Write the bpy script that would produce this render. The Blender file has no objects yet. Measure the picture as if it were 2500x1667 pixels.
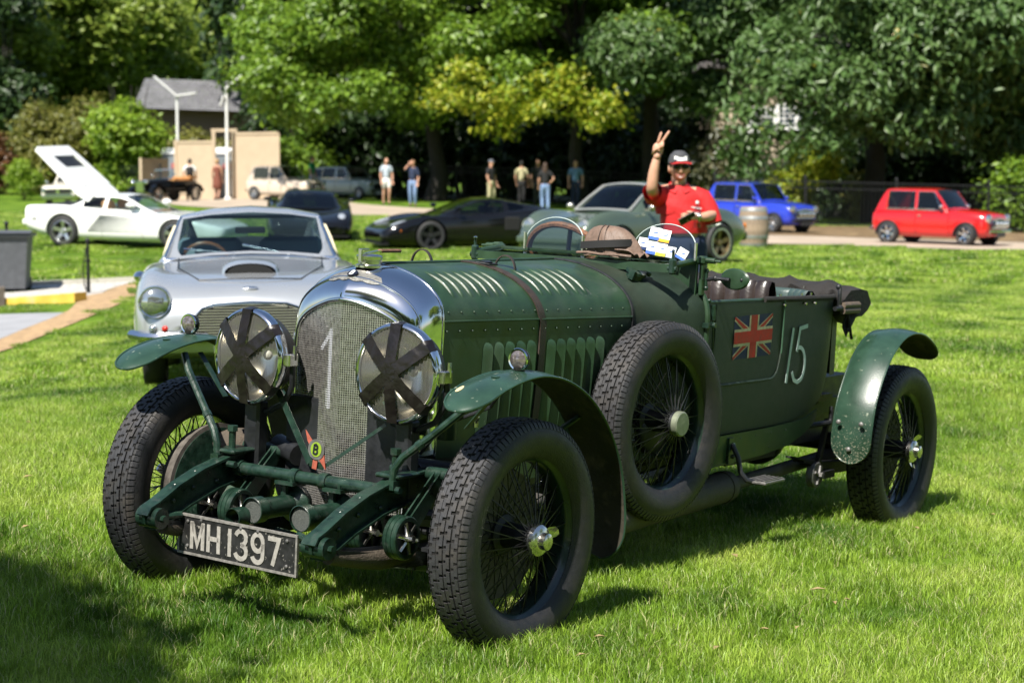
import bpy, bmesh, math, random
import numpy as np
from mathutils import Matrix, Vector
random.seed(7); RNG = np.random.default_rng(7)
S = bpy.context.scene
R = math.radians
# ------------------------------------------------------------------ camera
FPX = 4785.6                       # focal length in pixels of a 2500 px wide frame
PIT = math.atan((833.5 - 428) / FPX)
CAMZ = 1.62
cam = bpy.data.cameras.new('camera'); camo = bpy.data.objects.new('camera', cam); S.collection.objects.link(camo)
camo.location = (0, 0, CAMZ); camo.rotation_euler = (math.pi / 2 - PIT, 0, 0)
cam.sensor_width = 36; cam.lens = 36 * FPX / 2500; cam.clip_start = .1; cam.clip_end = 1500
cam.dof.use_dof = True; cam.dof.focus_distance = 7.0; cam.dof.aperture_fstop = 4.2; cam.dof.aperture_blades = 9
S.camera = camo
# ------------------------------------------------------------------ sky, sun, exposure
SUN_AZ = (-.45, -.89); SUN_EL = R(54)   # horizontal direction towards the sun (X right, Y away)
_n = math.hypot(*SUN_AZ); SUNV = Vector((SUN_AZ[0] / _n * math.cos(SUN_EL), SUN_AZ[1] / _n * math.cos(SUN_EL), math.sin(SUN_EL)))
wd = bpy.data.worlds.new('World'); S.world = wd; wd.use_nodes = True
nt = wd.node_tree; sky = nt.nodes.new('ShaderNodeTexSky'); sky.sky_type = 'NISHITA'; sky.sun_disc = False
sky.sun_elevation = SUN_EL; sky.sun_rotation = math.atan2(SUNV.x, SUNV.y); sky.air_density = 1.0; sky.dust_density = .6; sky.ozone_density = 1.2
bg = nt.nodes['Background']; bg.inputs[1].default_value = .07
nt.links.new(sky.outputs[0], bg.inputs[0])
sl = bpy.data.lights.new('sun', 'SUN'); sl.energy = 5.0; sl.angle = R(.53); sl.color = (1, .95, .86)
so = bpy.data.objects.new('sun', sl); S.collection.objects.link(so); so.rotation_euler = SUNV.to_track_quat('Z', 'Y').to_euler()
S.view_settings.view_transform = 'Standard'; S.view_settings.look = 'None'; S.view_settings.exposure = 1.0; S.view_settings.gamma = 1
S.render.engine = 'CYCLES'
S.cycles.use_denoising = True; S.cycles.max_bounces = 8; S.cycles.transparent_max_bounces = 16; S.cycles.caustics_reflective = False; S.cycles.caustics_refractive = False
# ------------------------------------------------------------------ helpers
FI = FPX / 1.06293
_cd = Vector((0, math.cos(PIT), -math.sin(PIT))); _cu = Vector((0, math.sin(PIT), math.cos(PIT))); CAMP = Vector((0, 0, CAMZ))
def W(x, y, D):
    """point of the place seen at (x, y) of a 2352 px wide view, D metres off (used to lay the place out)"""
    return CAMP + D * (_cd + Vector((1, 0, 0)) * ((x - 1176) / FI) - _cu * ((y - 784) / FI))
# the vintage car's own frame: x forward, y left, z up, origin under the front axle
def _carframe():
    C = np.array([5.4731, 4.211, 1.5771]); yaw, pit, rol = np.radians([-147.0393, -4.7397, 2.7511])
    d = np.array([np.cos(pit) * np.cos(yaw), np.cos(pit) * np.sin(yaw), np.sin(pit)])
    r = np.cross(d, [0, 0, 1]); r /= np.linalg.norm(r); u = np.cross(r, d)
    r2 = r * np.cos(rol) + u * np.sin(rol); u2 = -r * np.sin(rol) + u * np.cos(rol)
    A = np.array([r2, u2, d])
    B = np.array([[1, 0, 0], [0, math.sin(PIT), math.cos(PIT)], [0, math.cos(PIT), -math.sin(PIT)]])
    M = B.T @ A; t = np.array([0, 0, CAMZ]) - M @ C
    m = Matrix.Identity(4)
    for i in range(3):
        for j in range(3): m[i][j] = M[i, j]
        m[i][3] = t[i]
    return m
CARM = _carframe()
# terrain through points measured in the photograph
_tp = [CARM @ Vector(p) for p in ((0, .71, 0), (0, -.71, 0), (-3.3, .71, 0), (-3.3, -.71, 0), (1.6, 1.6, 0), (1.6, -1.2, 0), (.5, 2.2, 0), (-1.6, 2.0, 0), (-4.2, 1.2, 0), (3, .6, 0), (4.2, 2.6, 0))]
_tp += [W(365, 893, 14.5), W(800, 890, 14.5), W(600, 800, 18.5), W(147, 577, 41), W(400, 580, 41), W(1648, 606, 32), W(1200, 625, 29), W(990, 574, 43), W(1777, 536, 53), W(2218, 554, 50), W(2043, 551, 50.5),
        W(2340, 585, 42), W(1720, 566, 44), W(580, 458, 79), W(105, 474, 83), W(500, 460, 82), W(888, 470, 74), W(20, 436, 100), W(1240, 470, 80), W(2100, 520, 66), W(1500, 480, 84), W(2352, 900, 14), W(2352, 700, 24), W(1900, 650, 30),
        W(30, 672, 34), W(205, 678, 34), W(60, 790, 24), W(300, 668, 31), W(30, 900, 15.5), W(-300, 700, 34)]
_P = np.array([[p.x, p.y, p.z] for p in _tp])
def _tps():
    n = len(_P); d = np.hypot(_P[:, None, 0] - _P[None, :, 0], _P[:, None, 1] - _P[None, :, 1])
    K = np.where(d > 0, d * d * np.log(np.maximum(d, 1e-9)), 0) + np.eye(n) * 2.0
    Q = np.c_[np.ones(n), _P[:, :2]]
    A = np.block([[K, Q], [Q.T, np.zeros((3, 3))]])
    return np.linalg.solve(A, np.r_[_P[:, 2], 0, 0, 0])
_tw = _tps()
_cp = np.array([[CARM[i][j] for j in range(4)] for i in range(3)])
_nrm = _cp[:, 2]; _org = _cp[:, 3]
def hz(x, y):
    x = np.asarray(x, float); y = np.asarray(y, float); sh = x.shape; x = x.ravel(); y = y.ravel()
    xc = np.clip(x, -60, 60); yc = np.clip(y, 1, 105)
    d = np.hypot(xc[:, None] - _P[None, :, 0], yc[:, None] - _P[None, :, 1])
    z = np.where(d > 0, d * d * np.log(np.maximum(d, 1e-9)), 0) @ _tw[:-3] + _tw[-3] + _tw[-2] * xc + _tw[-1] * yc
    # the lawn right round the vintage car is an even slope
    pz = _org[2] - (_nrm[0] * (x - _org[0]) + _nrm[1] * (y - _org[1])) / _nrm[2] + .04
    c = (CARM @ Vector((-1.3, 0, 0)))
    w = np.clip((np.hypot(x - c.x, y - c.y) - 3.4) / 5, 0, 1); w = w * w * (3 - 2 * w)
    return (pz * (1 - w) + z * w).reshape(sh)
def gz(x, y): return float(hz(np.array([x]), np.array([y]))[0])

MATS = {}
def mat(name, col, rough=.5, metal=0, var=0, vscale=20, bump=0, bscale=60, coat=0, spec=.5, trans=0, alpha=1, col2=None, emis=0, aniso=0, detail=6, dirt=None, dscale=8, dlo=.55, dhi=.7):
    """principled material; var mottles the colour, col2/dirt mixes a second colour in by noise, bump is fine relief"""
    if name in MATS: return MATS[name]
    m = bpy.data.materials.new(name); m.use_nodes = True; t = m.node_tree; b = t.nodes['Principled BSDF']; L = t.links.new
    c = (*col, 1) if len(col) == 3 else col
    I = b.inputs; I['Base Color'].default_value = c; I['Roughness'].default_value = rough; I['Metallic'].default_value = metal
    I['Coat Weight'].default_value = coat; I['Coat Roughness'].default_value = .04; I['Specular IOR Level'].default_value = spec; I['Transmission Weight'].default_value = trans; I['Alpha'].default_value = alpha
    if emis: I['Emission Color'].default_value = c; I['Emission Strength'].default_value = emis
    tc = t.nodes.new('ShaderNodeTexCoord'); out = None
    def noise(sc, dt=detail):
        n = t.nodes.new('ShaderNodeTexNoise'); n.inputs['Scale'].default_value = sc; n.inputs['Detail'].default_value = dt; L(tc.outputs['Object'], n.inputs['Vector']); return n
    if var:
        n = noise(vscale); r = t.nodes.new('ShaderNodeMapRange'); r.inputs[1].default_value = .3; r.inputs[2].default_value = .7; r.inputs[3].default_value = 1 - var; r.inputs[4].default_value = 1 + var; L(n.outputs[0], r.inputs[0])
        x = t.nodes.new('ShaderNodeVectorMath'); x.operation = 'SCALE'; x.inputs[0].default_value = c[:3]; L(r.outputs[0], x.inputs['Scale']); out = x.outputs[0]
        r2 = t.nodes.new('ShaderNodeMapRange'); r2.inputs[1].default_value = .3; r2.inputs[2].default_value = .7; r2.inputs[3].default_value = max(.02, rough * (1 - var * .6)); r2.inputs[4].default_value = min(1, rough * (1 + var * .6)); L(n.outputs[0], r2.inputs[0]); L(r2.outputs[0], I['Roughness'])
    if dirt is not None:
        n = noise(dscale, 8); r = t.nodes.new('ShaderNodeMapRange'); r.inputs[1].default_value = dlo; r.inputs[2].default_value = dhi; L(n.outputs[0], r.inputs[0])
        mx = t.nodes.new('ShaderNodeMix'); mx.data_type = 'RGBA'; L(r.outputs[0], mx.inputs[0]); mx.inputs[6].default_value = c; mx.inputs[7].default_value = (*dirt, 1)
        if out: L(out, mx.inputs[6])
        out = mx.outputs[2]
    if out: L(out, I['Base Color'])
    if bump:
        n = noise(bscale, 4); bp = t.nodes.new('ShaderNodeBump'); bp.inputs['Strength'].default_value = bump; bp.inputs['Distance'].default_value = .01; L(n.outputs[0], bp.inputs['Height']); L(bp.outputs[0], I['Normal'])
    MATS[name] = m; return m
def glass_mat(name, tint=(.9, .95, .95), fac=.85, rough=.02):
    """thin pane: mostly clear, with a mirror reflection that grows at grazing angles"""
    if name in MATS: return MATS[name]
    m = bpy.data.materials.new(name); m.use_nodes = True; t = m.node_tree; t.nodes.remove(t.nodes['Principled BSDF'])
    tr = t.nodes.new('ShaderNodeBsdfTransparent'); tr.inputs[0].default_value = (*[c * fac for c in tint], 1)
    gl = t.nodes.new('ShaderNodeBsdfGlossy'); gl.inputs['Roughness'].default_value = rough
    lw = t.nodes.new('ShaderNodeLayerWeight'); lw.inputs[0].default_value = .5; pw = t.nodes.new('ShaderNodeMath'); pw.operation = 'POWER'; pw.inputs[1].default_value = 4.5; fr = t.nodes.new('ShaderNodeMath'); fr.operation = 'MULTIPLY_ADD'; fr.inputs[1].default_value = .85; fr.inputs[2].default_value = .05
    t.links.new(lw.outputs['Facing'], pw.inputs[0]); t.links.new(pw.outputs[0], fr.inputs[0])
    mx = t.nodes.new('ShaderNodeMixShader'); t.links.new(fr.outputs[0], mx.inputs[0]); t.links.new(tr.outputs[0], mx.inputs[1]); t.links.new(gl.outputs[0], mx.inputs[2]); t.links.new(mx.outputs[0], t.nodes['Material Output'].inputs[0])
    MATS[name] = m; return m

def frame(a, b):
    """rotation whose z axis runs from a to b"""
    z = (Vector(b) - Vector(a)); l = z.length; z.normalize()
    x = z.orthogonal().normalized(); y = z.cross(x)
    return Matrix(((x.x, y.x, z.x, a[0]), (x.y, y.y, z.y, a[1]), (x.z, y.z, z.z, a[2]), (0, 0, 0, 1))), l
def T(x=0, y=0, z=0, rx=0, ry=0, rz=0, s=1):
    m = Matrix.Translation((x, y, z)) @ Matrix.Rotation(rz, 4, 'Z') @ Matrix.Rotation(ry, 4, 'Y') @ Matrix.Rotation(rx, 4, 'X')
    return m @ (Matrix.Scale(s, 4) if not isinstance(s, (tuple, list)) else Matrix.Diagonal((*s, 1)))
def crom(P, k):
    """Catmull-Rom through the points P, k steps each"""
    P = np.asarray(P, float); n = len(P); out = []
    for i in range(n - 1):
        a = P[max(i - 1, 0)]; b = P[i]; c = P[i + 1]; d = P[min(i + 2, n - 1)]
        for j in range(k):
            t = j / k; out.append(.5 * ((2 * b) + (c - a) * t + (2 * a - 5 * b + 4 * c - d) * t * t + (3 * b - a - 3 * c + d) * t ** 3))
    out.append(P[-1]); return np.array(out)
class MB:
    def __init__(s, M=None): s.v = []; s.f = []; s.m = []; s.i = 0; s.M = M
    def add(s, V, F, M=None):
        n = len(s.v); m = None
        if M is not None: m = M
        if s.M is not None: m = s.M @ m if m is not None else s.M
        if m is not None:
            A = np.array([list(r) for r in m]); V = np.asarray(V, float) @ A[:3, :3].T + A[:3, 3]
            if np.linalg.det(A[:3, :3]) < 0: F = [tuple(reversed(f)) for f in F]
        s.v.extend([tuple(map(float, p)) for p in V]); s.f.extend([tuple(i + n for i in f) for f in F]); s.m.extend([s.i] * len(F)); return s
    def box(s, c, d, M=None, b=0):
        x, y, z = [k / 2 for k in d]; m = Matrix.Translation(c)
        if M is not None: m = m @ M if len(M) == 4 else m @ M.to_4x4()
        if b:  # chamfered
            V = []; 
            for sx in (-1, 1):
                for sy in (-1, 1):
                    for sz in (-1, 1): V += [(sx * (x - b), sy * (y - b), sz * z), (sx * (x - b), sy * y, sz * (z - b)), (sx * x, sy * (y - b), sz * (z - b))]
            bm = bmesh.new(); [bm.verts.new(p) for p in V]; bmesh.ops.convex_hull(bm, input=bm.verts); bm.verts.index_update()
            s.add([v.co for v in bm.verts], [tuple(v.index for v in f.verts) for f in bm.faces], m); bm.free(); return s
        V = [(i * x, j * y, k * z) for i in (-1, 1) for j in (-1, 1) for k in (-1, 1)]
        return s.add(V, [(0, 1, 3, 2), (4, 6, 7, 5), (0, 4, 5, 1), (2, 3, 7, 6), (0, 2, 6, 4), (1, 5, 7, 3)], m)
    def lathe(s, prof, n=16, M=None, a0=0, a1=2 * math.pi):
        """prof: (radius, height) pairs turned round local z"""
        full = abs(a1 - a0 - 2 * math.pi) < 1e-6; k = n if full else n + 1; V = []; F = []
        for r, h in prof:
            for i in range(k):
                a = a0 + (a1 - a0) * i / n; V.append((r * math.cos(a), r * math.sin(a), h))
        for j in range(len(prof) - 1):
            for i in range(n):
                a, b = j * k + i, j * k + (i + 1) % k; F.append((a, b, b + k, a + k))
        return s.add(V, F, M)
    def cyl(s, a, b, r, r2=None, n=12, cap=True):
        m, l = frame(a, b); r2 = r if r2 is None else r2
        p = [(r, 0), (r2, l)]
        if cap: p = [(1e-5, 0)] + p + [(1e-5, l)]
        return s.lathe(p, n, m)
    def tube(s, P, r, n=8, closed=False, cap=True):
        P = [Vector(p) for p in P]; k = len(P); V = []; F = []; u = None
        for i, p in enumerate(P):
            t = (P[(i + 1) % k] - P[i - 1]) if closed else (P[min(i + 1, k - 1)] - P[max(i - 1, 0)]); t.normalize()
            u = (t.orthogonal() if u is None else (u - t * u.dot(t))).normalized(); w = t.cross(u); rr = r[i] if hasattr(r, '__len__') else r
            for j in range(n):
                a = 2 * math.pi * j / n; V.append(p + (u * math.cos(a) + w * math.sin(a)) * rr)
        for i in range(k if closed else k - 1):
            for j in range(n):
                a = i * n + j; b = i * n + (j + 1) % n; c = ((i + 1) % k) * n; F.append((a, b, c + (j + 1) % n, c + j))
        if cap and not closed: F.append(tuple(reversed(range(n)))); F.append(tuple(range((k - 1) * n, k * n)))
        return s.add(V, F)
    def grid(s, P, cu=False, cv=False, M=None, flip=False):
        P = np.asarray(P, float); a, b = P.shape[:2]; F = []
        for i in range(a if cu else a - 1):
            for j in range(b if cv else b - 1):
                q = (i * b + j, ((i + 1) % a) * b + j, ((i + 1) % a) * b + (j + 1) % b, i * b + (j + 1) % b); F.append(tuple(reversed(q)) if flip else q)
        return s.add(P.reshape(-1, 3), F, M)
    def slab(s, P, th):
        """grid given a thickness along its normals"""
        P = np.asarray(P, float); du = np.gradient(P, axis=0); dv = np.gradient(P, axis=1); N = np.cross(du, dv); N /= np.linalg.norm(N, axis=2, keepdims=True) + 1e-12
        Q = P - N * th; a, b = P.shape[:2]; s.grid(P); s.grid(Q, flip=True)
        E = [[(P[i, 0], Q[i, 0]) for i in range(a)], [(Q[i, -1], P[i, -1]) for i in range(a)], [(Q[0, j], P[0, j]) for j in range(b)], [(P[-1, j], Q[-1, j]) for j in range(b)]]
        for e in E: s.grid([[p, q] for p, q in e])
        return s
    def prism(s, poly, h, M=None, h0=0):
        n = len(poly); V = [(x, y, h0) for x, y in poly] + [(x, y, h0 + h) for x, y in poly]
        return s.add(V, [tuple(reversed(range(n))), tuple(range(n, 2 * n))] + [(i, (i + 1) % n, n + (i + 1) % n, n + i) for i in range(n)], M)
    def ball(s, c, r, nu=12, nv=8, M=None):
        r = (r, r, r) if not hasattr(r, '__len__') else r; m = Matrix.Translation(c)
        if M is not None: m = m @ M
        m = m @ Matrix.Diagonal((*r, 1))
        return s.lathe([(max(1e-5, math.sin(math.pi * i / nv)), -math.cos(math.pi * i / nv)) for i in range(nv + 1)], nu, m)
    def obj(s, name, m, parent=None, smooth=35, kind=None, weld=False):
        me = bpy.data.meshes.new(name); me.from_pydata(s.v, [], s.f)
        for k in (m if isinstance(m, (list, tuple)) else [m]): me.materials.append(k)
        if max(s.m, default=0): me.polygons.foreach_set('material_index', s.m)
        if weld:
            bm = bmesh.new(); bm.from_mesh(me); bmesh.ops.remove_doubles(bm, verts=bm.verts, dist=1e-4); bmesh.ops.recalc_face_normals(bm, faces=bm.faces); bm.to_mesh(me); bm.free()
        if smooth: me.polygons.foreach_set('use_smooth', [True] * len(me.polygons)); me.set_sharp_from_angle(angle=R(smooth))
        return link(name, me, parent, kind)
def link(name, me, parent=None, kind=None):
    o = bpy.data.objects.new(name, me); S.collection.objects.link(o)
    if parent is not None: o.parent = parent
    if kind: o['kind'] = kind
    return o
def tag(o, label=None, cat=None, group=None, kind=None):
    for k, v in (('label', label), ('category', cat), ('group', group), ('kind', kind)):
        if v: o[k] = v
    return o
def thing(name, label, cat, loc=(0, 0, 0), rz=0, group=None):
    o = bpy.data.objects.new(name, None); S.collection.objects.link(o); o.empty_display_size = .1
    o.location = loc; o.rotation_euler = (0, 0, rz); return tag(o, label, cat, group)
def copy_tree(o, parent=None):
    c = o.copy(); S.collection.objects.link(c); c.parent = parent
    for ch in list(o.children): copy_tree(ch, c)
    return c
def evald(o):
    """bake an object's modifiers into its mesh"""
    dg = bpy.context.evaluated_depsgraph_get(); me = bpy.data.meshes.new_from_object(o.evaluated_get(dg)); old = o.data; o.modifiers.clear(); o.data = me
    me.name = o.name
    return o
def text_mesh(txt, size, depth, name='t', width=None):
    c = bpy.data.curves.new(name, 'FONT'); c.body = txt; c.size = size; c.extrude = depth / 2; c.align_x = 'CENTER'; c.align_y = 'CENTER'; c.resolution_u = 3
    o = bpy.data.objects.new(name, c); S.collection.objects.link(o); dg = bpy.context.evaluated_depsgraph_get(); me = bpy.data.meshes.new_from_object(o.evaluated_get(dg))
    bpy.data.objects.remove(o); bpy.data.curves.remove(c); return me
def strokes(mb, lines, w, h, M):
    """lettering built of strokes: each polyline is a band w wide, h thick, in the local xy plane"""
    for P in lines:
        P = [Vector((*p, 0)) for p in P]; Lf = []; Rt = []
        for i, p in enumerate(P):
            a = (P[i] - P[i - 1]).normalized() if i else None; b = (P[i + 1] - P[i]).normalized() if i < len(P) - 1 else None
            t = ((a or b) + (b or a)).normalized(); n = Vector((-t.y, t.x, 0)); k = 1 / max(.5, n.dot(Vector((-(b or a).y, (b or a).x, 0)))); Lf.append(p + n * w / 2 * k); Rt.append(p - n * w / 2 * k)
        for i in range(len(P) - 1): mb.prism([(q.x, q.y) for q in (Lf[i], Rt[i], Rt[i + 1], Lf[i + 1])], h, M)
# glyphs in a 1 x 2 box
def _arc(cx, cy, rx, ry, a0, a1, n=10): return [(cx + rx * math.cos(R(a0 + (a1 - a0) * i / n)), cy + ry * math.sin(R(a0 + (a1 - a0) * i / n))) for i in range(n + 1)]
GLY = {'M': [[(0, 0), (0, 2)], [(0, 1.95), (.55, .3), (1.1, 1.95)], [(1.1, 0), (1.1, 2)]], 'H': [[(0, 0), (0, 2)], [(1, 0), (1, 2)], [(0, 1), (1, 1)]], '1': [[(.5, 0), (.5, 2)]],
       '3': [_arc(.45, 1.5, .5, .5, 165, -90) , _arc(.45, .5, .55, .5, 90, -165)], '9': [_arc(.5, 1.4, .5, .6, 0, 360, 16), [(1, 1.4), (1, .6)] + _arc(.5, .5, .5, .5, 0, -165)], '7': [[(-.02, 1.9), (1, 1.9), (.45, 0)]],
       '5': [[(1.05, 1.93), (.3, 1.93), (.15, 1.12)] + _arc(.4, .58, .55, .58, 100, -120, 14)], 'B': [[(0, 0), (0, 2)], [(0, 1.93), (.5, 1.93)] + _arc(.5, 1.5, .4, .43, 90, -90, 8) + [(0, 1.05)], [(.5, 1.05)] + _arc(.5, .55, .48, .5, 90, -90, 8) + [(0, .06)]]}
# ================================================================== VINTAGE RACING CAR
GREEN = mat('racing_green', (.017, .043, .019), .43, 0, .30, 14, .05, 220, .10, .5, dirt=(.042, .066, .042), dscale=5, dlo=.5, dhi=.8)
GREENW = mat('racing_green_worn', (.017, .045, .028), .36, 0, .25, 12, .05, 160, .25, .5, dirt=(.26, .29, .22), dscale=42, dlo=.66, dhi=.74)
FAB = mat('green_fabric_skin', (.016, .029, .018), .5, 0, .14, 30, .35, 420, 0, .45, dirt=(.03, .034, .022), dscale=4, dlo=.5, dhi=.75)
GMETAL = mat('green_painted_iron', (.010, .028, .018), .34, 0, .4, 30, .12, 90, .1, .5, dirt=(.035, .048, .040), dscale=40, dlo=.55, dhi=.75)
CHROME = mat('chrome', (.74, .75, .78), .10, 1, .05, 9)
NICKEL = mat('nickel', (.66, .64, .60), .22, 1, .15, 30)
MESHW = mat('radiator_wire', (.58, .56, .53), .28, .8, .25, 60)
BLACK = mat('black_iron', (.012, .013, .015), .45, 0, .3, 30, .1, 80)
DARK = mat('dark_void', (.006, .006, .006), .9)
RUB = mat('tyre_rubber', (.012, .012, .013), .55, 0, .22, 40, .15, 160, dirt=(.028, .025, .021), dscale=14, dlo=.5, dhi=.8)
TREAD = mat('tread_rubber', (.028, .028, .031), .55, 0, .2, 50, .12, 200, dirt=(.055, .046, .036), dscale=12, dlo=.5, dhi=.85)
GROOVE = mat('tread_groove', (.006, .0055, .005), .95)
RIMG = mat('rim_green_black', (.012, .026, .018), .3, 0, .2, 30, coat=.3)
SPOKE = mat('spoke_black', (.02, .02, .021), .32, .3)
LEATH = mat('strap_leather', (.038, .026, .02), .55, 0, .3, 30, .25, 220)
UNDER = mat('fender_underside', (.030, .026, .017), .8, 0, .35, 18, .3, 60, dirt=(.07, .055, .035), dscale=16)
SEATB = mat('seat_brown_leather', (.026, .018, .015), .32, 0, .45, 9, .15, 60, spec=.6)
SEATG = mat('seat_green_leather', (.035, .06, .055), .4, 0, .2, 20, .1, 90)
CANV = mat('hood_canvas', (.013, .011, .010), .85, 0, .25, 20, .4, 90)
TAPE = mat('brown_tape', (.0085, .006, .006), .34, 0, .25, 18, .3, 40)
GREYP = mat('dull_grey_metal', (.16, .155, .15), .5, .5, .3, 25, .2, 60)
ROPE = mat('spring_gaiter', (.07, .055, .04), .9, 0, .3, 40, .5, 140)
WHITEP = mat('aged_white', (.42, .41, .37), .6, 0, .25, 40)
PLATEB = mat('plate_black', (.014, .014, .014), .5, 0, .4, 30, dirt=(.2, .19, .17), dscale=70, dlo=.62, dhi=.68)
CLEAR = glass_mat('clear_pane')
PBLUE = mat('pale_number_paint', (.42, .52, .50), .6, 0, .1, 40)

car = thing('vintage_racing_car', 'dark green open vintage racing car with tall mesh radiator and taped headlamps', 'car')
car.matrix_world = CARM
def P(name, mb, m, parent=None, **k): return mb.obj(name, m, parent or car, **k)
# ---------------------------------------------------------------- wheels (axis along y, outer face +y)
RT = .400
YAX = Matrix.Rotation(-math.pi / 2, 4, 'X')     # local z of a lathe -> +y
def make_wheel(parent, M, nave='spinner', drum=True, first=None, label=None):
    w = bpy.data.objects.new('wheel', None); S.collection.objects.link(w); w.parent = parent; w.matrix_local = M; w.empty_display_size = .1
    if label: w['label'] = label
    if first is not None:
        for ch in first.children:
            if (ch.name.startswith('knock') and nave != 'spinner') or (ch.name.startswith('brake') and not drum): continue
            c = ch.copy(); S.collection.objects.link(c); c.parent = w
        return w
    b = MB(); half = [(.270, .050), (.283, .062), (.30, .0705), (.32, .0762), (.340, .0780), (.358, .0755), (.372, .070), (.383, .0625), (.3900, .053), (.3925, .03), (.393, 0)]
    prof = half + [(r, -h) for r, h in reversed(half[:-1])]
    prof = [(r, h * 1.07) for r, h in prof]; b.lathe(prof, 72, YAX); P('tyre', b, RUB, w, smooth=50)
    b = MB(); b.lathe([(.3934, .058), (.3938, 0), (.3934, -.058)], 72, YAX)
    P('tread_base', b, GROOVE, w)
    b = MB(); N = 54; da = 2 * math.pi / N; g = .0055 / RT; rows = 4; rw_ = .116 / rows
    def ring(poly, r0, r1):
        n = len(poly); V = []
        for rr in (r0, r1):
            for a, y in poly: V.append((rr * math.cos(a), y, rr * math.sin(a)))
        b.add(V, [tuple(range(n, 2 * n))] + [(i, (i + 1) % n, n + (i + 1) % n, n + i) for i in range(n)])
    for row in range(rows):
        y0 = -.058 + row * rw_ + .0022; y1 = y0 + rw_ - .0044; ym = (y0 + y1) / 2; sg = .5 if row % 2 else 0
        r1 = RT - (.0035 if row in (0, 3) else 0)
        for i in range(N):
            a = (i + sg) * da; q = da * .42
            poly = [(a + g, y0), (a + da - g, y0), (a + da - g, ym - .001), (a + da - g + q, ym - .001), (a + da - g + q, y1), (a + g + q, y1), (a + g + q, ym - .001), (a + g, ym - .001)]
            ring(poly, .392, r1)
    P('tread', b, TREAD, w, smooth=0, kind='stuff')
    b = MB(); N = 108
    for sd in (-1, 1):
        for i in range(N):
            a = 2 * math.pi * i / N; h = math.pi / N * .72
            V = []
            for aa in (a - h, a + h):
                for r, y in ((.3955, .0595), (.3905, .0655), (.3775, .0740), (.372, .0762), (.370, .073), (.388, .060)):
                    V.append((r * math.cos(aa), y * sd, r * math.sin(aa)))
            F = [(k, k + 1, k + 7, k + 6) for k in range(5)] + [(0, 1, 2, 3, 4, 5), (11, 10, 9, 8, 7, 6)]
            b.add(V, F if sd < 0 else [tuple(reversed(f)) for f in F])
    P('shoulder_ribs', b, TREAD, w, smooth=0, kind='stuff')
    b = MB(); h = [(.287, .056), (.2835, .060), (.276, .054), (.2715, .045), (.262, .040), (.255, .022), (.254, 0)]
    b.lathe(h + [(r, -y) for r, y in reversed(h[:-1])], 64, YAX); b.lathe([(.287, .056), (.282, .048), (.276, 0), (.282, -.048), (.287, -.056)], 64, YAX); P('rim', b, RIMG, w, smooth=60)
    b = MB(); n = 20
    for k in range(n):
        for fl, yh, rh, yr, dl in ((0, .082, .036, .012, 1), (0, .082, .036, .030, -1), (1, -.045, .062, -.03, 1), (1, -.045, .062, -.008, -1)):
            a = 2 * math.pi * (k + .5 * fl + .22 * dl) / n; a2 = a + dl * (.62 if fl else .34)
            b.cyl((rh * math.cos(a2), yh, rh * math.sin(a2)), (.258 * math.cos(a), yr, .258 * math.sin(a)), .0023, n=4, cap=False)
    P('spokes', b, SPOKE, w, smooth=0, kind='stuff')
    b = MB(); b.lathe([(1e-4, -.075), (.066, -.075), (.068, -.040), (.046, -.03), (.040, .05), (.042, .076), (.046, .08), (.040, .088), (1e-4, .088)], 24, YAX); P('hub', b, BLACK, w)
    b = MB(); b.lathe([(.044, .085), (.052, .09), (.053, .104), (.046, .112), (.03, .116), (.028, .136), (.022, .14), (1e-4, .14)], 24, YAX)
    for sg in (0, math.pi):
        b.grid([[Vector((math.cos(t + sg) * r, y, math.sin(t + sg) * r)) for t in np.linspace(-.42 + .1 * j, .42 - .1 * j, 6)] for j, (r, y) in enumerate(((.038, .092), (.066, .102), (.082, .116), (.080, .126), (.060, .118), (.036, .114)))], cu=True)
    b.box((0, .125, 0), (.03, .02, .03)); P('knock_off_nut', b, NICKEL, w, smooth=40)
    if True:
        b = MB(); b.lathe([(.06, -.05), (.218, -.05), (.218, -.062), (.223, -.064), (.223, -.074), (.228, -.076), (.228, -.086), (.233, -.088), (.233, -.100), (.238, -.102), (.238, -.116), (.21, -.120)], 56, YAX); d = P('brake_drum', b, mat('drum_ribs', (.11, .098, .085), .55, .3, .3, 40), w)
        b = MB(); b.lathe([(1e-4, -.135), (.07, -.135), (.09, -.127), (.19, -.127), (.222, -.121), (.2225, -.110)], 56, YAX); P('brake_backplate', b, GMETAL, w)
    return w
W0 = make_wheel(car, T(0, .71, .385, rz=R(-2.2), ry=R(18)))
def flipy(x, y, z, rz=0, ry=0): return T(x, y, z, rz=rz + math.pi, ry=ry)
make_wheel(car, flipy(0, -.735, .385, R(-2.2), R(40)), first=W0)
make_wheel(car, T(-3.3, .71, .385, ry=R(65)), first=W0)
make_wheel(car, flipy(-3.3, -.71, .385, 0, R(10)), first=W0)
WS = make_wheel(car, T(-1.36, .487, .645, rz=R(-4), ry=R(-20)), nave='cap', drum=False, first=W0, label='spare wheel strapped to the left side of the car')
b = MB(); b.lathe([(1e-4, .122), (.045, .121), (.05, .116), (.05, .095), (.04, .09)], 32, YAX); P('hub_cap', b, mat('dull_disc', (.21, .235, .17), .5, .4, .15, 40, .1, 80), WS)
b = MB(); b.ball((-.05, -.05, -.03), (.10, .05, .10), 20, 12); P('hub_carrier', b, BLACK, WS)
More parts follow.
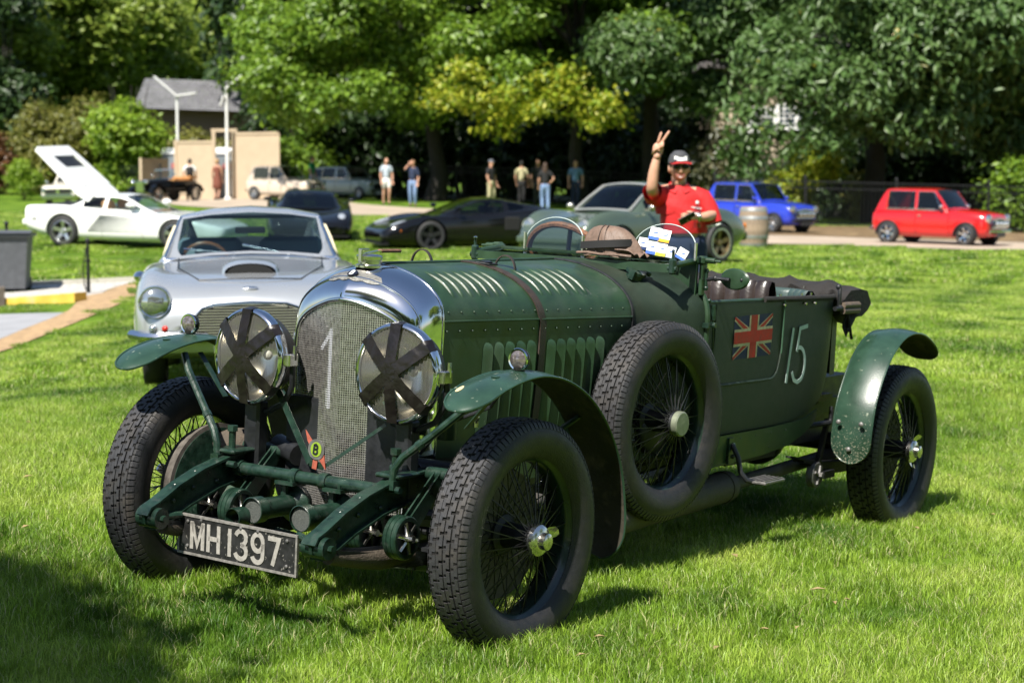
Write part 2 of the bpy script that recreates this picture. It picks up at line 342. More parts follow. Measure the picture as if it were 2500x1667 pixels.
# ---------------------------------------------------------------- radiator
RF = [(.235, .40), (.243, .55), (.249, .75), (.25, .93), (.2465, .985), (.236, 1.025), (.21, 1.056), (.165, 1.084), (.112, 1.106), (.056, 1.123), (0, 1.132)]
RB = [(.262, .40), (.272, .55), (.28, .75), (.286, .96), (.2875, 1.035), (.283, 1.095), (.265, 1.142), (.217, 1.188), (.152, 1.222), (.076, 1.244), (0, 1.25)]
rf = crom(RF, 4); rb = crom(RB, 4)
def vx(y): return .084 - .069 * abs(y) / .25
def shell(i, s, off=0):
    a = math.sin(s * math.pi / 2); c = 1 - math.cos(s * math.pi / 2); f, k = rf[i], rb[i]
    # a hollow band round the opening, then the swelling crown
    x0 = vx(f[0]); return np.array((x0 + (-.13 - x0) * c, f[0] + (k[0] - f[0]) * a, f[1] + (k[1] - f[1]) * a))
sv = np.linspace(0, 1, 14); G = [[shell(i, s) for s in sv] for i in range(len(rf))]
G = [[g * (1, -1, 1) for g in row] for row in G] + [row for row in reversed(G[:-1])]
b = MB(); b.grid(G); rad = P('radiator_shell', b, CHROME, smooth=60)
b = MB(); edge = [Vector((vx(y), -y, z)) for y, z in rf] + [Vector((vx(y), y, z)) for y, z in reversed(rf[:-1])]
b.tube(edge, .0075, 8); b.tube([Vector(r[6]) + Vector((.002, 0, 0)) for r in G], .004, 6); b.tube([Vector((-.131, g[-1][1] * 1.004, g[-1][2] + .001)) for g in G], .004, 6); P('shell_bead', b, CHROME, rad, smooth=60)
ztop = lambda y: np.interp(abs(y), rf[::-1, 0], rf[::-1, 1])
def _seg(p, a, c): d = np.subtract(c, a); u = max(0, min(1, np.dot(np.subtract(p, a), d) / d.dot(d))); return np.hypot(*(np.subtract(p, a) - d * u))
NUM = [((-.052, 1.013), (-.054, .748), .0105), ((-.052, 1.008), (-.100, .95), .0075)]
def painted(y, z): return -.12 < y < .13 and .72 < z < 1.04 and any(_seg((y, z), a, c) < w for a, c, w in NUM)
b = MB(); wp = MB()
def wire(pts, yz):
    """one wire as runs of bare and painted metal"""
    st = [painted(*q) for q in yz]; k = 0
    while k < len(pts) - 1:
        e = k + 1
        while e < len(pts) - 1 and st[e] == st[k]: e += 1
        (wp if st[k] else b).tube([pts[k], pts[e]], .0018, 4, cap=False); k = e
for k in range(-30, 31):
    y = k * .0081; zs = np.arange(.39, float(ztop(y)), .0066); wire([(vx(y) - .006, y, z) for z in zs], [(y, z) for z in zs])
for k in range(92):
    z = .395 + k * .0081; ym = float(np.interp(z, rf[:, 1], rf[:, 0])) if z < 1.13 else .01
    for sd in (-1, 1): yy = np.linspace(0, sd * ym, 40); wire([(vx(y) - .005, y, z) for y in yy], [(y, z) for y in yy])
rm = P('radiator_mesh', b, MESHW, rad, smooth=0, kind='stuff')
P('mesh_number', wp, mat('mesh_white_paint', (.50, .51, .54), .5, .2), rad, smooth=0, kind='stuff')
def mnode(op, a, bv, c=None):
    n = t.nodes.new('ShaderNodeMath'); n.operation = op
    for i, q in enumerate((a, bv, c)):
        if q is None: continue
        if isinstance(q, (int, float)): n.inputs[i].default_value = q
        else: t.links.new(q, n.inputs[i])
    return n.outputs[0]
b = MB(); b.grid([[(vx(y) - .035, y, z) for z in (.38, 1.0, float(ztop(y)) + .004)] for y in np.linspace(-.25, .25, 9)]); P('radiator_core', b, DARK, rad)
b = MB(); b.lathe([(.05, -.004), (.05, .004), (.040, .008), (.040, .022), (.046, .024), (.047, .036), (.043, .04), (.03, .043), (1e-4, .045)], 28, T(-.068, 0, 1.244)); b.cyl((-.125, 0, 1.256), (-.112, 0, 1.278), .012, n=8); b.box((-.018, 0, 1.282), (.012, .018, .046), b=.003); b.box((-.035, 0, 1.303), (.045, .018, .008), b=.002); b.box((-.085, 0, 1.293), (.09, .02, .006), Matrix.Rotation(.12, 4, 'Y'))
cap = P('radiator_cap', b, NICKEL, rad); b = MB(); b.box((-.185, 0, 1.298), (.125, .024, .013), b=.005); P('cap_handle', b, mat('worn_wood', (.13, .065, .04), .6, 0, .4, 60), cap)
# winged badge laid on the crown
def crown(y, s, off):
    i = np.interp(abs(y), rf[::-1, 0], np.arange(len(rf))[::-1]); i0 = int(i); fr = i - i0; i1 = min(i0 + 1, len(rf) - 1)
    p = shell(i0, s) * (1 - fr) + shell(i1, s) * fr; q = shell(i0, s + .02) * (1 - fr) + shell(i1, s + .02) * fr; d = q - p; n = np.array((-d[2], 0, d[0])); n /= np.linalg.norm(n); n *= 1 if n[2] > 0 else -1
    p = p + n * off; p[1] *= 1 if y >= 0 else -1; return p
b = MB(); G2 = []
for y in np.linspace(-.1, .1, 81):
    u = abs(y) / .1; lo = .40 - .03 * math.sin(min(1, u / .42) * math.pi) * (u < .42) + (.0 if u < .42 else (.0 - .05 * math.sin((u - .42) / .58 * math.pi) + .12 * (u - .42))); hi = .60 - .05 * u + (.03 if u < .3 else 0) - max(0, u - .8) * .5
    G2.append([crown(y, lo + (hi - lo) * k / 4, .002 + .0008 * math.sin(y * 900)) for k in range(5)])
b.grid(G2); wing = P('winged_badge', b, mat('badge_silver', (.32, .31, .28), .45, .8, .3, 120), rad)
c0 = Vector(crown(0, .50, .005)); c1 = Vector(crown(0, .52, .005)); tx = Vector((0, 1, 0)); ty = (c1 - c0).normalized(); tz = tx.cross(ty)
BM = Matrix(((tx.x, ty.x, tz.x, c0.x), (tx.y, ty.y, tz.y, c0.y), (tx.z, ty.z, tz.z, c0.z), (0, 0, 0, 1)))
b = MB(); b.lathe([(.021, -.004), (.021, .003), (1e-4, .003)], 28, BM @ T(s=(1, .85, 1))); P('badge_roundel', b, mat('badge_black', (.008, .01, .02), .25), rad)
b = MB(); strokes(b, GLY['B'], .30, .15, BM @ T(-.007, -.012, .0032, s=(.0125, .0125, .0125))); P('badge_letter', b, mat('badge_white', (.8, .8, .8), .4), rad, smooth=0)
# ---------------------------------------------------------------- bonnet and scuttle
XB0, XB1 = -.132, -1.30
def bw(x): u = (x - XB0) / (XB1 - XB0); return .2875 + (.38 - .2875) * u, 1.068 - .013 * u, 1.251 + .007 * u
def bon(x, a, off=0):
    w, zh, zt = bw(x); return Vector((x, (w + off) * math.sin(a), zh + (zt - zh + off) * math.cos(a)))
for sd in (1, -1):
    b = MB(); b.grid([[bon(x, sd * a) for a in np.linspace(.01, math.pi / 2, 16)] for x in np.linspace(XB0, XB1, 20)], flip=sd > 0); top = P('bonnet_top_panel', b, GREEN, smooth=60)
    b = MB(); b.grid([[Vector((x, sd * (bw(x)[0] - .03 * k * k), bw(x)[1] - .003 - (bw(x)[1] - .58) * k)) for k in np.linspace(0, 1, 8)] for x in np.linspace(XB0, XB1, 14)], flip=sd > 0); side = P('bonnet_side_panel', b, GREEN, smooth=60)
    b = MB()
    for x in np.arange(XB0 - .03, XB1, -.072):
        q = bon(x, sd * (math.pi / 2 - .17)); b.ball(q, .0042, 6, 4); w, zh, zt = bw(x); b.ball((x + .012, sd * (w + .001), zh - .035), .0042, 6, 4)
    for z in (.83, .90, .97, .985):
        b.ball((-.375, sd * .307, z - .07), .004, 6, 4)
    P('bonnet_rivets', b, GREEN, side, kind='stuff')
    b = MB(); b.tube([(x, sd * (bw(x)[0] + .002), bw(x)[1]) for x in (XB0, -.7, XB1)], .004, 6); P('hinge', b, GREEN, side)
    if sd > 0:
        for x in [-.235 - .052 * k for k in range(7)] + [-.765 - .058 * k for k in range(6)]:
            b = MB(); b.grid([[bon(x - .019 + .038 * v, a, .0105 * math.sin(math.pi * u) ** .45 * (v ** .7 if v > 0 else 0) * (1 if v < .86 else (1 - v) / .14) - .0005) for v in (1, .95, .86, .7, .5, .3, .12, 0)] for u, a in zip(np.linspace(0, 1, 12), np.linspace(.46, 1.12, 12))]); P('louvre', b, GREEN, top, smooth=75)
        for x in [-.385 - .0645 * k for k in range(5)] + [-.765 - .0635 * k for k in range(6)]:
            b = MB(); w0 = bw(x)[0]; G3 = []
            for u in (0, .015, .035, .06, .09, .3, .5, .7, .91, .94, .965, .985, 1):
                z = .985 - .36 * u; kk = (bw(x)[1] - z) / (bw(x)[1] - .58); y0 = w0 - .03 * kk * kk; ee = min(u, 1 - u) * .36; pr = 1 if ee > .03 else math.sqrt(max(0, 1 - ((.03 - ee) / .03) ** 2))
                G3.append([Vector((x + (.023 - .046 * v) * (.35 + .65 * pr), y0 + .022 * pr * (v ** .8 if v < .8 else (1 - v) / .2 * .9) - .0005, z)) for v in (0, .12, .3, .5, .68, .8, .84, 1)])
            b.grid(G3, flip=True); P('louvre', b, GREEN, side, smooth=75)
b = MB(); b.tube([(XB0, 0, 1.254), (-.7, 0, 1.257), (XB1, 0, 1.262)], .006, 8); P('bonnet_centre_hinge', b, GREEN)
def strip(path, hw, th, xdir=Vector((1, 0, 0))):
    mb = MB(); mb.slab([[p - xdir * hw, p - xdir * hw * .4 + Vector((0, 0, 0)), p + xdir * hw] for p in path], th); return mb
sx = -.70
pth = [Vector((sx - .012, bw(sx)[0] - .03 * ((bw(sx)[1] - z) / .488) ** 2 + .006, z)) for z in np.linspace(.6, 1.05, 8)] + [bon(sx + .05 * (1 - a / 1.57), a, .006) for a in np.linspace(1.5, .02, 14)] + [bon(sx + .05 * (1 - abs(a) / 1.57), a, .006) for a in np.linspace(-.05, -1.5, 12)]
b = strip(pth, .021, .005); strap = P('bonnet_strap', b, LEATH)
b = MB(); b.box((-.665, .10, 1.258), (.05, .02, .01), Matrix.Rotation(-.25, 4, 'X')); b.tube([(-.64, .075, 1.258), (-.69, .075, 1.258), (-.69, .13, 1.252), (-.64, .13, 1.252)], .004, 6, closed=True); P('strap_buckle', b, BLACK, strap)
for cx, cy, cz in ((-.755, .125, 1.226), (-.525, -.10, 1.236)):
    b = strip([Vector((cx + .012 * math.cos(t), cy - .036 * math.cos(t), cz + .054 * math.sin(t) + .004)) for t in np.linspace(-.35, math.pi + .35, 16)], .016, .004, Vector((.92, .38, 0))); P('strap_loop', b, LEATH, strap)
# scuttle
XS1 = -1.665
def scu(x, v):
    u = (x - XB1) / (XS1 - XB1); u2 = u * u * (3 - 2 * u); w = .38 + (.525 - .38) * u2; zh = 1.055 - .02 * u2; zt = 1.258 + .004 * u; e = 2 + .6 * u
    if v <= 0: return Vector((x, w - .03 * v * v, zh + v * (zh - .56)))
    y = math.sin(v * math.pi / 2); return Vector((x, w * math.cos(v * math.pi / 2) ** (2 / e), zh + (zt - zh) * y ** (2 / e)))
vv = list(np.linspace(-1, 0, 6)) + list(np.linspace(.05, 1, 20))
G4 = [[scu(x, v) for v in vv] + [Vector((q.x, -q.y, q.z)) for q in [scu(x, v) for v in reversed(vv[:-1])]] for x in np.linspace(XB1, XS1, 14)]
b = MB(); b.grid(G4); scut = P('scuttle', b, FAB, smooth=60)
b = MB()
for dx, rr, o in ((-.002, .005, .003), (-.014, .003, .002)): b.tube([Vector((XB1 + dx, q.y * 1.004, q.z + o)) for q in G4[0]], rr, 6)
P('scuttle_bead', b, BLACK, scut)
b = MB(); b.tube([Vector((XS1 + .002, q.y * 1.004, q.z + .004)) for q in G4[-1][:26]], .013, 8); P('scuttle_rail', b, GREEN, scut)
b = MB()
for i in (8, 12, 16): q = G4[-1][i]; b.ball((XS1 - .012, q.y + .012, q.z + .01), .009, 8, 6)
P('scuttle_bolts', b, GMETAL, scut, kind='stuff'); b = MB(); b.box((XS1 + .005, .535, 1.02), (.05, .03, .02)); b.cyl((XS1 - .01, .52, 1.02), (XS1 - .01, .562, 1.02), .011, n=8); P('hinge_bracket', b, GMETAL, scut); b = MB(); b.cyl((XS1 - .035, .535, 1.10), (XS1 - .04, .535, 1.04), .010, n=8); b.tube([(XS1 - .038, .535, 1.04), (XS1 - .05, .535, .86), (XS1 - .05, .53, .80)], .004, 6); b.cyl((XS1 - .05, .535, .86), (XS1 - .05, .535, .83), .009, n=8); P('door_hinge_rod', b, GMETAL, scut)
fm = T(-1.44, .295, 1.187, rx=R(-22))
b = MB(); b.lathe([(.036, -.02), (.036, .034), (.044, .036), (.044, .048), (.03, .051), (1e-4, .052)], 20, fm); b.box((0, 0, 0), (.02, .025, .035), fm @ T(.045, .01, .035)); b.ball(fm @ Vector((-.04, .035, .05)), .012, 8, 6); b.cyl(fm @ Vector((-.02, .02, .045)), fm @ Vector((-.04, .035, .05)), .006, n=6); P('scuttle_filler_cap', b, GMETAL, scut)
# folded screen, its posts and board
ws = MB(); fx0, fx1 = -1.435, -1.64
ws.box((fx0, 0, 1.250), (.016, .945, .034)); ws.box((fx1 + .02, 0, 1.279), (.018, .945, .014))
for y in (-.476, .476): ws.cyl((fx0, y, 1.262), (fx1 - .01, y, 1.281), .0135, n=10)
scr = P('folded_windscreen', ws, GREEN)
b = MB(); b.grid([[(fx0 + .002, -.47, 1.262), (fx0 + .002, .47, 1.262)], [(fx1 + .012, -.47, 1.281), (fx1 + .012, .47, 1.281)]]); P('windscreen_pane', b, CLEAR, scr)
for y in (-.478, .478):
    b = MB(); b.box((fx0, y, 1.258), (.03, .026, .062), b=.006); b.cyl((fx0, y, 1.285), (fx0, y, 1.318), .006, n=8); b.cyl((fx0, y + .02, 1.25), (fx0, y - .02, 1.25), .011, n=10); P('screen_clamp', b, GMETAL, scr)
    b = MB(); b.ball((fx0, y, 1.322), (.022, .008, .005), 10, 6, Matrix.Rotation(.5, 4, 'Z')); P('clamp_wing_nut', b, NICKEL, scr)
    s_ = math.copysign(1, y)
    b = MB(); b.box((fx1 - .005, s_ * .503, 1.215), (.03, .016, .15), b=.003); b.box((fx1 - .005, s_ * .5, 1.283), (.045, .04, .035), b=.008); b.cyl((fx1 - .005, s_ * .51, 1.285), (fx1 - .005, s_ * .56, 1.283), .012, n=10); b.cyl((fx1 - .005, s_ * .55, 1.283), (fx1 - .005, s_ * .585, 1.282), .006, n=8); P('screen_post', b, GREEN, scr)
b = MB(); q = [G4[-2][i] for i in range(6, len(G4[0]) - 6)]; poly = [(p.y * .97, p.z - .02) for p in q if p.z > 1.12]
poly = poly + [(-.49, 1.268), (.49, 1.268)]
b.prism(poly, .014, Matrix(((0, 0, 1, -1.634), (1, 0, 0, 0), (0, 1, 0, 0), (0, 0, 0, 1)))); P('screen_board', b, GREEN, scr, smooth=0)
# mirror
b = MB(); b.lathe([(1e-4, .012), (.6, .011), (.9, .007), (1, 0), (.97, -.004), (1e-4, -.004)], 28, T(-1.67, .64, 1.215, rz=R(-14)) @ Matrix.Rotation(math.pi / 2, 4, 'Y') @ T(s=(.044, .077, 1))); mir = P('door_mirror', b, GREEN)
b = MB(); b.cyl((-1.665, .515, 1.205), (-1.655, .56, 1.212), .008, n=8); b.ball((-1.655, .56, 1.213), .013, 8, 6); b.cyl((-1.655, .56, 1.213), (-1.652, .625, 1.211), .009, n=8); P('mirror_arm', b, BLACK, mir); b = MB(); b.ball((-1.652, .68, 1.214), .008, 8, 6); P('mirror_bolt', b, BLACK, mir)
b = MB(); b.cyl((-1.664, .512, 1.16), (-1.664, .512, 1.25), .008, n=8); b.ball((-1.664, .514, 1.17), .01, 8, 6); b.ball((-1.664, .514, 1.24), .01, 8, 6); P('mirror_bracket', b, GMETAL, mir)
# aero screens with stickers
STK = [mat('sticker_white', (.82, .83, .82), .4), mat('sticker_blue', (.06, .14, .5), .4), mat('sticker_orange', (.75, .38, .03), .4), mat('sticker_yellow', (.75, .65, .05), .4), mat('sticker_navy', (.02, .04, .12), .4), mat('sticker_grey', (.45, .5, .55), .5)]
for y0, y1 in ((-.318, -.032), (.21, .502)):
    yc = (y0 + y1) / 2; hw = (y1 - y0) / 2; AM = T(-1.575, yc, 1.288, ry=R(-14))
    out = [(hw, 0), (hw, .02)] + [(hw * math.cos(t), .03 + .108 * math.sin(t)) for t in np.linspace(.1, math.pi - .1, 20)] + [(-hw, .02), (-hw, 0)]
    PM = AM @ Matrix(((0, 0, 1, 0), (1, 0, 0, 0), (0, 1, 0, 0), (0, 0, 0, 1)))
    b = MB(); b.prism(out, .005, PM); a = P('aero_screen', b, CLEAR, smooth=0)
    b = MB(); b.tube([PM @ Vector((p[0], p[1], .0025)) for p in out[1:-1]], .0024, 6); P('screen_edge', b, mat('pane_edge', (.55, .62, .6), .15, 0, spec=.8), a)
    for s_ in (-1, 1): b = MB(); b.box(AM @ Vector((.006, s_ * (hw + .001), .03)), (.01, .011, .075), b=.002); P('screen_bracket', b, NICKEL, a)
    if y0 > 0:
        cards = [(.052, .094, .052, .052, 1, -.12), (.005, .086, .052, .052, 2, -.12), (.102, .049, .044, .05, 4, -.08), (.056, .034, .046, .054, 1, -.1), (.010, .028, .046, .052, 3, -.1), (-.036, .02, .04, .046, 5, -.1), (-.088, .016, .048, .046, 1, -.42)]
        for cx, cz, cw, ch, c2, rt in cards:
            SM = PM @ T(cx * -1, cz, .0062) @ Matrix.Rotation(rt, 4, 'Z')
            b = MB(); b.i = 0; b.prism([(-cw / 2, -ch / 2), (cw / 2, -ch / 2), (cw / 2, ch / 2), (-cw / 2, ch / 2)], .0008, SM); b.i = c2
            b.prism([(-cw / 2, -ch / 2), (cw / 2, -ch / 2), (cw / 2, -ch / 4), (-cw / 2, -ch / 4)], .0005, SM, .0009); b.i = 1
            b.prism([(-cw * .32, -.002), (cw * .2, .002), (cw * .34, .01), (-cw * .1, .004)], .0005, SM, .0009); b.i = 5; b.prism([(-cw * .38, ch * .28), (cw * .3, ch * .28), (cw * .3, ch * .4), (-cw * .38, ch * .4)], .0005, SM, .0009); P('sticker', b, STK, a, smooth=0)
# steering wheel
SMt = T(-1.87, -.27, 1.215, ry=R(-58)); b = MB(); b.lathe([(.205 + .0145 * math.cos(t), .0145 * math.sin(t)) for t in np.linspace(0, 2 * math.pi, 9)], 48, SMt); sw = P('steering_wheel', b, mat('cord_grip', (.20, .085, .04), .6, 0, .45, 70, .5, 130))
b = MB(); [b.cyl(SMt @ Vector((0, 0, -.03)), SMt @ Vector((.2 * math.cos(a), .2 * math.sin(a), 0)), .011, n=8) for a in (.3, 1.87, 3.44, 5.0)]; b.cyl(SMt @ Vector((0, 0, -.02)), SMt @ Vector((0, 0, -.5)), .018, n=8); P('wheel_spokes', b, BLACK, sw)
# ---------------------------------------------------------------- body tub
plan = crom([(-1.655, .52), (-1.9, .527), (-2.3, .53), (-2.7, .526), (-2.95, .505), (-3.07, .44), (-3.13, .28), (-3.15, 0)], 7)
def tubz(x): return float(np.interp(-x, [1.6, 2.55, 2.75, 2.9, 3.0, 3.06, 3.2], [.545, .55, .575, .625, .69, .77, .82]))
def tubt(x): return 1.107 - .012 * max(0, (-x - 2.0)) - (.0)
def tubp(p, k, off=0):
    zb, zt = tubz(p[0]), tubt(p[0]); sh = 1 - .035 * (1 - k) ** 2 - .05 * max(0, .12 - k); return Vector((p[0], p[1] * sh + off, zb + (zt - zb) * k))
kk = [0, .04, .1, .2, .35, .5, .65, .8, .9, 1]
b = MB(); L_ = [[tubp(p, k) for k in kk] for p in plan]; Rr = [[Vector((q.x, -q.y, q.z)) for q in row] for row in reversed(L_[:-1])]; b.grid(L_ + Rr, flip=True)
inn = [[Vector((q.x + (.03 if abs(q.y) < .45 and q.x < -3 else 0), q.y * .94, q.z)) for q in (row[-1], row[5], row[1])] for row in L_ + Rr]; b.i = 1; b.grid(inn, flip=True); b.i = 0; b.grid([[a[-1], c[0]] for a, c in zip(L_ + Rr, inn)], flip=True); tub = P('body_tub', b, [FAB, SEATG], smooth=45)
b = MB(); b.tube([row[-1] + Vector((0, 0, .006)) for row in L_[12:] + Rr[:-12]], .013, 8); P('cockpit_rim', b, CANV, tub)
b = MB(); b.tube([Vector((p[0], p[1] * .985, tubt(p[0]) + .004)) for p in plan[:30]], .008, 8); P('cockpit_edge', b, GREEN, tub)
b = MB()
for x in (-2.36, -2.58, -2.68): b.cyl((x, .53, 1.085), (x, .548, 1.083), .006, n=8); b.cyl((x, .52, 1.115), (x, .52, 1.13), .005, n=6)
for k in range(5): b.cyl((-3.08 + k * .002, .3 - k * .17, 1.1), (-3.08, .3 - k * .17, 1.14), .005, n=6)
P('tonneau_studs', b, NICKEL, tub, kind='stuff')
# door with flag
dx0, dx1, dz0 = -1.745, -2.37, .762
def dpt(x, z, off): p = (x, float(np.interp(-x, -plan[:, 0], plan[:, 1]))); k = (z - tubz(x)) / (tubt(x) - tubz(x)); return tubp(p, k, off)
rc = .09; olz = lambda x: dz0 + (rc - math.sqrt(max(0, rc * rc - (x - (dx1 + rc)) ** 2)) if x < dx1 + rc else 0)
b = MB(); b.grid([[dpt(x, z, .004) for z in np.linspace(olz(x), 1.1, 10)] for x in np.linspace(dx0, dx1, 26)], flip=True); b.tube([dpt(x, olz(x), .004) for x in np.linspace(dx0, dx1, 30)] + [dpt(dx1, z, .004) for z in (.9, 1.0, 1.1)], .0065, 6); door = P('door', b, [FAB], smooth=60)
b = MB(); b.tube([dpt(dx1, z, .008) for z in (.87, .97, 1.08, 1.112)] + [Vector((dx1, .50, 1.118))], .005, 6); P('door_edge_trim', b, mat('trim_green', (.05, .11, .07), .4), door)
FL = [mat('flag_blue', (.014, .018, .075), .7, 0, .3, 40), mat('flag_cream', (.50, .42, .29), .7, 0, .25, 50), mat('flag_red', (.42, .022, .014), .65, 0, .25, 40)]
fx, fz, fw, fh = -1.905, 1.046, .36, .183
def fl(mb, pts, lay, ci):
    mb.i = ci; V = []
    for u, v in pts: V.append(dpt(fx - u * fw, fz - (1 - v) * fh + (.006 * u), .0055 + lay * .0007))
    mb.add(V, [tuple(reversed(range(len(V))))])
b = MB(); fl(b, [(0, 0), (.5, 0), (1, 0), (1, 1), (.5, 1), (0, 1)], 0, 0)
for (u0, v0, u1, v1) in ((0, 0, .5, .5), (1, 1, .5, .5), (0, 1, .5, .5), (1, 0, .5, .5)):
    a = (fw * (u1 - u0), fh * (v1 - v0)); ln = math.hypot(*a); nx, ny = -a[1] / ln / fw, a[0] / ln / fh
    for wd_, ly, ci in ((.020, 1, 1), (.0115, 2, 2)): fl(b, [(min(1, max(0, u + sg * nx * wd_)), min(1, max(0, v + sg * ny * wd_))) for u, v, sg in ((u0, v0, -1), (u1, v1, -1), (u1, v1, 1), (u0, v0, 1))] if (u1 - u0) * (v1 - v0) > 0 else [(min(1, max(0, u + sg * nx * wd_)), min(1, max(0, v + sg * ny * wd_))) for u, v, sg in ((u0, v0, 1), (u0, v0, -1), (u1, v1, -1), (u1, v1, 1))][::-1], ly, ci)
for w1, h1, ly, ci in ((.125, .2, 3, 1), (.085, .135, 4, 2)):
    fl(b, [(.5 - w1, 0), (.5 + w1, 0), (.5 + w1, 1), (.5 - w1, 1)], ly, ci); fl(b, [(0, .5 - h1), (.5, .5 - h1), (1, .5 - h1), (1, .5 + h1), (.5, .5 + h1), (0, .5 + h1)], ly + .3, ci)
P('painted_flag', b, FL, door, smooth=0)
# racing number
b = MB(); NM = Matrix(((-1, 0, 0, -2.475), (0, 0, 1, .5335), (0, 1, 0, .735), (0, 0, 0, 1)))
strokes(b, [[(-.035, 0), (.012, .243)]], .019, .0015, NM)
strokes(b, [[(.162, .247), (.082, .238), (.062, .135)], [(.060, .138)] + _arc(.085, .075, .068, .078, 105, -60, 14) + [(.085, -.003), (.045, .008), (.022, .045)]], .018, .0015, NM)
P('racing_number', b, PBLUE, tub, smooth=0)
# seats
def pleat(name, P0, P1, up, h, depth, n, m, par):
    P0, P1 = Vector(P0), Vector(P1); al = P1 - P0; nr = al.cross(Vector(up)).normalized(); b = MB(); g = []
    for i in range(n * 6 + 1):
        u = i / (n * 6); bu = .018 * abs(math.sin(u * n * math.pi)) ** .5; row = []
        for v, d, zz in ((0, .0, 0), (.3, .3, .3), (.7, .75, .72), (.9, .95, .93), (1, .6, 1.0), (1.02, 0, 1.0), (.9, -.6, .9), (0, -.8, 0)): row.append(P0 + al * u + Vector(up) * (h * zz) + nr * (depth * d + bu * (1 if d > 0 else 0)))
        g.append(row)
    b.grid(g); return P(name, b, m, par, smooth=60)
for y0, y1 in ((.03, .47), (-.47, -.03)): pleat('front_seat', (-2.32, y0, .72), (-2.32, y1, .72), (-.18, 0, 1), .455, .05, 6, SEATB, car)
for pa, pb in (((-2.86, .44, .8), (-2.99, .30, .8)), ((-2.99, .30, .8), (-3.02, -.30, .8)), ((-3.02, -.30, .8), (-2.86, -.46, .8))): pleat('rear_seat', pb, pa, (-.05, 0, 1), .325, .04, 5 if abs(pa[1] - pb[1]) > .3 else 3, SEATG, car)
b = MB(); b.box((-2.45, 0, .62), (1.4, .9, .03)); b.box((-2.15, 0, .78), (.4, .9, .12), b=.03); b.box((-2.75, 0, .78), (.4, .8, .12), b=.03); P('cockpit_floor', b, SEATB)
# folded hood
b = MB(); g = []
for i, y in enumerate(np.linspace(-.54, .54, 34)):
    e = 1 - max(0, (abs(y) - .44) / .1) * .3; row = []
    for k, (dx, dz) in enumerate([(-.05, .02), (-.12, .045), (-.24, .05), (-.33, .03), (-.355, -.03), (-.345, -.10), (-.27, -.135), (-.16, -.12), (-.08, -.08), (-.045, -.03)]):
        wv = .010 * math.sin(y * 31 + k * 1.7) + .008 * math.sin(y * 57 + k * 2.9); row.append((-3.02 + dx * (1.0 if abs(y) < .5 else .97) + wv + .05 * (abs(y) / .54) ** 4, y, 1.11 + (dz + wv) * e - .01 * (abs(y) / .5) ** 2))
    g.append(row)
b.grid(g, cv=True); b.add(g[-1], [tuple(range(10))]); b.add(g[0], [tuple(reversed(range(10)))]); hood = P('folded_hood', b, CANV, smooth=60)
b = MB(); b.slab([[Vector((-3.04 - .11 * u + .012 * math.sin(9 * u + 5 * v), .535 + .012 * math.sin(7 * v + 4 * u), 1.07 - (.16 - .10 * u) * v)) for v in np.linspace(0, 1, 8)] for u in np.linspace(0, 1, 9)], .006); b.tube([(-3.04, .545, 1.06), (-3.06, .55, .98), (-3.10, .55, .905)], .007, 6); P('hood_flap', b, CANV, hood)
b = MB()
for z in (1.065, 1.04): b.cyl((-2.97, .552, z), (-3.14, .556, z), .016, n=10)
P('hood_stick', b, mat('hood_stick_wood', (.10, .075, .055), .6, 0, .3, 30), hood)
b = MB(); b.cyl((-2.90, .545, 1.052), (-2.98, .548, 1.052), .011, n=10); b.tube([(-2.965, .535, 1.05), (-2.955, .54, 1.10), (-2.965, .535, 1.145)], .010, 8); b.ball((-2.962, .53, 1.15), .014, 8, 6); b.ball((-2.96, .545, 1.052), .016, 8, 6); P('hood_latch', b, BLACK, hood)
b = MB(); b.grid([[Vector((-3.12 - .10 * u, .44 - .02 * u, z)) for z in (.72, .85, .98, 1.05)] for u in (0, 1)]); b.grid([[Vector((-3.22, y, z)) for z in (.72, .98, 1.05)] for y in (-.42, .42)]); P('tail_panel', b, FAB, tub)
# ---------------------------------------------------------------- fenders
def fender(name, path, y0, hw, crownh, par, m, er=.12):
    p = crom(path, 6); s = np.r_[0, np.cumsum(np.hypot(*np.diff(p, axis=0).T))]; tg = np.gradient(p, axis=0); nr = np.c_[-tg[:, 1], tg[:, 0]]; nr /= np.linalg.norm(nr, axis=1)[:, None]
    if nr[len(p) // 2, 1] < 0: nr = -nr
    vs = np.linspace(-1, 1, 11); g = []
    for i in range(len(p)):
        d = min(s[i], s[-1] - s[i]); h = hw * (1 if d >= er else max(.05, math.sqrt(max(0, 1 - ((er - d) / er) ** 2)))); g.append([(p[i, 0] - nr[i, 0] * crownh * v * v * (h / hw), y0 + h * v, p[i, 1] - nr[i, 1] * crownh * v * v * (h / hw)) for v in vs])
    g = np.array(g); N = np.zeros_like(g); N[:, :, 0] = nr[:, None, 0]; N[:, :, 2] = nr[:, None, 1]; b = MB(); b.grid(g, flip=False); b.i = 1; b.grid(g - N * .004, flip=True); b.i = 0
    b.tube([Vector(q) for q in g[:, 0]] + [Vector(q) for q in g[-1, 1:-1]] + [Vector(q) for q in g[::-1, -1]] + [Vector(q) for q in g[0, -2:0:-1]], .0045, 6, closed=True)
    return P(name, b, m, par, smooth=60), g
GREENR = GREENW.copy(); GREENR.name = 'racing_green_chipped'; t = GREENR.node_tree; pb = t.nodes['Principled BSDF']; tc = t.nodes.new('ShaderNodeTexCoord'); sp = t.nodes.new('ShaderNodeSeparateXYZ'); t.links.new(tc.outputs['Object'], sp.inputs[0]); nz = t.nodes.new('ShaderNodeTexNoise'); nz.inputs['Scale'].default_value = 120; nz.inputs['Detail'].default_value = 7; nz.inputs['Roughness'].default_value = .75; t.links.new(tc.outputs['Object'], nz.inputs['Vector'])
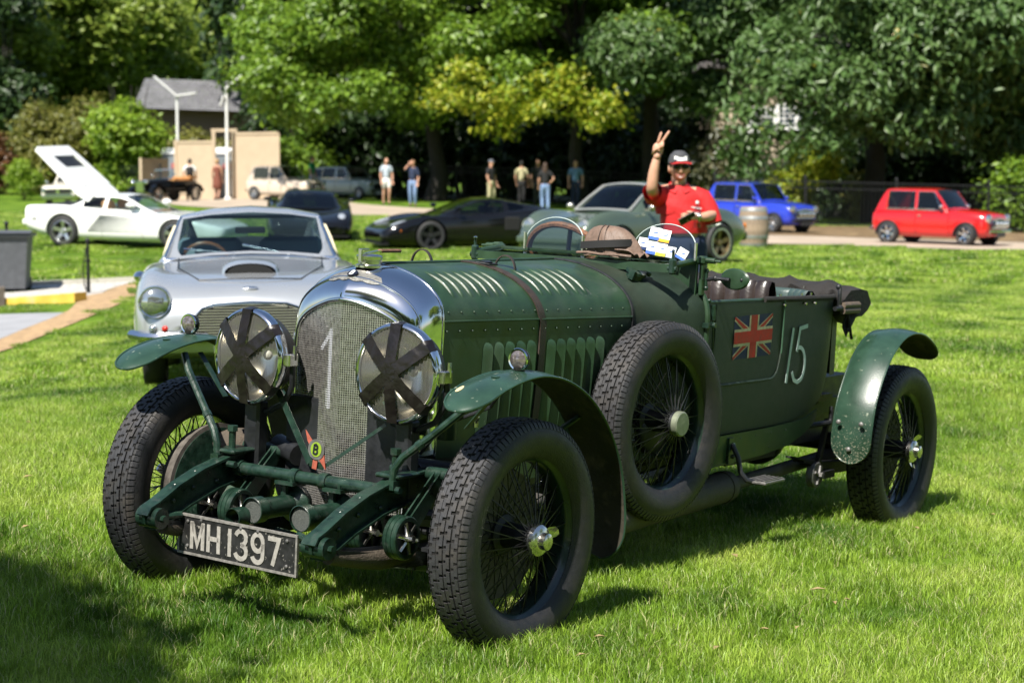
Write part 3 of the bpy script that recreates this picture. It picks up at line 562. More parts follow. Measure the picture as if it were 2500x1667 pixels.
thr = mnode('MULTIPLY_ADD', sp.outputs[2], .47, .365); kf = mnode('MULTIPLY', mnode('GREATER_THAN', nz.outputs[0], thr), .85); mx = t.nodes.new('ShaderNodeMix'); mx.data_type = 'RGBA'; t.links.new(kf, mx.inputs[0]); t.links.new(pb.inputs['Base Color'].links[0].from_socket, mx.inputs[6]); mx.inputs[7].default_value = (.25, .24, .18, 1); t.links.new(mx.outputs[2], pb.inputs['Base Color'])
FP = [(.405, .838), (.37, .866), (.28, .908), (.14, .940), (0, .947), (-.15, .918), (-.3, .848), (-.43, .737), (-.53, .59), (-.577, .43), (-.583, .32), (-.565, .235)]
RP = [(-2.775, .365), (-2.77, .43), (-2.775, .52), (-2.81, .65), (-2.90, .79), (-2.99, .875), (-3.1, .935), (-3.23, .96), (-3.37, .948), (-3.5, .90), (-3.585, .84), (-3.625, .80)]
for sd in (1, -1):
    f, g = fender('front_fender', FP, sd * .722, .088, .014, car, [GREENW, UNDER])
    b = MB(); b.lathe([(1e-4, .0), (.026, .002), (.033, .01), (.036, .022), (.034, .03), (.03, .034)], 20, T(.055, sd * .728, .985) @ Matrix.Rotation(math.pi / 2, 4, 'Y') @ T(z=-.03)); b.cyl((.05, sd * .728, .95), (.05, sd * .728, .96), .02, n=12); sl_ = P('side_lamp', b, mat('lamp_shell', (.03, .03, .03), .3, .6), f)
    b = MB(); b.lathe([(.036, .030), (.0385, .033), (.036, .038), (.031, .037)], 24, T(.055, sd * .728, .985) @ Matrix.Rotation(math.pi / 2, 4, 'Y') @ T(z=-.03)); P('lamp_rim', b, CHROME, sl_)
    b = MB(); b.lathe([(1e-4, .046), (.018, .043), (.031, .035)], 20, T(.055, sd * .728, .985) @ Matrix.Rotation(math.pi / 2, 4, 'Y') @ T(z=-.03)); P('lamp_lens', b, mat('lamp_lens_glass', (.22, .19, .18), .06, .6, .5, 90, spec=.8), sl_)
    b = MB(); b.tube([(.262, sd * .385, .545), (.262, sd * .39, .60), (.25, sd * .415, .64), (.215, sd * .50, .715), (.17, sd * .62, .83), (.15, sd * .66, .885)], .0135, 10); b.cyl((.232, sd * .46, .68), (.226, sd * .476, .694), .0165, n=10); b.box((.262, sd * .385, .545), (.035, .035, .03)); P('fender_stay', b, GMETAL, f)
    b = MB(); b.box((.06, sd * .60, .81), (.025, .2, .004), Matrix.Rotation(sd * .85, 4, 'X')); P('fender_strap', b, GMETAL, f); b = MB(); b.tube([(-.35, sd * .45, .55), (-.38, sd * .6, .68), (-.40, sd * .70, .76)], .011, 8); P('fender_bracket', b, GMETAL, f)
    b = MB(); [b.ball((x, sd * .722, z), (.016, .016, .004), 10, 6) for x, z in ((.18, .934),)]; P('fender_bolt', b, GREENW, f)
    if sd > 0: b = MB(); b.lathe([(1e-4, 0.001), (.012, .001), (.015, 0)], 9, T(.30, .665, .897, ry=R(20), s=(1.6, .6, 1))); P('paint_chip', b, mat('primer_chip', (.55, .45, .25), .8), f)
    f, g = fender('rear_fender', RP, sd * .712, .094, .016, car, [GREENR, UNDER], .10)
    b = MB(); [b.ball((x + .004, sd * .712 + dy, z), (.008, .012, .012), 10, 6) for x, z, dy in ((-2.764, .55, .055), (-2.764, .55, -.055), (-2.766, .43, 0))]; P('fender_rivets', b, GREYP, f)
# ---------------------------------------------------------------- frame, springs, irons, dampers
for sd in (1, -1):
    b = MB(); y = sd * .36
    ol = [(.655, .388), (.640, .41), (.60, .425), (.50, .474), (.38, .517), (.25, .547), (.12, .562), (0, .57), (-.4, .575), (-.4, .47), (0, .475), (.15, .478), (.30, .452), (.45, .405), (.56, .358), (.62, .345), (.648, .36)]
    b.prism(ol, .012, Matrix(((1, 0, 0, 0), (0, 0, -1, y + .006), (0, 1, 0, 0), (0, 0, 0, 1))))
    top = ol[:9]; bot = ol[9:16][::-1]
    b.slab([[Vector((x, y - .026, z)), Vector((x, y + .026, z))] for x, z in top], .008); b.slab([[Vector((x, y + .026, z)), Vector((x, y - .026, z))] for x, z in bot], .008)
    b.cyl((.61, y - .045, .378), (.61, y + .045, .378), .036, n=16)
    iron = P('dumb_iron', b, GMETAL, smooth=40)
    b = MB()
    for x, z in ((.52, .425), (.42, .46), (.40, .41), (.30, .47)):
        for dy in (-.008, .008): b.ball((x, y + dy * 1.2, z), (.009, .008, .009), 8, 6)
    for x, z in ((.5, .478), (.40, .514)): b.ball((x, y, z), (.01, .01, .007), 8, 6)
    b.cyl((.61, y - .06, .378), (.61, y + .06, .378), .012, n=6); P('iron_bolts', b, GMETAL, iron, kind='stuff')
    b = MB(); b.cyl((.215, y, .545), (.215, y, .648), .013, n=10); b.cyl((.215, y, .64), (.215, y, .66), .02, n=6); b.box((.2, y, .572), (.13, .10, .016), b=.006); b.cyl((.262, y - .02, .53), (.262, y + .06, .53), .012, n=8); P('iron_clamp_bolt', b, GMETAL, iron)
    for dy in (-.075, .075):
        b = MB(); c = Vector((.265, y + dy, .376)); M_ = Matrix.Translation(c) @ YAX
        b.lathe([(.03, -.028), (.070, -.028), (.074, -.024), (.074, -.012), (.070, -.010), (.074, -.008), (.074, .006), (.070, .008), (.074, .010), (.074, .022), (.070, .026), (.058, .026), (.056, .016), (.03, .016)], 32, M_); dm = P('friction_damper', b, GMETAL, smooth=40)
        b = MB(); [b.cyl(c + Vector((0, .025, 0)), c + Vector((.056 * math.cos(a), .022, .056 * math.sin(a))), .008, n=6) for a in (.3, 1.35, 2.4, 3.4, 4.45, 5.5)]; b.cyl(c + Vector((0, .0, 0)), c + Vector((0, .05, 0)), .013, n=6); P('damper_star', b, NICKEL, dm); b = MB(); b.lathe([(1e-4, .017), (.056, .017)], 24, M_); P('damper_face', b, BLACK, dm)
        b = MB()
        for o in (-.012, .012):
            a0, a1 = Vector((.265, y + dy + o, .376)), Vector((.055, y + dy + o, .565)); d = (a1 - a0).normalized(); n_ = Vector((-d.z, 0, d.x)); M2 = Matrix(((1, 0, 0, 0), (0, 0, -1, a0.y + .003), (0, 1, 0, 0), (0, 0, 0, 1)))
            pts = [a0 + n_ * .034, a1 + n_ * .022, a1 + d * .02, a1 - n_ * .022, a0 - n_ * .034, a0 - d * .03]; b.prism([(p.x, p.z) for p in pts], .006, M2)
        b.cyl((.055, y + dy - .05, .565), (.055, y + dy + .05, .565), .024, n=12); b.cyl((.055, y + dy - .06, .565), (.055, y + dy + .062, .565), .012, n=6); P('damper_arm', b, GMETAL, dm)
    b = MB()
    for k in range(7):
        h = .62 - .075 * k; b.slab([[Vector((x, y - .028, .30 + .07 * (x / .62) ** 2 - .009 * k)), Vector((x, y + .028, .30 + .07 * (x / .62) ** 2 - .009 * k))] for x in np.linspace(h, -h, 11)], .0085)
    sp_ = P('leaf_spring', b, BLACK); b = MB(); b.tube([(x, y, .285 + .07 * (x / .62) ** 2) for x in np.linspace(.56, .12, 9)], [.028 + .012 * (1 - abs(i - 5) / 5) for i in range(9)], 12); P('spring_gaiter', b, ROPE, sp_)
    b = MB(); b.box((0, y, .27), (.10, .075, .05)); [b.cyl((dx, y + dy, .22), (dx, y + dy, .34), .007, n=6) for dx in (-.04, .04) for dy in (-.03, .03)]; b.box((.14, y + sd * .16, .33), (.10, .16, .012)); P('spring_clamp', b, BLACK, sp_)
    b = MB(); b.tube([(-.4, sd * .36, .52), (-1.2, sd * .385, .52), (-2.4, sd * .40, .50), (-2.75, sd * .40, .50), (-3.1, sd * .40, .58), (-3.5, sd * .40, .56)], .05, 4); P('frame_rail', b, GMETAL)
    b = MB()
    for k in range(6): h = .62 - .08 * k; b.slab([[Vector((-3.3 + x, sd * .47 - .028, .30 + .07 * (x / .62) ** 2 - .009 * k)), Vector((-3.3 + x, sd * .47 + .028, .30 + .07 * (x / .62) ** 2 - .009 * k))] for x in np.linspace(h, -h, 9)], .0085)
    P('rear_leaf_spring', b, BLACK)
    # valance below the doors
    b = MB(); b.slab([[Vector((x, sd * (.515 - .01 * k), z0 + (z1 - z0) * k)) for k in (0, .5, 1)] for x, z0, z1 in ((-1.62, .54, .40), (-1.85, .545, .415), (-2.3, .545, .425), (-2.55, .55, .445), (-2.7, .56, .48), (-2.82, .59, .53))], .006); val = P('side_valance', b, GREEN)
    b = MB()
    for x in (-1.95, -2.05, -2.2, -2.35, -2.5): b.ball((x, sd * .516, .52), .006, 6, 4); b.ball((x, sd * .51, .455), .006, 6, 4)
    b.box((-1.955, sd * .522, .475), (.05, .012, .11)); [b.ball((-1.955 + dx, sd * .53, z), .01, 8, 6) for dx in (-.012,) for z in (.5, .45)]; P('valance_bolts', b, GMETAL, val, kind='stuff')
b = MB(); b.tube([(-.0, -.64, .385), (0, -.52, .36), (.0, -.42, .25), (0, 0, .215), (0, .42, .25), (0, .52, .36), (0, .64, .385)], [.032, .035, .034, .034, .034, .035, .032], 8); P('front_axle', b, mat('axle_green', (.03, .05, .035), .4, 0, .5, 12, dirt=(.12, .12, .10), dscale=9))
b = MB(); b.cyl((-3.3, -.62, .385), (-3.3, .62, .385), .045, n=12); b.ball((-3.3, 0, .385), (.17, .14, .16), 16, 10); P('rear_axle', b, BLACK)
b = MB(); b.cyl((.215, -.335, .513), (.215, .335, .513), .022, n=14); [b.cyl((.215, y, .513), (.215, y + .03, .513), .028, n=14) for y in (-.335, -.08, .05, .305)]; P('cross_tube', b, GMETAL)
for y, ring in ((-.09, True), (.12, False)):
    b = MB(); HM = Matrix.Translation((.185, y, .412)) @ Matrix.Rotation(math.pi / 2, 4, 'Y') @ Matrix.Rotation(.02, 4, 'X')
    b.lathe([(1e-4, -.03), (.055, -.03), (.062, -.02), (.062, -.004), (.066, -.003), (.066, .006), (.05, .014), (.034, .03), (.036, .06), (.037, .15), (.040, .175), (.046, .18), (.046, .222), (.043, .224)], 28, HM); b.box((.215, y, .49), (.07, .08, .012)); b.cyl((.215, y - .02, .44), (.215, y - .02, .50), .015, n=8); b.cyl((.235, y + .025, .488), (.235, y + .025, .512), .009, n=6); b.cyl((.2, y + .025, .488), (.2, y + .025, .512), .009, n=6); hn = P('horn', b, GMETAL, smooth=40)
    b = MB(); b.lathe([(1e-4, .214), (.043, .214)], 24, HM); P('horn_grille', b, mat('horn_gauze', (.10, .11, .10), .7, .3, .5, 240, .8, 500), hn)
    if ring: b = MB(); b.lathe([(.031, .205), (.034, .205), (.034, .27), (.031, .27), (.029, .24)], 24, HM @ T(.026, -.045, 0)); P('horn_trumpet', b, GMETAL, hn)
# number plate
PM = Matrix(((.08, 0, 1, .506), (1, 0, 0, -.07), (0, 1, 0, .314), (0, 0, 0, 1))) @ Matrix.Rotation(.004, 4, 'Z')
b = MB(); b.box((0, 0, 0), (.558, .137, .006), PM); 
nm = MB(); nm.M = PM; nm.box((0, 0, 0), (.558, .137, .006)); npl = P('number_plate', nm, PLATEB, smooth=0)
b = MB(M=PM); [b.box((0, s_ * .0655, .001), (.564, .008, .011)) for s_ in (-1, 1)]; [b.box((s_ * .278, 0, .001), (.008, .139, .0105)) for s_ in (-1, 1)]; P('plate_border', b, mat('plate_edge', (.20, .19, .175), .6, .2, .3, 60), npl, smooth=0)
b = MB(M=PM)
for ch, fr in (('M', .117), ('H', .262), ('1', .401), ('3', .500), ('9', .637), ('7', .768)): strokes(b, GLY[ch], .33, .045, T(-.279 + .558 * fr, -.047, .0028, s=(.049, .047, .06)))
P('plate_characters', b, mat('plate_white', (.30, .285, .26), .55, 0, .2, 60, dirt=(.25, .24, .21), dscale=50), npl, smooth=0)
b = MB(M=PM); [b.ball((dx, dy, .005), (.007, .007, .004), 8, 6) for dx, dy in ((-.235, .045), (-.235, -.04), (.235, .045), (.235, -.04), (-.17, .055), (.1, .056), (.02, .056))]; P('plate_screws', b, GREYP, npl, kind='stuff'); b = MB(); b.cyl((.5, -.33, .378), (.60, -.36, .378), .012, n=8); b.cyl((.5, .19, .38), (.61, .35, .378), .012, n=8); P('plate_bracket', b, GMETAL, npl)
# ---------------------------------------------------------------- headlamps
LENS = bpy.data.materials.new('fluted_lens'); LENS.use_nodes = True; _t = LENS.node_tree; _p = _t.nodes['Principled BSDF']; _p.inputs['Base Color'].default_value = (.62, .62, .58, 1); _p.inputs['Roughness'].default_value = .10; _p.inputs['Specular IOR Level'].default_value = .9
_tr = _t.nodes.new('ShaderNodeBsdfTransparent'); _tr.inputs[0].default_value = (.92, .93, .9, 1); _mx = _t.nodes.new('ShaderNodeMixShader'); _mx.inputs[0].default_value = .09; _t.links.new(_tr.outputs[0], _mx.inputs[1]); _t.links.new(_p.outputs[0], _mx.inputs[2]); _t.links.new(_mx.outputs[0], _t.nodes['Material Output'].inputs[0])
for sd, toe in ((1, R(0)), (-1, R(6))):
    LM = T(.19, sd * .326, .908, rz=-toe if sd < 0 else toe) ; LX = LM @ Matrix.Rotation(math.pi / 2, 4, 'Y')
    b = MB(); b.lathe([(1e-4, -.175), (.03, -.174), (.07, -.163), (.11, -.135), (.14, -.095), (.154, -.055), (.157, -.03)], 40, LX); hl = P('headlamp', b, BLACK, smooth=60)
    b = MB(); b.lathe([(.157, -.04), (.168, -.038), (.171, -.03), (.171, -.008), (.167, .003), (.160, .006), (.155, .002), (.154, -.006)], 48, LX); P('headlamp_rim', b, CHROME, hl, smooth=60)
    b = MB(); b.lathe([(.154, -.012), (.14, -.06), (.11, -.105), (.06, -.14), (1e-4, -.15)], 40, LX); P('reflector', b, mat('reflector', (.52, .48, .41), .2, 1), hl, smooth=60); b = MB(); b.ball(LX @ Vector((0, 0, -.1)), .018, 10, 8); P('bulb', b, WHITEP, hl)
    b = MB(); g = []
    dome = lambda yy, zz: .026 * max(0, 1 - (yy * yy + zz * zz) / .155 ** 2)
    for i in range(145):
        yy = -.154 + .308 * i / 144; hh = math.sqrt(max(1e-6, .1545 ** 2 - yy * yy)); g.append([LM @ Vector((dome(yy, hh * v) + .0028 * math.sin(i * math.pi / 3) - .002, yy, hh * v)) for v in np.linspace(-1, 1, 9)])
    b.grid(g); P('headlamp_lens', b, LENS, hl, smooth=75)
    for an in (R(90), R(38), R(-42)):
        b = MB(); d = Vector((0, math.cos(an), math.sin(an))); n_ = Vector((0, -math.sin(an), math.cos(an))); g = []
        for u in np.linspace(-1.13, 1.13, 30):
            row = []
            for v in (-.022, -.011, 0, .011, .022):
                uu = u * .158; r_ = math.hypot(uu, v)
                if r_ < .158: p = d * uu + n_ * v + Vector((dome(d.y * uu + n_.y * v, d.z * uu + n_.z * v) + .0085 + (.003 if r_ > .15 else 0), 0, 0))
                else: e = r_ - .158; p = (d * uu + n_ * v) * ((.158 + min(e, .0155)) / r_) + Vector((.009 - max(0, e - .010) * 3.0, 0, 0))
                row.append(LM @ (p + Vector((.0012 * math.sin(u * 23 + v * 90 + an * 5), 0, 0))))
            g.append(row)
        b.slab(g, -.0015); P('tape_strip', b, TAPE, hl, smooth=60)
    b = MB(); ys = .5 if sd > 0 else .168
    b.box(LM @ Vector((-.045, ys * 0 + (.172 if sd > 0 else .172), 0)), (.05, .03, .045), b=.004); b.cyl(LM @ Vector((-.055, .18, .0)), LM @ Vector((-.055, .18, .05)), .009, n=8); P('lamp_clamp', b, NICKEL, hl); b = MB(); b.cyl(LM @ Vector((-.02, -.166, 0)), LM @ Vector((-.005, -.178, 0)), .009, n=8); P('lamp_hinge', b, NICKEL, hl)
    b = MB(); b.tube([LM @ Vector((-.05, .178, -.02)), LM @ Vector((-.06, .17, -.09)), LM @ Vector((-.07, .12, -.16)), LM @ Vector((-.075, .03, -.20)), LM @ Vector((-.075, -.06, -.18))], .011, 8); b.box((.12, sd * .335, .60), (.06, .07, .30), b=.01); b.cyl((.12, sd * .335, .70), (.12, sd * .33, .755), .03, .02, n=12); P('lamp_bracket', b, BLACK, hl)
# V stay with club badge
b = MB()
def bar(a, c, w=.022, th=.004, up=Vector((1, 0, 0))):
    a, c = Vector(a), Vector(c); d = (c - a).normalized(); s_ = d.cross(up).normalized() * w / 2; b.slab([[a - s_, a + s_], [c - s_, c + s_]], th)
bar((.13, -.225, .79), (.195, -.02, .565), .026); bar((.195, -.02, .565), (.2, .045, .558)); bar((.2, .045, .558), (.155, .27, .725), .012); vs_ = P('lamp_stay', b, GMETAL)
for sd in (-1, 1): b = MB(); b.tube([(.13, sd * .225, .79), (.13, sd * .30, .80)], .01, 6); P('stay_end', b, GMETAL, vs_)
BDM = Matrix(((0, 0, 1, .207), (1, 0, 0, .018), (0, 1, 0, .617), (0, 0, 0, 1))) @ Matrix.Rotation(R(-8), 4, 'Z')
b = MB(M=BDM); b.prism([(-.06, .055), (-.018, .02), (.0, .0), (.02, .03), (.034, -.005), (.05, -.06), (.02, -.035), (-.005, -.03), (-.035, .01), (-.045, .02)], .003); b.box((0, -.05, 0), (.02, .04, .003)); bd = P('club_badge', b, mat('badge_red_enamel', (.35, .09, .06), .35, 0, .2, 60), vs_, smooth=0)
b = MB(M=BDM); b.lathe([(.036, .0), (.036, .005), (1e-4, .005)], 28); P('badge_ring', b, GREYP, bd); b = MB(M=BDM); b.lathe([(.026, .004), (.026, .0065), (1e-4, .0065)], 28, T(s=(.9, 1, 1))); P('badge_disc', b, mat('badge_lime', (.22, .33, .03), .3), bd); b = MB(M=BDM); strokes(b, GLY['B'], .36, .2, T(-.008, -.016, .007, s=(.0165, .0165, .01))); P('club_letter', b, BLACK, bd, smooth=0)
# bits beside and under the engine
b = MB(); b.lathe([(1e-4, .0), (.033, .0), (.034, .004), (.034, .145), (.030, .165), (.016, .178), (1e-4, .18)], 20, T(-.10, .345, .662)); P('oil_canister', b, GREEN)
b = MB(); b.lathe([(.018 + .005 * math.cos(t), .005 * math.sin(t)) for t in np.linspace(0, 2 * math.pi, 8)], 20, T(-.22, .39, .735, rx=R(80), rz=R(40))); b.cyl((-.22, .385, .70), (-.22, .385, .72), .01, n=8); P('lifting_ring', b, NICKEL)
b = MB(); b.tube([(.02, .32, .62), (.0, .36, .68), (-.03, .42, .74), (-.06, .55, .80), (.05, .66, .87)], .006, 6); P('lamp_cable', b, BLACK)
b = MB(); b.box((-.55, 0, .36), (1.1, .42, .26), b=.05); b.box((-.6, 0, .62), (1.3, .5, .3)); b.cyl((.06, -.18, .56), (.02, -.31, .58), .04, n=12); b.cyl((-.0, .28, .56), (-.02, .48, .56), .042, n=12); P('engine_block', b, BLACK)
b = MB(); b.cyl((-.35, -.52, .46), (-.35, .52, .46), .02, n=8); b.tube([(-.1, -.5, .33), (-.1, .5, .33)], .014, 8); b.cyl((-.05, .30, .40), (-.05, .62, .40), .02, n=8); P('steering_linkage', b, BLACK)
b = MB(); b.ball((0.02, -.50, .56), (.10, .09, .06), 14, 8); P('steering_gaiter', b, ROPE)
b = MB(); b.cyl((-1.1, .44, .27), (-2.18, .40, .285), .068, n=20); b.cyl((-2.18, .40, .285), (-3.4, .40, .33), .03, n=12); b.cyl((-.6, .40, .4), (-1.1, .44, .27), .03, n=12); b.cyl((-2.12, .402, .284), (-2.14, .402, .284), .072, n=20); P('exhaust', b, mat('exhaust_grey', (.075, .068, .062), .7, .3, .4, 18, .2, 60))
b = MB(); b.box((-1.75, 0, .46), (2.2, .7, .03)); b.box((-3.2, 0, .55), (.7, .75, .3)); b.cyl((-1.6, .12, .36), (-3.2, 0, .38), .04, n=10); b.box((-2.4, .38, .40), (.5, .05, .05)); P('undertray', b, BLACK)
b = MB(); b.tube([(-1.955, .53, .50), (-1.955, .56, .45), (-1.955, .575, .39), (-1.965, .60, .358), (-2.0, .63, .348)], .011, 10); st = P('step_bracket', b, BLACK); b = MB(); b.box((-2.07, .635, .35), (.19, .10, .012), b=.003)
for k in range(5): b.box((-2.07, .595 + k * .02, .358), (.18, .008, .006))
P('step_plate', b, GREYP, st)
b = MB(); c = Vector((-2.89, .50, .276)); M_ = Matrix.Translation(c) @ YAX; b.lathe([(1e-4, -.02), (.06, -.02), (.06, -.006), (.056, -.004), (.06, -.002), (.06, .012), (.056, .016), (1e-4, .016)], 28, M_); b.cyl(c, c + Vector((0, .04, 0)), .014, n=6); [b.cyl(c + Vector((0, .02, 0)), c + Vector((.045 * math.cos(a), .018, .045 * math.sin(a))), .007, n=6) for a in (.4, 1.9, 3.5, 5)]; rd = P('rear_damper', b, GREYP)
b = MB(); b.tube([c, (-2.985, .505, .53)], .016, 4); b.cyl((-2.70, .48, .51), (-2.97, .52, .515), .013, n=8); b.tube([(-2.97, .52, .515), (-2.985, .52, .53), (-2.988, .52, .59)], .011, 8); b.box((-3.0, .5, .27), (.12, .05, .035)); P('damper_link', b, BLACK, rd)
# leather helmet left on the scuttle
HT = CARM @ T(-1.50, .155, 1.283)
hm = thing('leather_helmet', 'soft brown leather flying helmet with black strap lying on the folded screen', 'helmet'); hm.matrix_world = HT
LB = mat('helmet_leather', (.15, .098, .072), .6, 0, .2, 25, .35, 70)
b = MB(); g = []
for i, t in enumerate(np.linspace(0, 2 * math.pi, 41)[:-1]):
    row = []
    for k in range(9):
        v = k / 8; r = math.cos(v * math.pi / 2) ** .62; w = 1 + .05 * math.sin(5 * t + 3 * v) + .04 * math.sin(9 * t); sd_ = 1 + .20 * max(0, math.cos(t - 1.3)) * (1 - v)
        row.append((.075 * math.cos(t) * r * w, .12 * math.sin(t) * r * w * sd_ - .02 * v, .122 * math.sin(v * math.pi / 2) ** 1.15 + .006 * math.sin(4 * t + 2) * (1 - v)))
    g.append(row)
b.grid(g, cu=True); b.obj('crown', LB, hm, smooth=70)
b = MB()
for yy in (-.03, .012): b.tube([(.076 * math.cos(v * math.pi / 2) ** .62 + .003 if abs(v) < .97 else 0, yy * (1 - v * .6) - .01 * v, .124 * math.sin(v * math.pi / 2) ** 1.15) for v in np.linspace(0.02, .95, 10)], .0022, 5)
b.obj('seam', mat('seam_dark', (.07, .045, .035), .7), hm)
b = MB(); b.slab([[(.083 * math.cos(t) + .004 + .004 * math.sin(3 * t), .122 * math.sin(t) - .01, .046 + .012 * math.sin(t) + dz) for dz in (-.015, 0, .015)] for t in np.linspace(-1.25, 1.25, 22)], -.004); b.obj('strap', mat('elastic_black', (.016, .016, .017), .8), hm)
b = MB(); b.box((.052, -.088, .036), (.006, .006, .032)); b.obj('strap_slide', NICKEL, hm)
b = MB(); b.slab([[(.02 + .06 * u + .008 * math.sin(8 * v), .06 + .10 * v, .03 - .024 * v + .01 * math.sin(6 * u + 3 * v)) for u in np.linspace(-1, 1, 7)] for v in np.linspace(0, 1, 9)], .004); b.obj('ear_flap', LB, hm, smooth=70)
b = MB(); b.tube([(.075, -.12, .006), (.09, -.06, .01), (.088, 0, .005), (.094, .07, .008), (.08, .14, .004)], .006, 6); b.obj('chin_strap', LB, hm)
# ================================================================== THE SETTING
def ground_at(x, y):
    """where the line of sight through (x, y) of the 2352 px view meets the terrain"""
    d = W(x, y, 1) - CAMP; lo = None; prev = 2.0
    for D in np.geomspace(2, 140, 400):
        p = CAMP + d * D
        if p.z < gz(p.x, p.y):
            a, c = prev, D
            for _ in range(24):
                m = (a + c) / 2; p = CAMP + d * m
                if p.z < gz(p.x, p.y): c = m
                else: a = m
            p = CAMP + d * c; return Vector((p.x, p.y, gz(p.x, p.y)))
        prev = D
    p = CAMP + d * 100; return Vector((p.x, p.y, gz(p.x, p.y)))
def z500(x, y): return (x * .38265) / 1.06293, (330 + y * .38265) / 1.06293     # from a zoomed view of the left edge
def on(x, y, dz=0): return Vector((x, y, gz(x, y) + dz))
xs = np.unique(np.r_[np.linspace(-700, -60, 9), np.linspace(-60, -14, 24), np.linspace(-14, 14, 71), np.linspace(14, 60, 24), np.linspace(60, 700, 9)]); ys = np.unique(np.r_[np.linspace(-400, 0, 9), np.linspace(0, 30, 76), np.linspace(30, 110, 60), np.linspace(110, 900, 9)])
XX, YY = np.meshgrid(xs, ys, indexing='ij'); ZZ = hz(XX, YY)
LAWN = bpy.data.materials.new('lawn_soil'); LAWN.use_nodes = True
def lawn_nodes(m, cols, trans=False, tip=None):
    t = m.node_tree; L = t.links.new; b = t.nodes['Principled BSDF']; g = t.nodes.new('ShaderNodeNewGeometry'); mp = t.nodes.new('ShaderNodeMapping'); mp.inputs['Scale'].default_value = (1, .6, 1); L(g.outputs['Position'], mp.inputs[0])
    n1 = t.nodes.new('ShaderNodeTexNoise'); n1.inputs['Scale'].default_value = 1.15; n1.inputs['Detail'].default_value = 6; n1.inputs['Roughness'].default_value = .62; L(mp.outputs[0], n1.inputs['Vector'])
    cr = t.nodes.new('ShaderNodeValToRGB'); e = cr.color_ramp.elements; e[0].position = .36; e[0].color = (*cols[0], 1); e[1].position = .66; e[1].color = (*cols[2], 1); q = e.new(.5); q.color = (*cols[1], 1)
    L(n1.outputs[0], cr.inputs[0]); out = cr.outputs[0]
    if trans:
        ri = t.nodes.new('ShaderNodeMapRange'); ri.inputs[3].default_value = .55; ri.inputs[4].default_value = 1.5; L(g.outputs['Random Per Island'], ri.inputs[0]); sc = t.nodes.new('ShaderNodeVectorMath'); sc.operation = 'SCALE'; L(out, sc.inputs[0]); L(ri.outputs[0], sc.inputs['Scale']); gt = t.nodes.new('ShaderNodeMath'); gt.operation = 'GREATER_THAN'; gt.inputs[1].default_value = .93; L(g.outputs['Random Per Island'], gt.inputs[0]); mw_ = t.nodes.new('ShaderNodeMix'); mw_.data_type = 'RGBA'; L(gt.outputs[0], mw_.inputs[0]); L(sc.outputs[0], mw_.inputs[6]); mw_.inputs[7].default_value = (.55, .52, .26, 1); out = mw_.outputs[2]
        tl = t.nodes.new('ShaderNodeBsdfTranslucent'); L(out, tl.inputs[0]); mx = t.nodes.new('ShaderNodeMixShader'); mx.inputs[0].default_value = .42; L(b.outputs[0], mx.inputs[1]); L(tl.outputs[0], mx.inputs[2]); L(mx.outputs[0], t.nodes['Material Output'].inputs[0])
    L(out, b.inputs['Base Color']); b.inputs['Roughness'].default_value = .42 if trans else .9; b.inputs['Specular IOR Level'].default_value = .35 if trans else .1
lawn_nodes(LAWN, [(.045, .09, .008), (.08, .145, .012), (.125, .195, .02)])
b = MB(); b.grid(np.stack([XX, YY, ZZ], -1), flip=False); b.obj('lawn', LAWN, kind='structure', smooth=80)
def sheet(name, poly, dz, m, th=.25):
    """flat piece of ground laid over the terrain inside an outline (list of xy)"""
    P_ = np.array([(p[0], p[1]) for p in poly]); bm = bmesh.new(); vs = [bm.verts.new((x, y, 0)) for x, y in P_]; f = bm.faces.new(vs); bmesh.ops.triangulate(bm, faces=[f])
    for _ in range(4):
        es = [e for e in bm.edges if e.calc_length() > max(1.2, .06 * (e.verts[0].co.y))]
        if not es: break
        bmesh.ops.subdivide_edges(bm, edges=es, cuts=1); bmesh.ops.triangulate(bm, faces=bm.faces)
    me = bpy.data.meshes.new(name); 
    for v in bm.verts: v.co.z = gz(v.co.x, v.co.y) + dz
    bmesh.ops.recalc_face_normals(bm, faces=bm.faces)
    if sum(f.normal.z for f in bm.faces) < 0: bmesh.ops.reverse_faces(bm, faces=bm.faces)
    bm.to_mesh(me); bm.free(); me.materials.append(m); me.polygons.foreach_set('use_smooth', [True] * len(me.polygons)); o = link(name, me, kind='structure'); EXCL.append(P_); return o
EXCL = []
zz = lambda pts: [ground_at(*z500(*p)) for p in pts]
CONC = mat('path_concrete', (.36, .29, .22), .85, 0, .12, 1.2, .2, 6, dirt=(.24, .20, .15), dscale=.6, dlo=.5, dhi=.75)
def ribbon(name, pts, dz, m):
    p = crom([(a, bb, c) for a, bb, c in pts], 6); L_, R_ = [], []
    tg = np.gradient(p[:, :2], axis=0); tg /= np.linalg.norm(tg, axis=1)[:, None]
    for i in range(len(p)): n = np.array((-tg[i, 1], tg[i, 0])); L_.append(p[i, :2] + n * p[i, 2]); R_.append(p[i, :2] - n * p[i, 2])
    return sheet(name, [tuple(q) for q in L_] + [tuple(q) for q in reversed(R_)], dz, m)
q = [(ground_at(x, y), w) for x, y, w in ((2900, 572, 3.4), (2352, 566, 3.4), (2000, 556, 3.2), (1700, 548, 3.2), (1450, 530, 3.2), (1150, 502, 3.2), (850, 484, 3.2), (600, 466, 3.4), (520, 452, 3.4))]
ribbon('path', [(p.x, p.y, w) for p, w in q], .02, CONC)
sheet('leaf_litter', [ground_at(x, y) for x, y in ((1690, 540), (1900, 545), (2130, 552), (2352, 558), (2700, 565), (2700, 536), (2352, 528), (2130, 524), (1900, 521), (1700, 520))], .028, mat('leaf_litter', (.14, .09, .04), .95, 0, .4, 3, .4, 12, dirt=(.28, .2, .1), dscale=2))
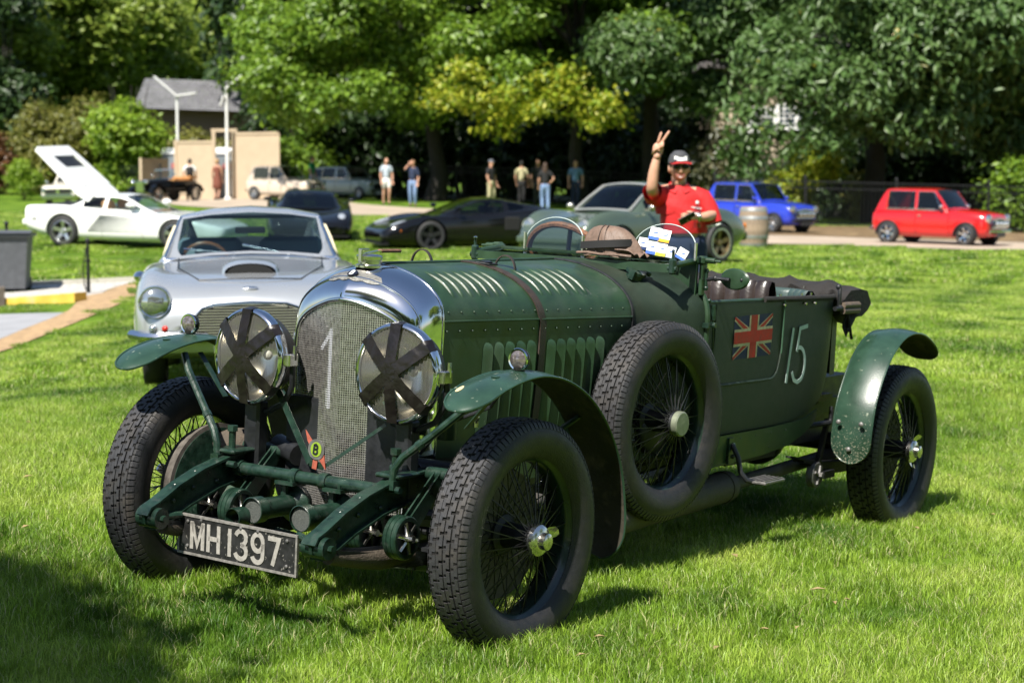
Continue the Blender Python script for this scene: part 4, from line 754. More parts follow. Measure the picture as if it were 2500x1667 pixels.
SAND = mat('bark_sand', (.33, .22, .115), .95, 0, .3, 9, .6, 40, dirt=(.2, .13, .07), dscale=5)
sheet('sand_verge', zz([(868, 935), (700, 985), (520, 1045), (440, 1120), (330, 1172), (150, 1242), (-300, 1400), (-500, 1660), (0, 1385), (200, 1312), (400, 1232), (640, 1132), (862, 1040)]), .012, SAND)
sheet('driveway', zz([(-600, 1000), (-600, 1500), (-300, 1396), (150, 1238), (330, 1168), (420, 1132), (30, 1142), (0, 1142)]), .006, mat('driveway_asphalt', (.26, .265, .28), .85, 0, .1, 2, .2, 30))
sheet('gravel_bed', zz([(-600, 975), (-200, 965), (140, 962), (860, 934), (690, 984), (520, 1040), (36, 1066), (-600, 1080)]), .008, mat('pale_gravel', (.42, .40, .37), .95, 0, .35, 14, .9, 30, dirt=(.2, .19, .18), dscale=16))
def kerb(name, pts, w, h, m, label, cat='kerb'):
    g = []
    for i, p in enumerate(pts):
        a = pts[max(i - 1, 0)]; c = pts[min(i + 1, len(pts) - 1)]; n = Vector((-(c - a).y, (c - a).x, 0)).normalized() * w / 2; z = Vector((0, 0, h)); g.append([p - n - z * .3, p - n + z, p + n + z, p + n - z * .3])
    mb = MB(); mb.grid(g); mb.add(g[0], [(0, 1, 2, 3)]); mb.add(g[-1], [(3, 2, 1, 0)]); o = mb.obj(name, m, smooth=0); return tag(o, label, cat)
kp = zz([(515, 1062), (430, 1068), (250, 1082), (36, 1096)]); kerb('yellow_kerb', kp, .34, .14, mat('kerb_yellow', (.62, .42, .06), .7, 0, .2, 3, dirt=(.45, .38, .25), dscale=3), 'worn yellow painted kerb at the end of the gravel bed')
kerb('concrete_edging', zz([(868, 928), (500, 944), (140, 958), (-200, 968)]), .16, .07, mat('edging_concrete', (.45, .42, .37), .85, 0, .15, 4), 'pale concrete edging strip between gravel bed and lawn', 'edging')
kp = zz([(30, 1100), (-150, 1120), (-500, 1150)]); kerb('timber_edging', kp, .25, .32, mat('old_timber', (.12, .095, .075), .85, 0, .35, 6, .3, 20), 'dark timber sleeper wall below the grey bin', 'timber')
# ---------------------------------------------------------------- grass
GRASS = bpy.data.materials.new('grass_blades'); GRASS.use_nodes = True
lawn_nodes(GRASS, [(.065, .155, .010), (.23, .36, .034), (.42, .52, .095)], True)
def blades(name, size, n, h0, h1, w, seed):
    r = np.random.default_rng(seed); p = (r.random((n, 2)) - .5) * size * 1.12; a = r.random(n) * 2 * np.pi; h = h0 + (h1 - h0) * r.random(n) ** 1.3; ln = h * (.25 + .75 * r.random(n)); dr = a + (r.random(n) - .5) * 2.5 + np.pi / 2
    ww = w * (.6 + .8 * r.random(n)); cx, sx_ = np.cos(a) * ww, np.sin(a) * ww; lx, ly = np.cos(dr) * ln, np.sin(dr) * ln; z = np.zeros(n)
    V = np.stack([np.c_[p[:, 0] - cx, p[:, 1] - sx_, z - .01], np.c_[p[:, 0] + cx, p[:, 1] + sx_, z - .01], np.c_[p[:, 0] - cx * .75 + lx * .35, p[:, 1] - sx_ * .75 + ly * .35, h * .6], np.c_[p[:, 0] + cx * .75 + lx * .35, p[:, 1] + sx_ * .75 + ly * .35, h * .6], np.c_[p[:, 0] + lx, p[:, 1] + ly, h * (.86 + .14 * r.random(n))]], 1).reshape(-1, 3)
    k = np.arange(n)[:, None] * 5; F = np.concatenate([k + np.array([[0, 1, 3]]), k + np.array([[0, 3, 2]]), k + np.array([[2, 3, 4]])], 1).reshape(-1, 3)
    return fastmesh(name, V, F, GRASS)
def fastmesh(name, V, F, m, smooth=False):
    me = bpy.data.meshes.new(name); V = np.ascontiguousarray(V, dtype=np.float32); F = np.ascontiguousarray(F, dtype=np.int32); k = F.shape[1]
    me.vertices.add(len(V)); me.vertices.foreach_set('co', V.ravel()); me.loops.add(F.size); me.loops.foreach_set('vertex_index', F.ravel()); me.polygons.add(len(F)); me.polygons.foreach_set('loop_start', np.arange(0, F.size, k, dtype=np.int32))
    me.update(calc_edges=True); me.materials.append(m)
    if smooth: me.polygons.foreach_set('use_smooth', [True] * len(F))
    return me
def inpoly(P_, x, y):
    c = np.zeros(len(x), bool); n = len(P_)
    for i in range(n):
        x0, y0 = P_[i]; x1, y1 = P_[i - 1]; m = ((y0 > y) != (y1 > y)) & (x < (x1 - x0) * (y - y0) / ((y1 - y0) if y1 != y0 else 1e-9) + x0); c ^= m
    return c
def scatter(name, protos, spacing, y0, y1, label, jit=.5, marg=.8, s0=.8, s1=1.2, side=.275, keep=None):
    r = np.random.default_rng(5); yy = np.arange(y0, y1, spacing); P_ = []
    for y in yy:
        hw = side * y + marg; x = np.arange(-hw, hw, spacing); P_.append(np.c_[x, np.full(len(x), y)])
    P_ = np.concatenate(P_); P_ += (r.random(P_.shape) - .5) * spacing * jit
    m = np.ones(len(P_), bool)
    for e in EXCL:
        for ox, oy in ((0, 0), (.55, 0), (-.55, 0), (0, .55), (0, -.55)): m &= ~inpoly(e, P_[:, 0] + ox * spacing, P_[:, 1] + oy * spacing)
    if keep is not None: m &= keep(P_)
    P_ = P_[m]; me = bpy.data.meshes.new(name); me.vertices.add(len(P_)); me.vertices.foreach_set('co', np.c_[P_, hz(P_[:, 0], P_[:, 1])].astype(np.float32).ravel()); me.update()
    o = tag(link(name, me), label, 'grass', kind='stuff'); col = bpy.data.collections.new(name + '_tufts')
    for p in protos: q = bpy.data.objects.new('grass_tuft', p); col.objects.link(q)
    ng = bpy.data.node_groups.new(name, 'GeometryNodeTree'); ng.interface.new_socket('Geometry', in_out='INPUT', socket_type='NodeSocketGeometry'); ng.interface.new_socket('Geometry', in_out='OUTPUT', socket_type='NodeSocketGeometry')
    N = ng.nodes; gi = N.new('NodeGroupInput'); go = N.new('NodeGroupOutput'); mp = N.new('GeometryNodeMeshToPoints'); ip = N.new('GeometryNodeInstanceOnPoints'); ci = N.new('GeometryNodeCollectionInfo'); ci.inputs[0].default_value = col; ci.inputs['Separate Children'].default_value = True; ci.inputs['Reset Children'].default_value = True
    ip.inputs['Pick Instance'].default_value = True; rv = N.new('FunctionNodeRandomValue'); rv.data_type = 'FLOAT_VECTOR'; rv.inputs[0].default_value = (-.05, -.05, 0); rv.inputs[1].default_value = (.05, .05, 6.28); rs = N.new('FunctionNodeRandomValue'); rs.data_type = 'FLOAT'; rs.inputs[2].default_value = s0; rs.inputs[3].default_value = s1; rs.inputs['Seed'].default_value = 3
    L = ng.links.new; L(gi.outputs[0], mp.inputs[0]); L(mp.outputs[0], ip.inputs['Points']); L(ci.outputs[0], ip.inputs['Instance']); L(rv.outputs[0], ip.inputs['Rotation']); L(rs.outputs[1], ip.inputs['Scale']); L(ip.outputs[0], go.inputs[0])
    md = o.modifiers.new('scatter', 'NODES'); md.node_group = ng; return o
near = [blades('tuft', .36, 1700, .022, .056, .0012, i) for i in range(5)]
mid = [blades('tuft_far', .8, 3000, .022, .045, .0028, 10 + i) for i in range(3)]
far_ = [blades('tuft_farther', 1.8, 3000, .025, .05, .008, 20 + i) for i in range(2)]
# ---------------------------------------------------------------- trees
def leaf_mat(name, c0, c1, c2=None, trans=.4, p2=.08):
    if name in MATS: return MATS[name]
    m = bpy.data.materials.new(name); m.use_nodes = True; t = m.node_tree; L = t.links.new; b = t.nodes['Principled BSDF']; g = t.nodes.new('ShaderNodeNewGeometry'); cr = t.nodes.new('ShaderNodeValToRGB'); e = cr.color_ramp.elements; e[0].color = (*c0, 1); e[1].color = (*c1, 1); e[1].position = .9 if c2 else 1
    if c2: q = e.new(1 - p2); q.color = (*c1, 1); e[1].position = 1 - p2; e[2].position = 1 - p2 + .01; e[2].color = (*c2, 1)
    L(g.outputs['Random Per Island'], cr.inputs[0]); L(cr.outputs[0], b.inputs['Base Color']); b.inputs['Roughness'].default_value = .42; b.inputs['Specular IOR Level'].default_value = .5
    tl = t.nodes.new('ShaderNodeBsdfTranslucent'); L(cr.outputs[0], tl.inputs[0]); mx = t.nodes.new('ShaderNodeMixShader'); mx.inputs[0].default_value = trans; L(b.outputs[0], mx.inputs[1]); L(tl.outputs[0], mx.inputs[2]); L(mx.outputs[0], t.nodes['Material Output'].inputs[0]); MATS[name] = m; return m
def leaf_cloud(name, clumps, n, size, m, seed, droop=.3, shell=.55, asp=.55):
    """folded leaves gathered on many small sprays spread over the clumps' volumes"""
    r = np.random.default_rng(seed); C = np.array([c[0] for c in clumps], float); Rd = np.array([c[1] if hasattr(c[1], '__len__') else (c[1],) * 3 for c in clumps], float); wt = (Rd[:, 0] * Rd[:, 1] + Rd[:, 1] * Rd[:, 2] + Rd[:, 0] * Rd[:, 2]); wt /= wt.sum()
    ns = max(8, n // 14); ci = r.choice(len(C), ns, p=wt); d = r.normal(size=(ns, 3)); d /= np.linalg.norm(d, axis=1)[:, None]; rad = shell + (1.06 - shell) * r.random(ns) ** .7; sc = C[ci] + d * Rd[ci] * rad[:, None]; srad = size * (1.2 + 1.6 * r.random(ns))
    si = r.integers(0, ns, n); o = r.normal(size=(n, 3)) * .55; p = sc[si] + o * srad[si][:, None] * np.array([1, 1, .6]); nrm = d[si] * .7 + r.normal(size=(n, 3)) * .45 + np.array([0, 0, .55]); nrm /= np.linalg.norm(nrm, axis=1)[:, None]
    t = r.normal(size=(n, 3)) + d[si] * .6; t[:, 2] -= droop; t -= nrm * (t * nrm).sum(1)[:, None]; t /= np.linalg.norm(t, axis=1)[:, None]; s = np.cross(nrm, t); sz = size * (.6 + .8 * r.random(n)); L_ = t * sz[:, None]; W_ = s * (sz * asp)[:, None]
    fold = nrm * (sz * .12)[:, None]
    V = np.stack([p - L_ * .5, p + W_ * .5 + fold - L_ * .05, p + L_ * .55 - fold, p - W_ * .5 + fold - L_ * .05], 1).reshape(-1, 3); k = np.arange(n)[:, None] * 4; F = np.concatenate([k + np.array([[0, 1, 2]]), k + np.array([[0, 2, 3]])], 1).reshape(-1, 3)
    return fastmesh(name, V, F, m)
BARK = mat('bark', (.055, .042, .032), .9, 0, .35, 6, .6, 14); BARKD = mat('dark_bark', (.016, .013, .010), .9, 0, .3, 6, .6, 14)
def limb_mesh(h, r0, limbs, seed, lean=0):
    rr = random.Random(seed); mb = MB(); n = 9; pts = [Vector((lean * (k / n) ** 2 * h * .3 + rr.uniform(-1, 1) * .02 * h * (k > 0), rr.uniform(-1, 1) * .02 * h * (k > 0), h * k / n)) for k in range(n + 1)]; mb.tube(pts, [r0 * (1.35 if k == 0 else 1) * (1 - .8 * k / n) for k in range(n + 1)], 9)
    for (bx, by, bz), at in limbs:
        i = min(n, int(at * n)); a = pts[i]; e = Vector((bx, by, bz)); mdl = (a + e) / 2 + Vector((0, 0, .08 * (e - a).length)); q = crom([a, mdl, e], 5); mb.tube([Vector(v) for v in q], [r0 * .42 * (1 - .85 * k / 10) for k in range(11)], 6)
    return mb
def tree(name, label, base, h, clumps, n, leaf, m, seed, trunk_r=.25, bark=BARK, group=None, droop=.3, shell=.55, th=None, asp=.55, cat='tree'):
    o = thing(name, label, cat, base, 0, group); lm = [((c[0][0] * .8, c[0][1] * .8, c[0][2]), .35 + .5 * random.random()) for c in clumps[:14]]
    limb_mesh(th or h * .85, trunk_r, lm, seed).obj('trunk', bark, o, smooth=60); link('crown', leaf_cloud('crown', clumps, n, leaf, m, seed, droop, shell, asp), o); return o
def blobs(seed, cx, cy, cz, rx, ry, rz, n, r0, r1, flat=.7, zmin=None):
    rr = random.Random(seed); out = []
    while len(out) < n:
        x, y, z = rr.uniform(-1, 1), rr.uniform(-1, 1), rr.uniform(-1, 1); q = math.sqrt(x * x + y * y + z * z)
        if q > 1 or q < .35: continue
        r = rr.uniform(r0, r1); p = (cx + x * rx, cy + y * ry, cz + z * rz)
        if zmin is not None and p[2] - r * flat < zmin: continue
        out.append((p, (r, r, r * flat)))
    return out
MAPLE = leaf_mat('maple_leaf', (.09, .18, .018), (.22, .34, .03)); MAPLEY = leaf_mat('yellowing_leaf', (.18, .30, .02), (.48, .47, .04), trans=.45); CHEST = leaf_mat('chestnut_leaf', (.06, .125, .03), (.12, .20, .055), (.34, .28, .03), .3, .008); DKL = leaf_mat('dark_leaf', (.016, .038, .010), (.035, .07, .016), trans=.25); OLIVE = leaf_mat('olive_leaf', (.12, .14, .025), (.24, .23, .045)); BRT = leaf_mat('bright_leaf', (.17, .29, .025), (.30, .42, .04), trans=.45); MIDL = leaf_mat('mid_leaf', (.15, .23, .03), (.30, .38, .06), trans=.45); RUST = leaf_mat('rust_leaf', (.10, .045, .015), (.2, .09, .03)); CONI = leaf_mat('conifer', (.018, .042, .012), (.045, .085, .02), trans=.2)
def at(x, D): p = W(x, 600, D); return on(p.x, p.y)
def lz(base, y, D): return W(0, y, D).z - base.z      # height above a base that shows at image row y
# big bright tree in the middle
B0 = at(1000, 80); cl = blobs(3, 0, 0, 7.6, 7.4, 5.0, 5.4, 52, 1.0, 1.9, .7, 3.0) + [((x, -4.2 + .5 * random.random(), z), (1.2, .9, .8)) for x, z in ((-5.9, 4.4), (-6.6, 4.9), (-4.4, 3.9), (-2.5, 4.3), (4.5, 4.4), (5.8, 5.0))]
tree('maple_tree', 'big bright green maple whose low boughs spread over the middle of the picture', B0, 13, cl, 78000, .25, MAPLE, 11, .38, BARKD, th=10)
# low yellowing bough belongs to the next tree
B1 = at(1330, 76); _r = random.Random(4); cl = [((-5.4 + 6.4 * (k / 33) + _r.uniform(-.3, .3), -3.6 + _r.uniform(-.8, .8), 4.05 + .5 * math.sin(k * .37) + _r.uniform(-.55, .75)), (_r.uniform(.3, .6), _r.uniform(.3, .6), _r.uniform(.18, .36))) for k in range(34)] + blobs(8, -.8, -.5, 7.6, 4.4, 4.2, 4.2, 24, .8, 1.5, .65, 4.0)
o = tree('yellowing_oak_tree', 'tree with sunlit yellow leaves along its lowest bough beside the dark trunk', B1, 12, cl[34:], 32000, .25, MAPLE, 12, .32, BARKD, th=9); link('yellow_bough', leaf_cloud('yellow_bough', cl[:34], 3400, .22, MAPLEY, 13), o)
# chestnuts on the right
for i, (x, D, lab, n) in enumerate(((1500, 77, 'dark chestnut tree with thick trunk rising behind the waving man', 42000), (2010, 66, 'broad chestnut tree with dark trunk standing between the blue and red small cars', 72000), (2420, 68, 'chestnut tree at the right edge behind the red small car', 46000))):
    Bq = at(x, D); lo = (2.9, 2.5, 1.6)[i]; cl = blobs(21 + i, (1.8, .2, .3)[i], -1.5, 7.0, (4.2, 5.9, 4.4)[i], 4.2, 4.6, (20, 38, 24)[i], 1.0, 1.9, .75, lo)
    if i == 2: cl += blobs(77, 0, -2, 3.2, 3, 2, 1.6, 8, .8, 1.2, .8, .6)
    cl = [c for c in cl if not (1670 < 1176 + (Bq.x + c[0][0]) / (Bq.y + c[0][1]) * FI < 1900 and Bq.z + c[0][2] - 1.62 < (403 - 205) / FI * D)]
    def shades(c):
        x, y, z = Bq.x + c[0][0], Bq.y + c[0][1], Bq.z + c[0][2]; k = (79 - y) / -SUNV.y; return 8.2 < x - SUNV.x * k < 13.4 and 1.4 < z - SUNV.z * k < 6.5
    cl = [c for c in cl if not shades(c)]
    if i == 1: cl += [((W(px_, py_, D - 4).x - Bq.x, -4, W(px_, py_, D - 4).z - Bq.z), (.55, .5, .4)) for px_, py_ in ((1700, 250), (1740, 300), (1770, 215), (1840, 205), (1880, 250), (1900, 320), (1690, 340), (1800, 330), (1720, 380))]
    tree('chestnut_tree', lab, Bq, 12.5, cl, n, .28, CHEST, 31 + i, .42, BARKD, 'chestnut trees along the fence', .7, .5, 9.5, .42)
# dark wood that closes the view
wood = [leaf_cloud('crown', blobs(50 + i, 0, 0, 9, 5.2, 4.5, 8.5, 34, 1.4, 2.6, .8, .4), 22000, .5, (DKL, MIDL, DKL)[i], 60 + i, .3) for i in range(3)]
tm = limb_mesh(15, .4, [], 5).obj('trunk', BARKD); tm_me = tm.data; bpy.data.objects.remove(tm)
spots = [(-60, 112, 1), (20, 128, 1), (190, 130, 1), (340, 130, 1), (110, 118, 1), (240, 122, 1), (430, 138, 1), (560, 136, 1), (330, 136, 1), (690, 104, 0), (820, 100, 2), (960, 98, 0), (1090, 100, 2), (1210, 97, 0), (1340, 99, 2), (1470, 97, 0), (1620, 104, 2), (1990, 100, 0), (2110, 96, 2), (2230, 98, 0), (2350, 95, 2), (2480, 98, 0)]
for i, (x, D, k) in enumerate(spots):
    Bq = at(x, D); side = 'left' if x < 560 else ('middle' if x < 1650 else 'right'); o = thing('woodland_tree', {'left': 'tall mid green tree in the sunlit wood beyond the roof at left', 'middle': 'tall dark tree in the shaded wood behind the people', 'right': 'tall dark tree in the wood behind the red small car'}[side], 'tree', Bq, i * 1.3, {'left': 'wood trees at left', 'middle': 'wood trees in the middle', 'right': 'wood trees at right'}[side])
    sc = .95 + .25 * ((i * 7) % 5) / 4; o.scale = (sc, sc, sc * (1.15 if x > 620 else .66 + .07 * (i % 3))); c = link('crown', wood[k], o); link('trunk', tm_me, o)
# shaded undergrowth under the canopies: separate shrubs
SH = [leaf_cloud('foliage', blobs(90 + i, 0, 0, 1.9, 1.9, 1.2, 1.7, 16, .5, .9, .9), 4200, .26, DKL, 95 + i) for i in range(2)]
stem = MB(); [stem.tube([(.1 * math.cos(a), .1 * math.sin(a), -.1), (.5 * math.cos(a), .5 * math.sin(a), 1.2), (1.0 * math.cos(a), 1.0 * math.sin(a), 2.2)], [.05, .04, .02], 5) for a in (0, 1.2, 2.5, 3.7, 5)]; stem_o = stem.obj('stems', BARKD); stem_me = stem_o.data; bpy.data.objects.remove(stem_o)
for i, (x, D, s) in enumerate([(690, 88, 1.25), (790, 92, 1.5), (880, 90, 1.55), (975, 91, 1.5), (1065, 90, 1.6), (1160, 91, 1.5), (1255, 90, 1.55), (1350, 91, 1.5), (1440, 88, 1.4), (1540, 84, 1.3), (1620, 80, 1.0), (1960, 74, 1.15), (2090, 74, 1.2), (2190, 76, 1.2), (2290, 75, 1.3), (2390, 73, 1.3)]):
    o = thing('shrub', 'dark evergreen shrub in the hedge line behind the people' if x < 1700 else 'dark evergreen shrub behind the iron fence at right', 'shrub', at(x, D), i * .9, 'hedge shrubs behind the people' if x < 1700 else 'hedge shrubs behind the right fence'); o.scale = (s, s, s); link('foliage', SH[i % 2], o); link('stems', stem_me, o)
def shrub(name, label, x, D, w, h, n, leaf, m, seed, cat='shrub', dep=None, group=None):
    Bq = at(x, D); dep = dep or w * .6; o = thing(name, label, cat, Bq, 0, group); link('foliage', leaf_cloud('foliage', blobs(seed, 0, 0, h * .5, w * .42, dep * .42, h * .46, 18, w * .13, w * .22, 1), n, leaf, m, seed), o)
    q = link('stems', stem_me, o); q.scale = (w * .3, dep * .3, h * .4); return o
shrub('olive_bush', 'wide olive green bush at left behind the lawn', 165, 96, 5.6, 4.7, 15000, .2, OLIVE, 201)
shrub('tall_shrub', 'bright green young tree rising above the olive bush', 300, 93, 3.2, 5.9, 12000, .26, BRT, 202, 'tree')
shrub('rust_bush', 'rust brown shrub at the far left edge', -5, 95, 2.2, 3.0, 4000, .2, RUST, 203)
shrub('lime_shrub', 'small lime green upright shrub before the olive bush', 58, 90, 1.3, 2.0, 2600, .14, BRT, 204)
shrub('back_bush', 'brown tinged bush below the grey roof', 470, 98, 4.2, 2.9, 8000, .24, OLIVE, 205)
shrub('hedge_bush', 'leafy green hedge bush at the end of the tan fence', 700, 86, 2.6, 4.2, 8000, .2, MAPLE, 206)
shrub('yellow_shrub', 'sunlit yellow green shrub in front of the house', 1850, 66, 2.4, 2.5, 9000, .15, MAPLEY, 207)
shrub('sunlit_shrub', 'yellow green shrub left of the big dark trunk', 1985, 72, 1.4, 2.0, 2600, .18, OLIVE, 208)
shrub('fence_shrub', 'green shrub by the fence at the right edge', 2330, 60, 1.8, 2.2, 4200, .18, MAPLE, 209)
shrub('conifer', 'dark conifer at the upper left corner', 15, 106, 3.4, 16, 15000, .4, CONI, 210, 'tree')
shrub('climber', 'pale flowering climber over the tree beside the house', 1650, 74, 2.0, 3.4, 4200, .2, leaf_mat('mixed_leaf', (.03, .04, .012), (.12, .11, .05), (.5, .5, .45), .2, .1), 211)
# trees behind the photographer whose shade falls into the corner of the lawn and which show in the chrome
_s = ground_at(-330, 1545); _s = _s + SUNV * (5.6 / SUNV.z)
for i, (x, y, z, s, lab) in enumerate(((_s.x, _s.y, 5.6, 1.0, 'tree left of the camera whose shade falls on the near lawn'), (-16, -24, 7, 1.5, 'tree standing far behind the camera at left'), (-6, -30, 7, 1.6, 'tree standing behind the camera, left of the middle'), (5, -29, 7, 1.6, 'tree standing straight behind the camera'), (15, -27, 7, 1.6, 'tree standing behind the camera at right'), (26, -12, 7, 1.4, 'tree standing far to the right of the camera'), (34, 12, 7, 1.4, 'tree standing right of the lawn out of view'), (-34, 4, 7, 1.4, 'tree standing left of the lawn out of view'))):
    if i == 0: cl = blobs(301, 0, 0, z, .75, 1.15, .5, 14, .35, .55, .8); SHT = tree('shade_tree', lab, on(x, y), 8, cl, 11000, .16, MAPLE, 301, .12, BARK, th=5.2)
    else:
        o = thing('park_tree', lab, 'tree', on(x, y), i); link('crown', wood[1], o); link('trunk', tm_me, o); o.scale = (s * .9, s * .9, s * .72)
# ---------------------------------------------------------------- fences, buildings, lamps
IRON = mat('black_fence', (.010, .011, .012), .45, .2)
def iron_fence(label, a, c, h, step, group=None):
    a, c = Vector(a), Vector(c); n = max(2, int((c - a).length / step)); o = thing('iron_fence', label, 'fence', a, 0, group); d = (c - a)
    def pt(u): q = a + d * u; return Vector((q.x - a.x, q.y - a.y, gz(q.x, q.y) - a.z))
    mb = MB(); [mb.cyl(pt(i / n) + Vector((0, 0, .08)), pt(i / n) + Vector((0, 0, h)), .011, n=4, cap=False) for i in range(n)]; mb.obj('pickets', IRON, o, smooth=0, kind='stuff')
    for z in (.15, h - .25, h - .05): mb = MB(); mb.tube([pt(u) + Vector((0, 0, z)) for u in np.linspace(0, 1, 9)], .022, 4); mb.obj('rail', IRON, o, smooth=0)
    np_ = max(2, int(d.length / 2.4) + 1)
    for i in range(np_): q = pt(i / (np_ - 1)); mb = MB(); mb.box(q + Vector((0, 0, h / 2)), (.07, .07, h + .1)); mb.ball(q + Vector((0, 0, h + .08)), .05, 8, 6); mb.obj('post', IRON, o)
    return o
iron_fence('black iron railing along the path behind the blue and red small cars', at(1640, 59), at(2480, 58), 1.45, .11)
iron_fence('black iron railing in the shade behind the group of people', at(905, 85), at(1640, 82), 1.5, .13)
iron_fence('black iron railing beside the pale cream small car', at(520, 88), at(660, 85.5), 1.5, .12)
iron_fence('short black iron railing left of the tan fence', at(250, 93), at(372, 91), 1.5, .12)
TAN = mat('tan_boards', (.46, .36, .25), .7, 0, .06, 2, .1, 8)
def board_fence(label, pts, h):
    a = Vector(pts[0]); o = thing('tan_fence', label, 'fence', a)
    for i in range(len(pts) - 1):
        p, q = Vector(pts[i]), Vector(pts[i + 1]); L_ = (q - p).length; n = max(1, round(L_ / 2.3))
        for k in range(n):
            u = p + (q - p) * (k / n) - a; v = p + (q - p) * ((k + 1) / n) - a; hh = h[i] + (h[i + 1] - h[i]) * (k + .5) / n; nb = 12
            ang = math.atan2((v - u).y, (v - u).x)
            for j in range(nb): c = u + (v - u) * ((j + .5) / nb); mb = MB(); mb.box(c + Vector((0, 0, hh / 2 + .02)), ((v - u).length / nb * .97, .02, hh), Matrix.Rotation(ang, 4, 'Z')); mb.obj('board', TAN, o, smooth=0)
            mb = MB(); mb.box((u + v) / 2 + Vector((0, 0, hh + .04)), ((v - u).length - .14, .09, .10), Matrix.Rotation(ang, 4, 'Z')); mb.obj('cap_rail', TAN, o, smooth=0)
            mb = MB(); mb.box(u + Vector((0, 0, hh / 2 + .06)), (.13, .13, hh + .16), Matrix.Rotation(ang, 4, 'Z')); mb.obj('post', TAN, o, smooth=0)
    return o
board_fence('tan board fence panel with lower section at its left end', [at(328, 90), at(390, 92)], [1.75, 1.75])
board_fence('tall tan board fence left of the portable toilet', [at(408, 88), at(497, 87)], [2.35, 2.7])
board_fence('tall tan board fence right of the portable toilet', [at(540, 86), at(645, 84.5)], [2.7, 2.9])
def toilet(x, D, label):
    o = thing('portable_toilet', label, 'toilet', at(x, D), .2); mb = MB(); mb.box((0, 0, 1.0), (1.1, 1.1, 2.0), b=.04); mb.obj('cabin', mat('toilet_dark_grey', (.10, .115, .13), .5), o); mb = MB(); g = [[(x_ * k, y_ * k, z) for x_, y_ in ((-.58, -.58), (.58, -.58), (.58, .58), (-.58, .58))] for k, z in ((1, 2.0), (1, 2.1), (.85, 2.25), (.4, 2.3), (.01, 2.3))]; mb.grid(g, cv=True); mb.obj('roof', mat('toilet_white_roof', (.78, .79, .8), .4, trans=0), o, smooth=50)
    mb = MB(); mb.box((0, -.565, .98), (.8, .03, 1.8), b=.01); d = mb.obj('door', mat('toilet_door', (.22, .25, .28), .4), o); mb = MB(); mb.box((.1, -.585, 1.45), (.35, .01, .25)); mb.obj('door_sign', mat('sign_red', (.45, .10, .09), .5), d); mb = MB(); mb.box((.3, -.6, 1.0), (.05, .05, .15)); mb.obj('handle', IRON, d)
TB = at(497, 87); o = thing('gate_header', 'tan timber header over the gap in the tall tan fence', 'beam', TB); mb = MB(); mb.box((.42, 0, 3.05), (1.15, .14, .14)); mb.obj('beam', TAN, o); mb = MB(); mb.box((-.05, 0, 1.55), (.16, .16, 3.1)); mb.obj('post', TAN, o)
toilet(400, 93.5, 'grey portable toilet with white roof and small red sign between the tan fences'); toilet(517, 88.5, 'portable toilet with white domed roof standing in the tan fence gap')
LMP = mat('lamp_post_white', (.72, .72, .70), .45)
def lamp(x, D, hgt, label, arms):
    o = thing('street_lamp', label, 'lamp', at(x, D)); mb = MB(); mb.cyl((0, 0, 0), (0, 0, hgt), .085, .06, 12); mb.lathe([(.16, 0), (.16, .05), (.1, .12)], 12); mb.obj('pole', LMP, o)
    for dx, dz, ln in arms: mb = MB(); mb.box((dx * .5, -.1, hgt + dz * .5), (ln, .24, .07), Matrix.Rotation(-math.atan2(dz, dx), 4, 'Y'), b=.02); mb.obj('lamp_head', LMP, o)
lamp(412, 93, lz(at(412, 93), 222, 93), 'white lamp post with two slanting heads behind the tan fence', ((-1.1, .95, 1.35), (.85, .12, 1.0)))
lamp(525, 85.5, lz(at(525, 85.5), 205, 85.5), 'white lamp post with one raised head before the tan fence', ((.8, .65, 1.1), (-.35, -1.05, .5)))
# grey roofed building at left
BB = at(540, 102); o = thing('roofed_building', 'long low building with grey shingle roof behind the lamp posts', 'building', BB)
zt = lz(BB, 178, 102); ze = lz(BB, 252, 102); mb = MB(); mb.box((-.6, 3, ze / 2), (8.5, 6, ze)); mb.obj('wall', mat('brown_wall', (.20, .13, .09), .8), o, smooth=0)
mb = MB()
for k in range(14):
    u0, u1 = k / 14, (k + 1.15) / 14; y0_, z0_ = -1 + 3.5 * u0, ze + (zt - ze) * u0; y1_, z1_ = -1 + 3.5 * u1, ze + (zt - ze) * u1; mb.grid([[(-5, y0_, z0_ + .05), (3.6, y0_, z0_ + .05 - .3)], [(-5, y1_, z1_), (3.6, y1_, z1_ - .3)]], flip=True)
mb.box((-.7, 4, zt - .3), (8.4, 3.2, .1)); mb.obj('roof', mat('grey_shingle', (.17, .17, .18), .85, 0, .2, 2, .3, 10), o, smooth=0)
# house at right behind the trees
HB = at(1800, 79); o = thing('house', 'beige house with white paned windows glimpsed between the trees', 'house', HB)
hw_, hz0 = 6.0, lz(HB, 160, 79); mb = MB(); mb.box((0, 3, hz0 / 2), (hw_, 6, hz0)); wl = mb.obj('wall', mat('beige_wall', (.50, .41, .31), .85, 0, .1, 2), o, smooth=0)
for k in range(22): mb = MB(); mb.box((0, -.012, .25 + k * hz0 / 22), (hw_, .03, hz0 / 22 - .05)); mb.obj('siding_board', MATS['beige_wall'], wl, smooth=0)
mb = MB(); mb.prism([(-hw_ / 2 - .5, hz0), (hw_ / 2 + .5, hz0), (0, hz0 + 3)], 7, Matrix(((1, 0, 0, 0), (0, 0, 1, -.5), (0, 1, 0, 0), (0, 0, 0, 1)))); mb.obj('roof', mat('house_roof', (.12, .11, .11), .85), o, smooth=0)
WHT = mat('white_trim', (.8, .8, .78), .5); PANE = mat('window_dark_pane', (.05, .07, .09), .08, 0, spec=.9)
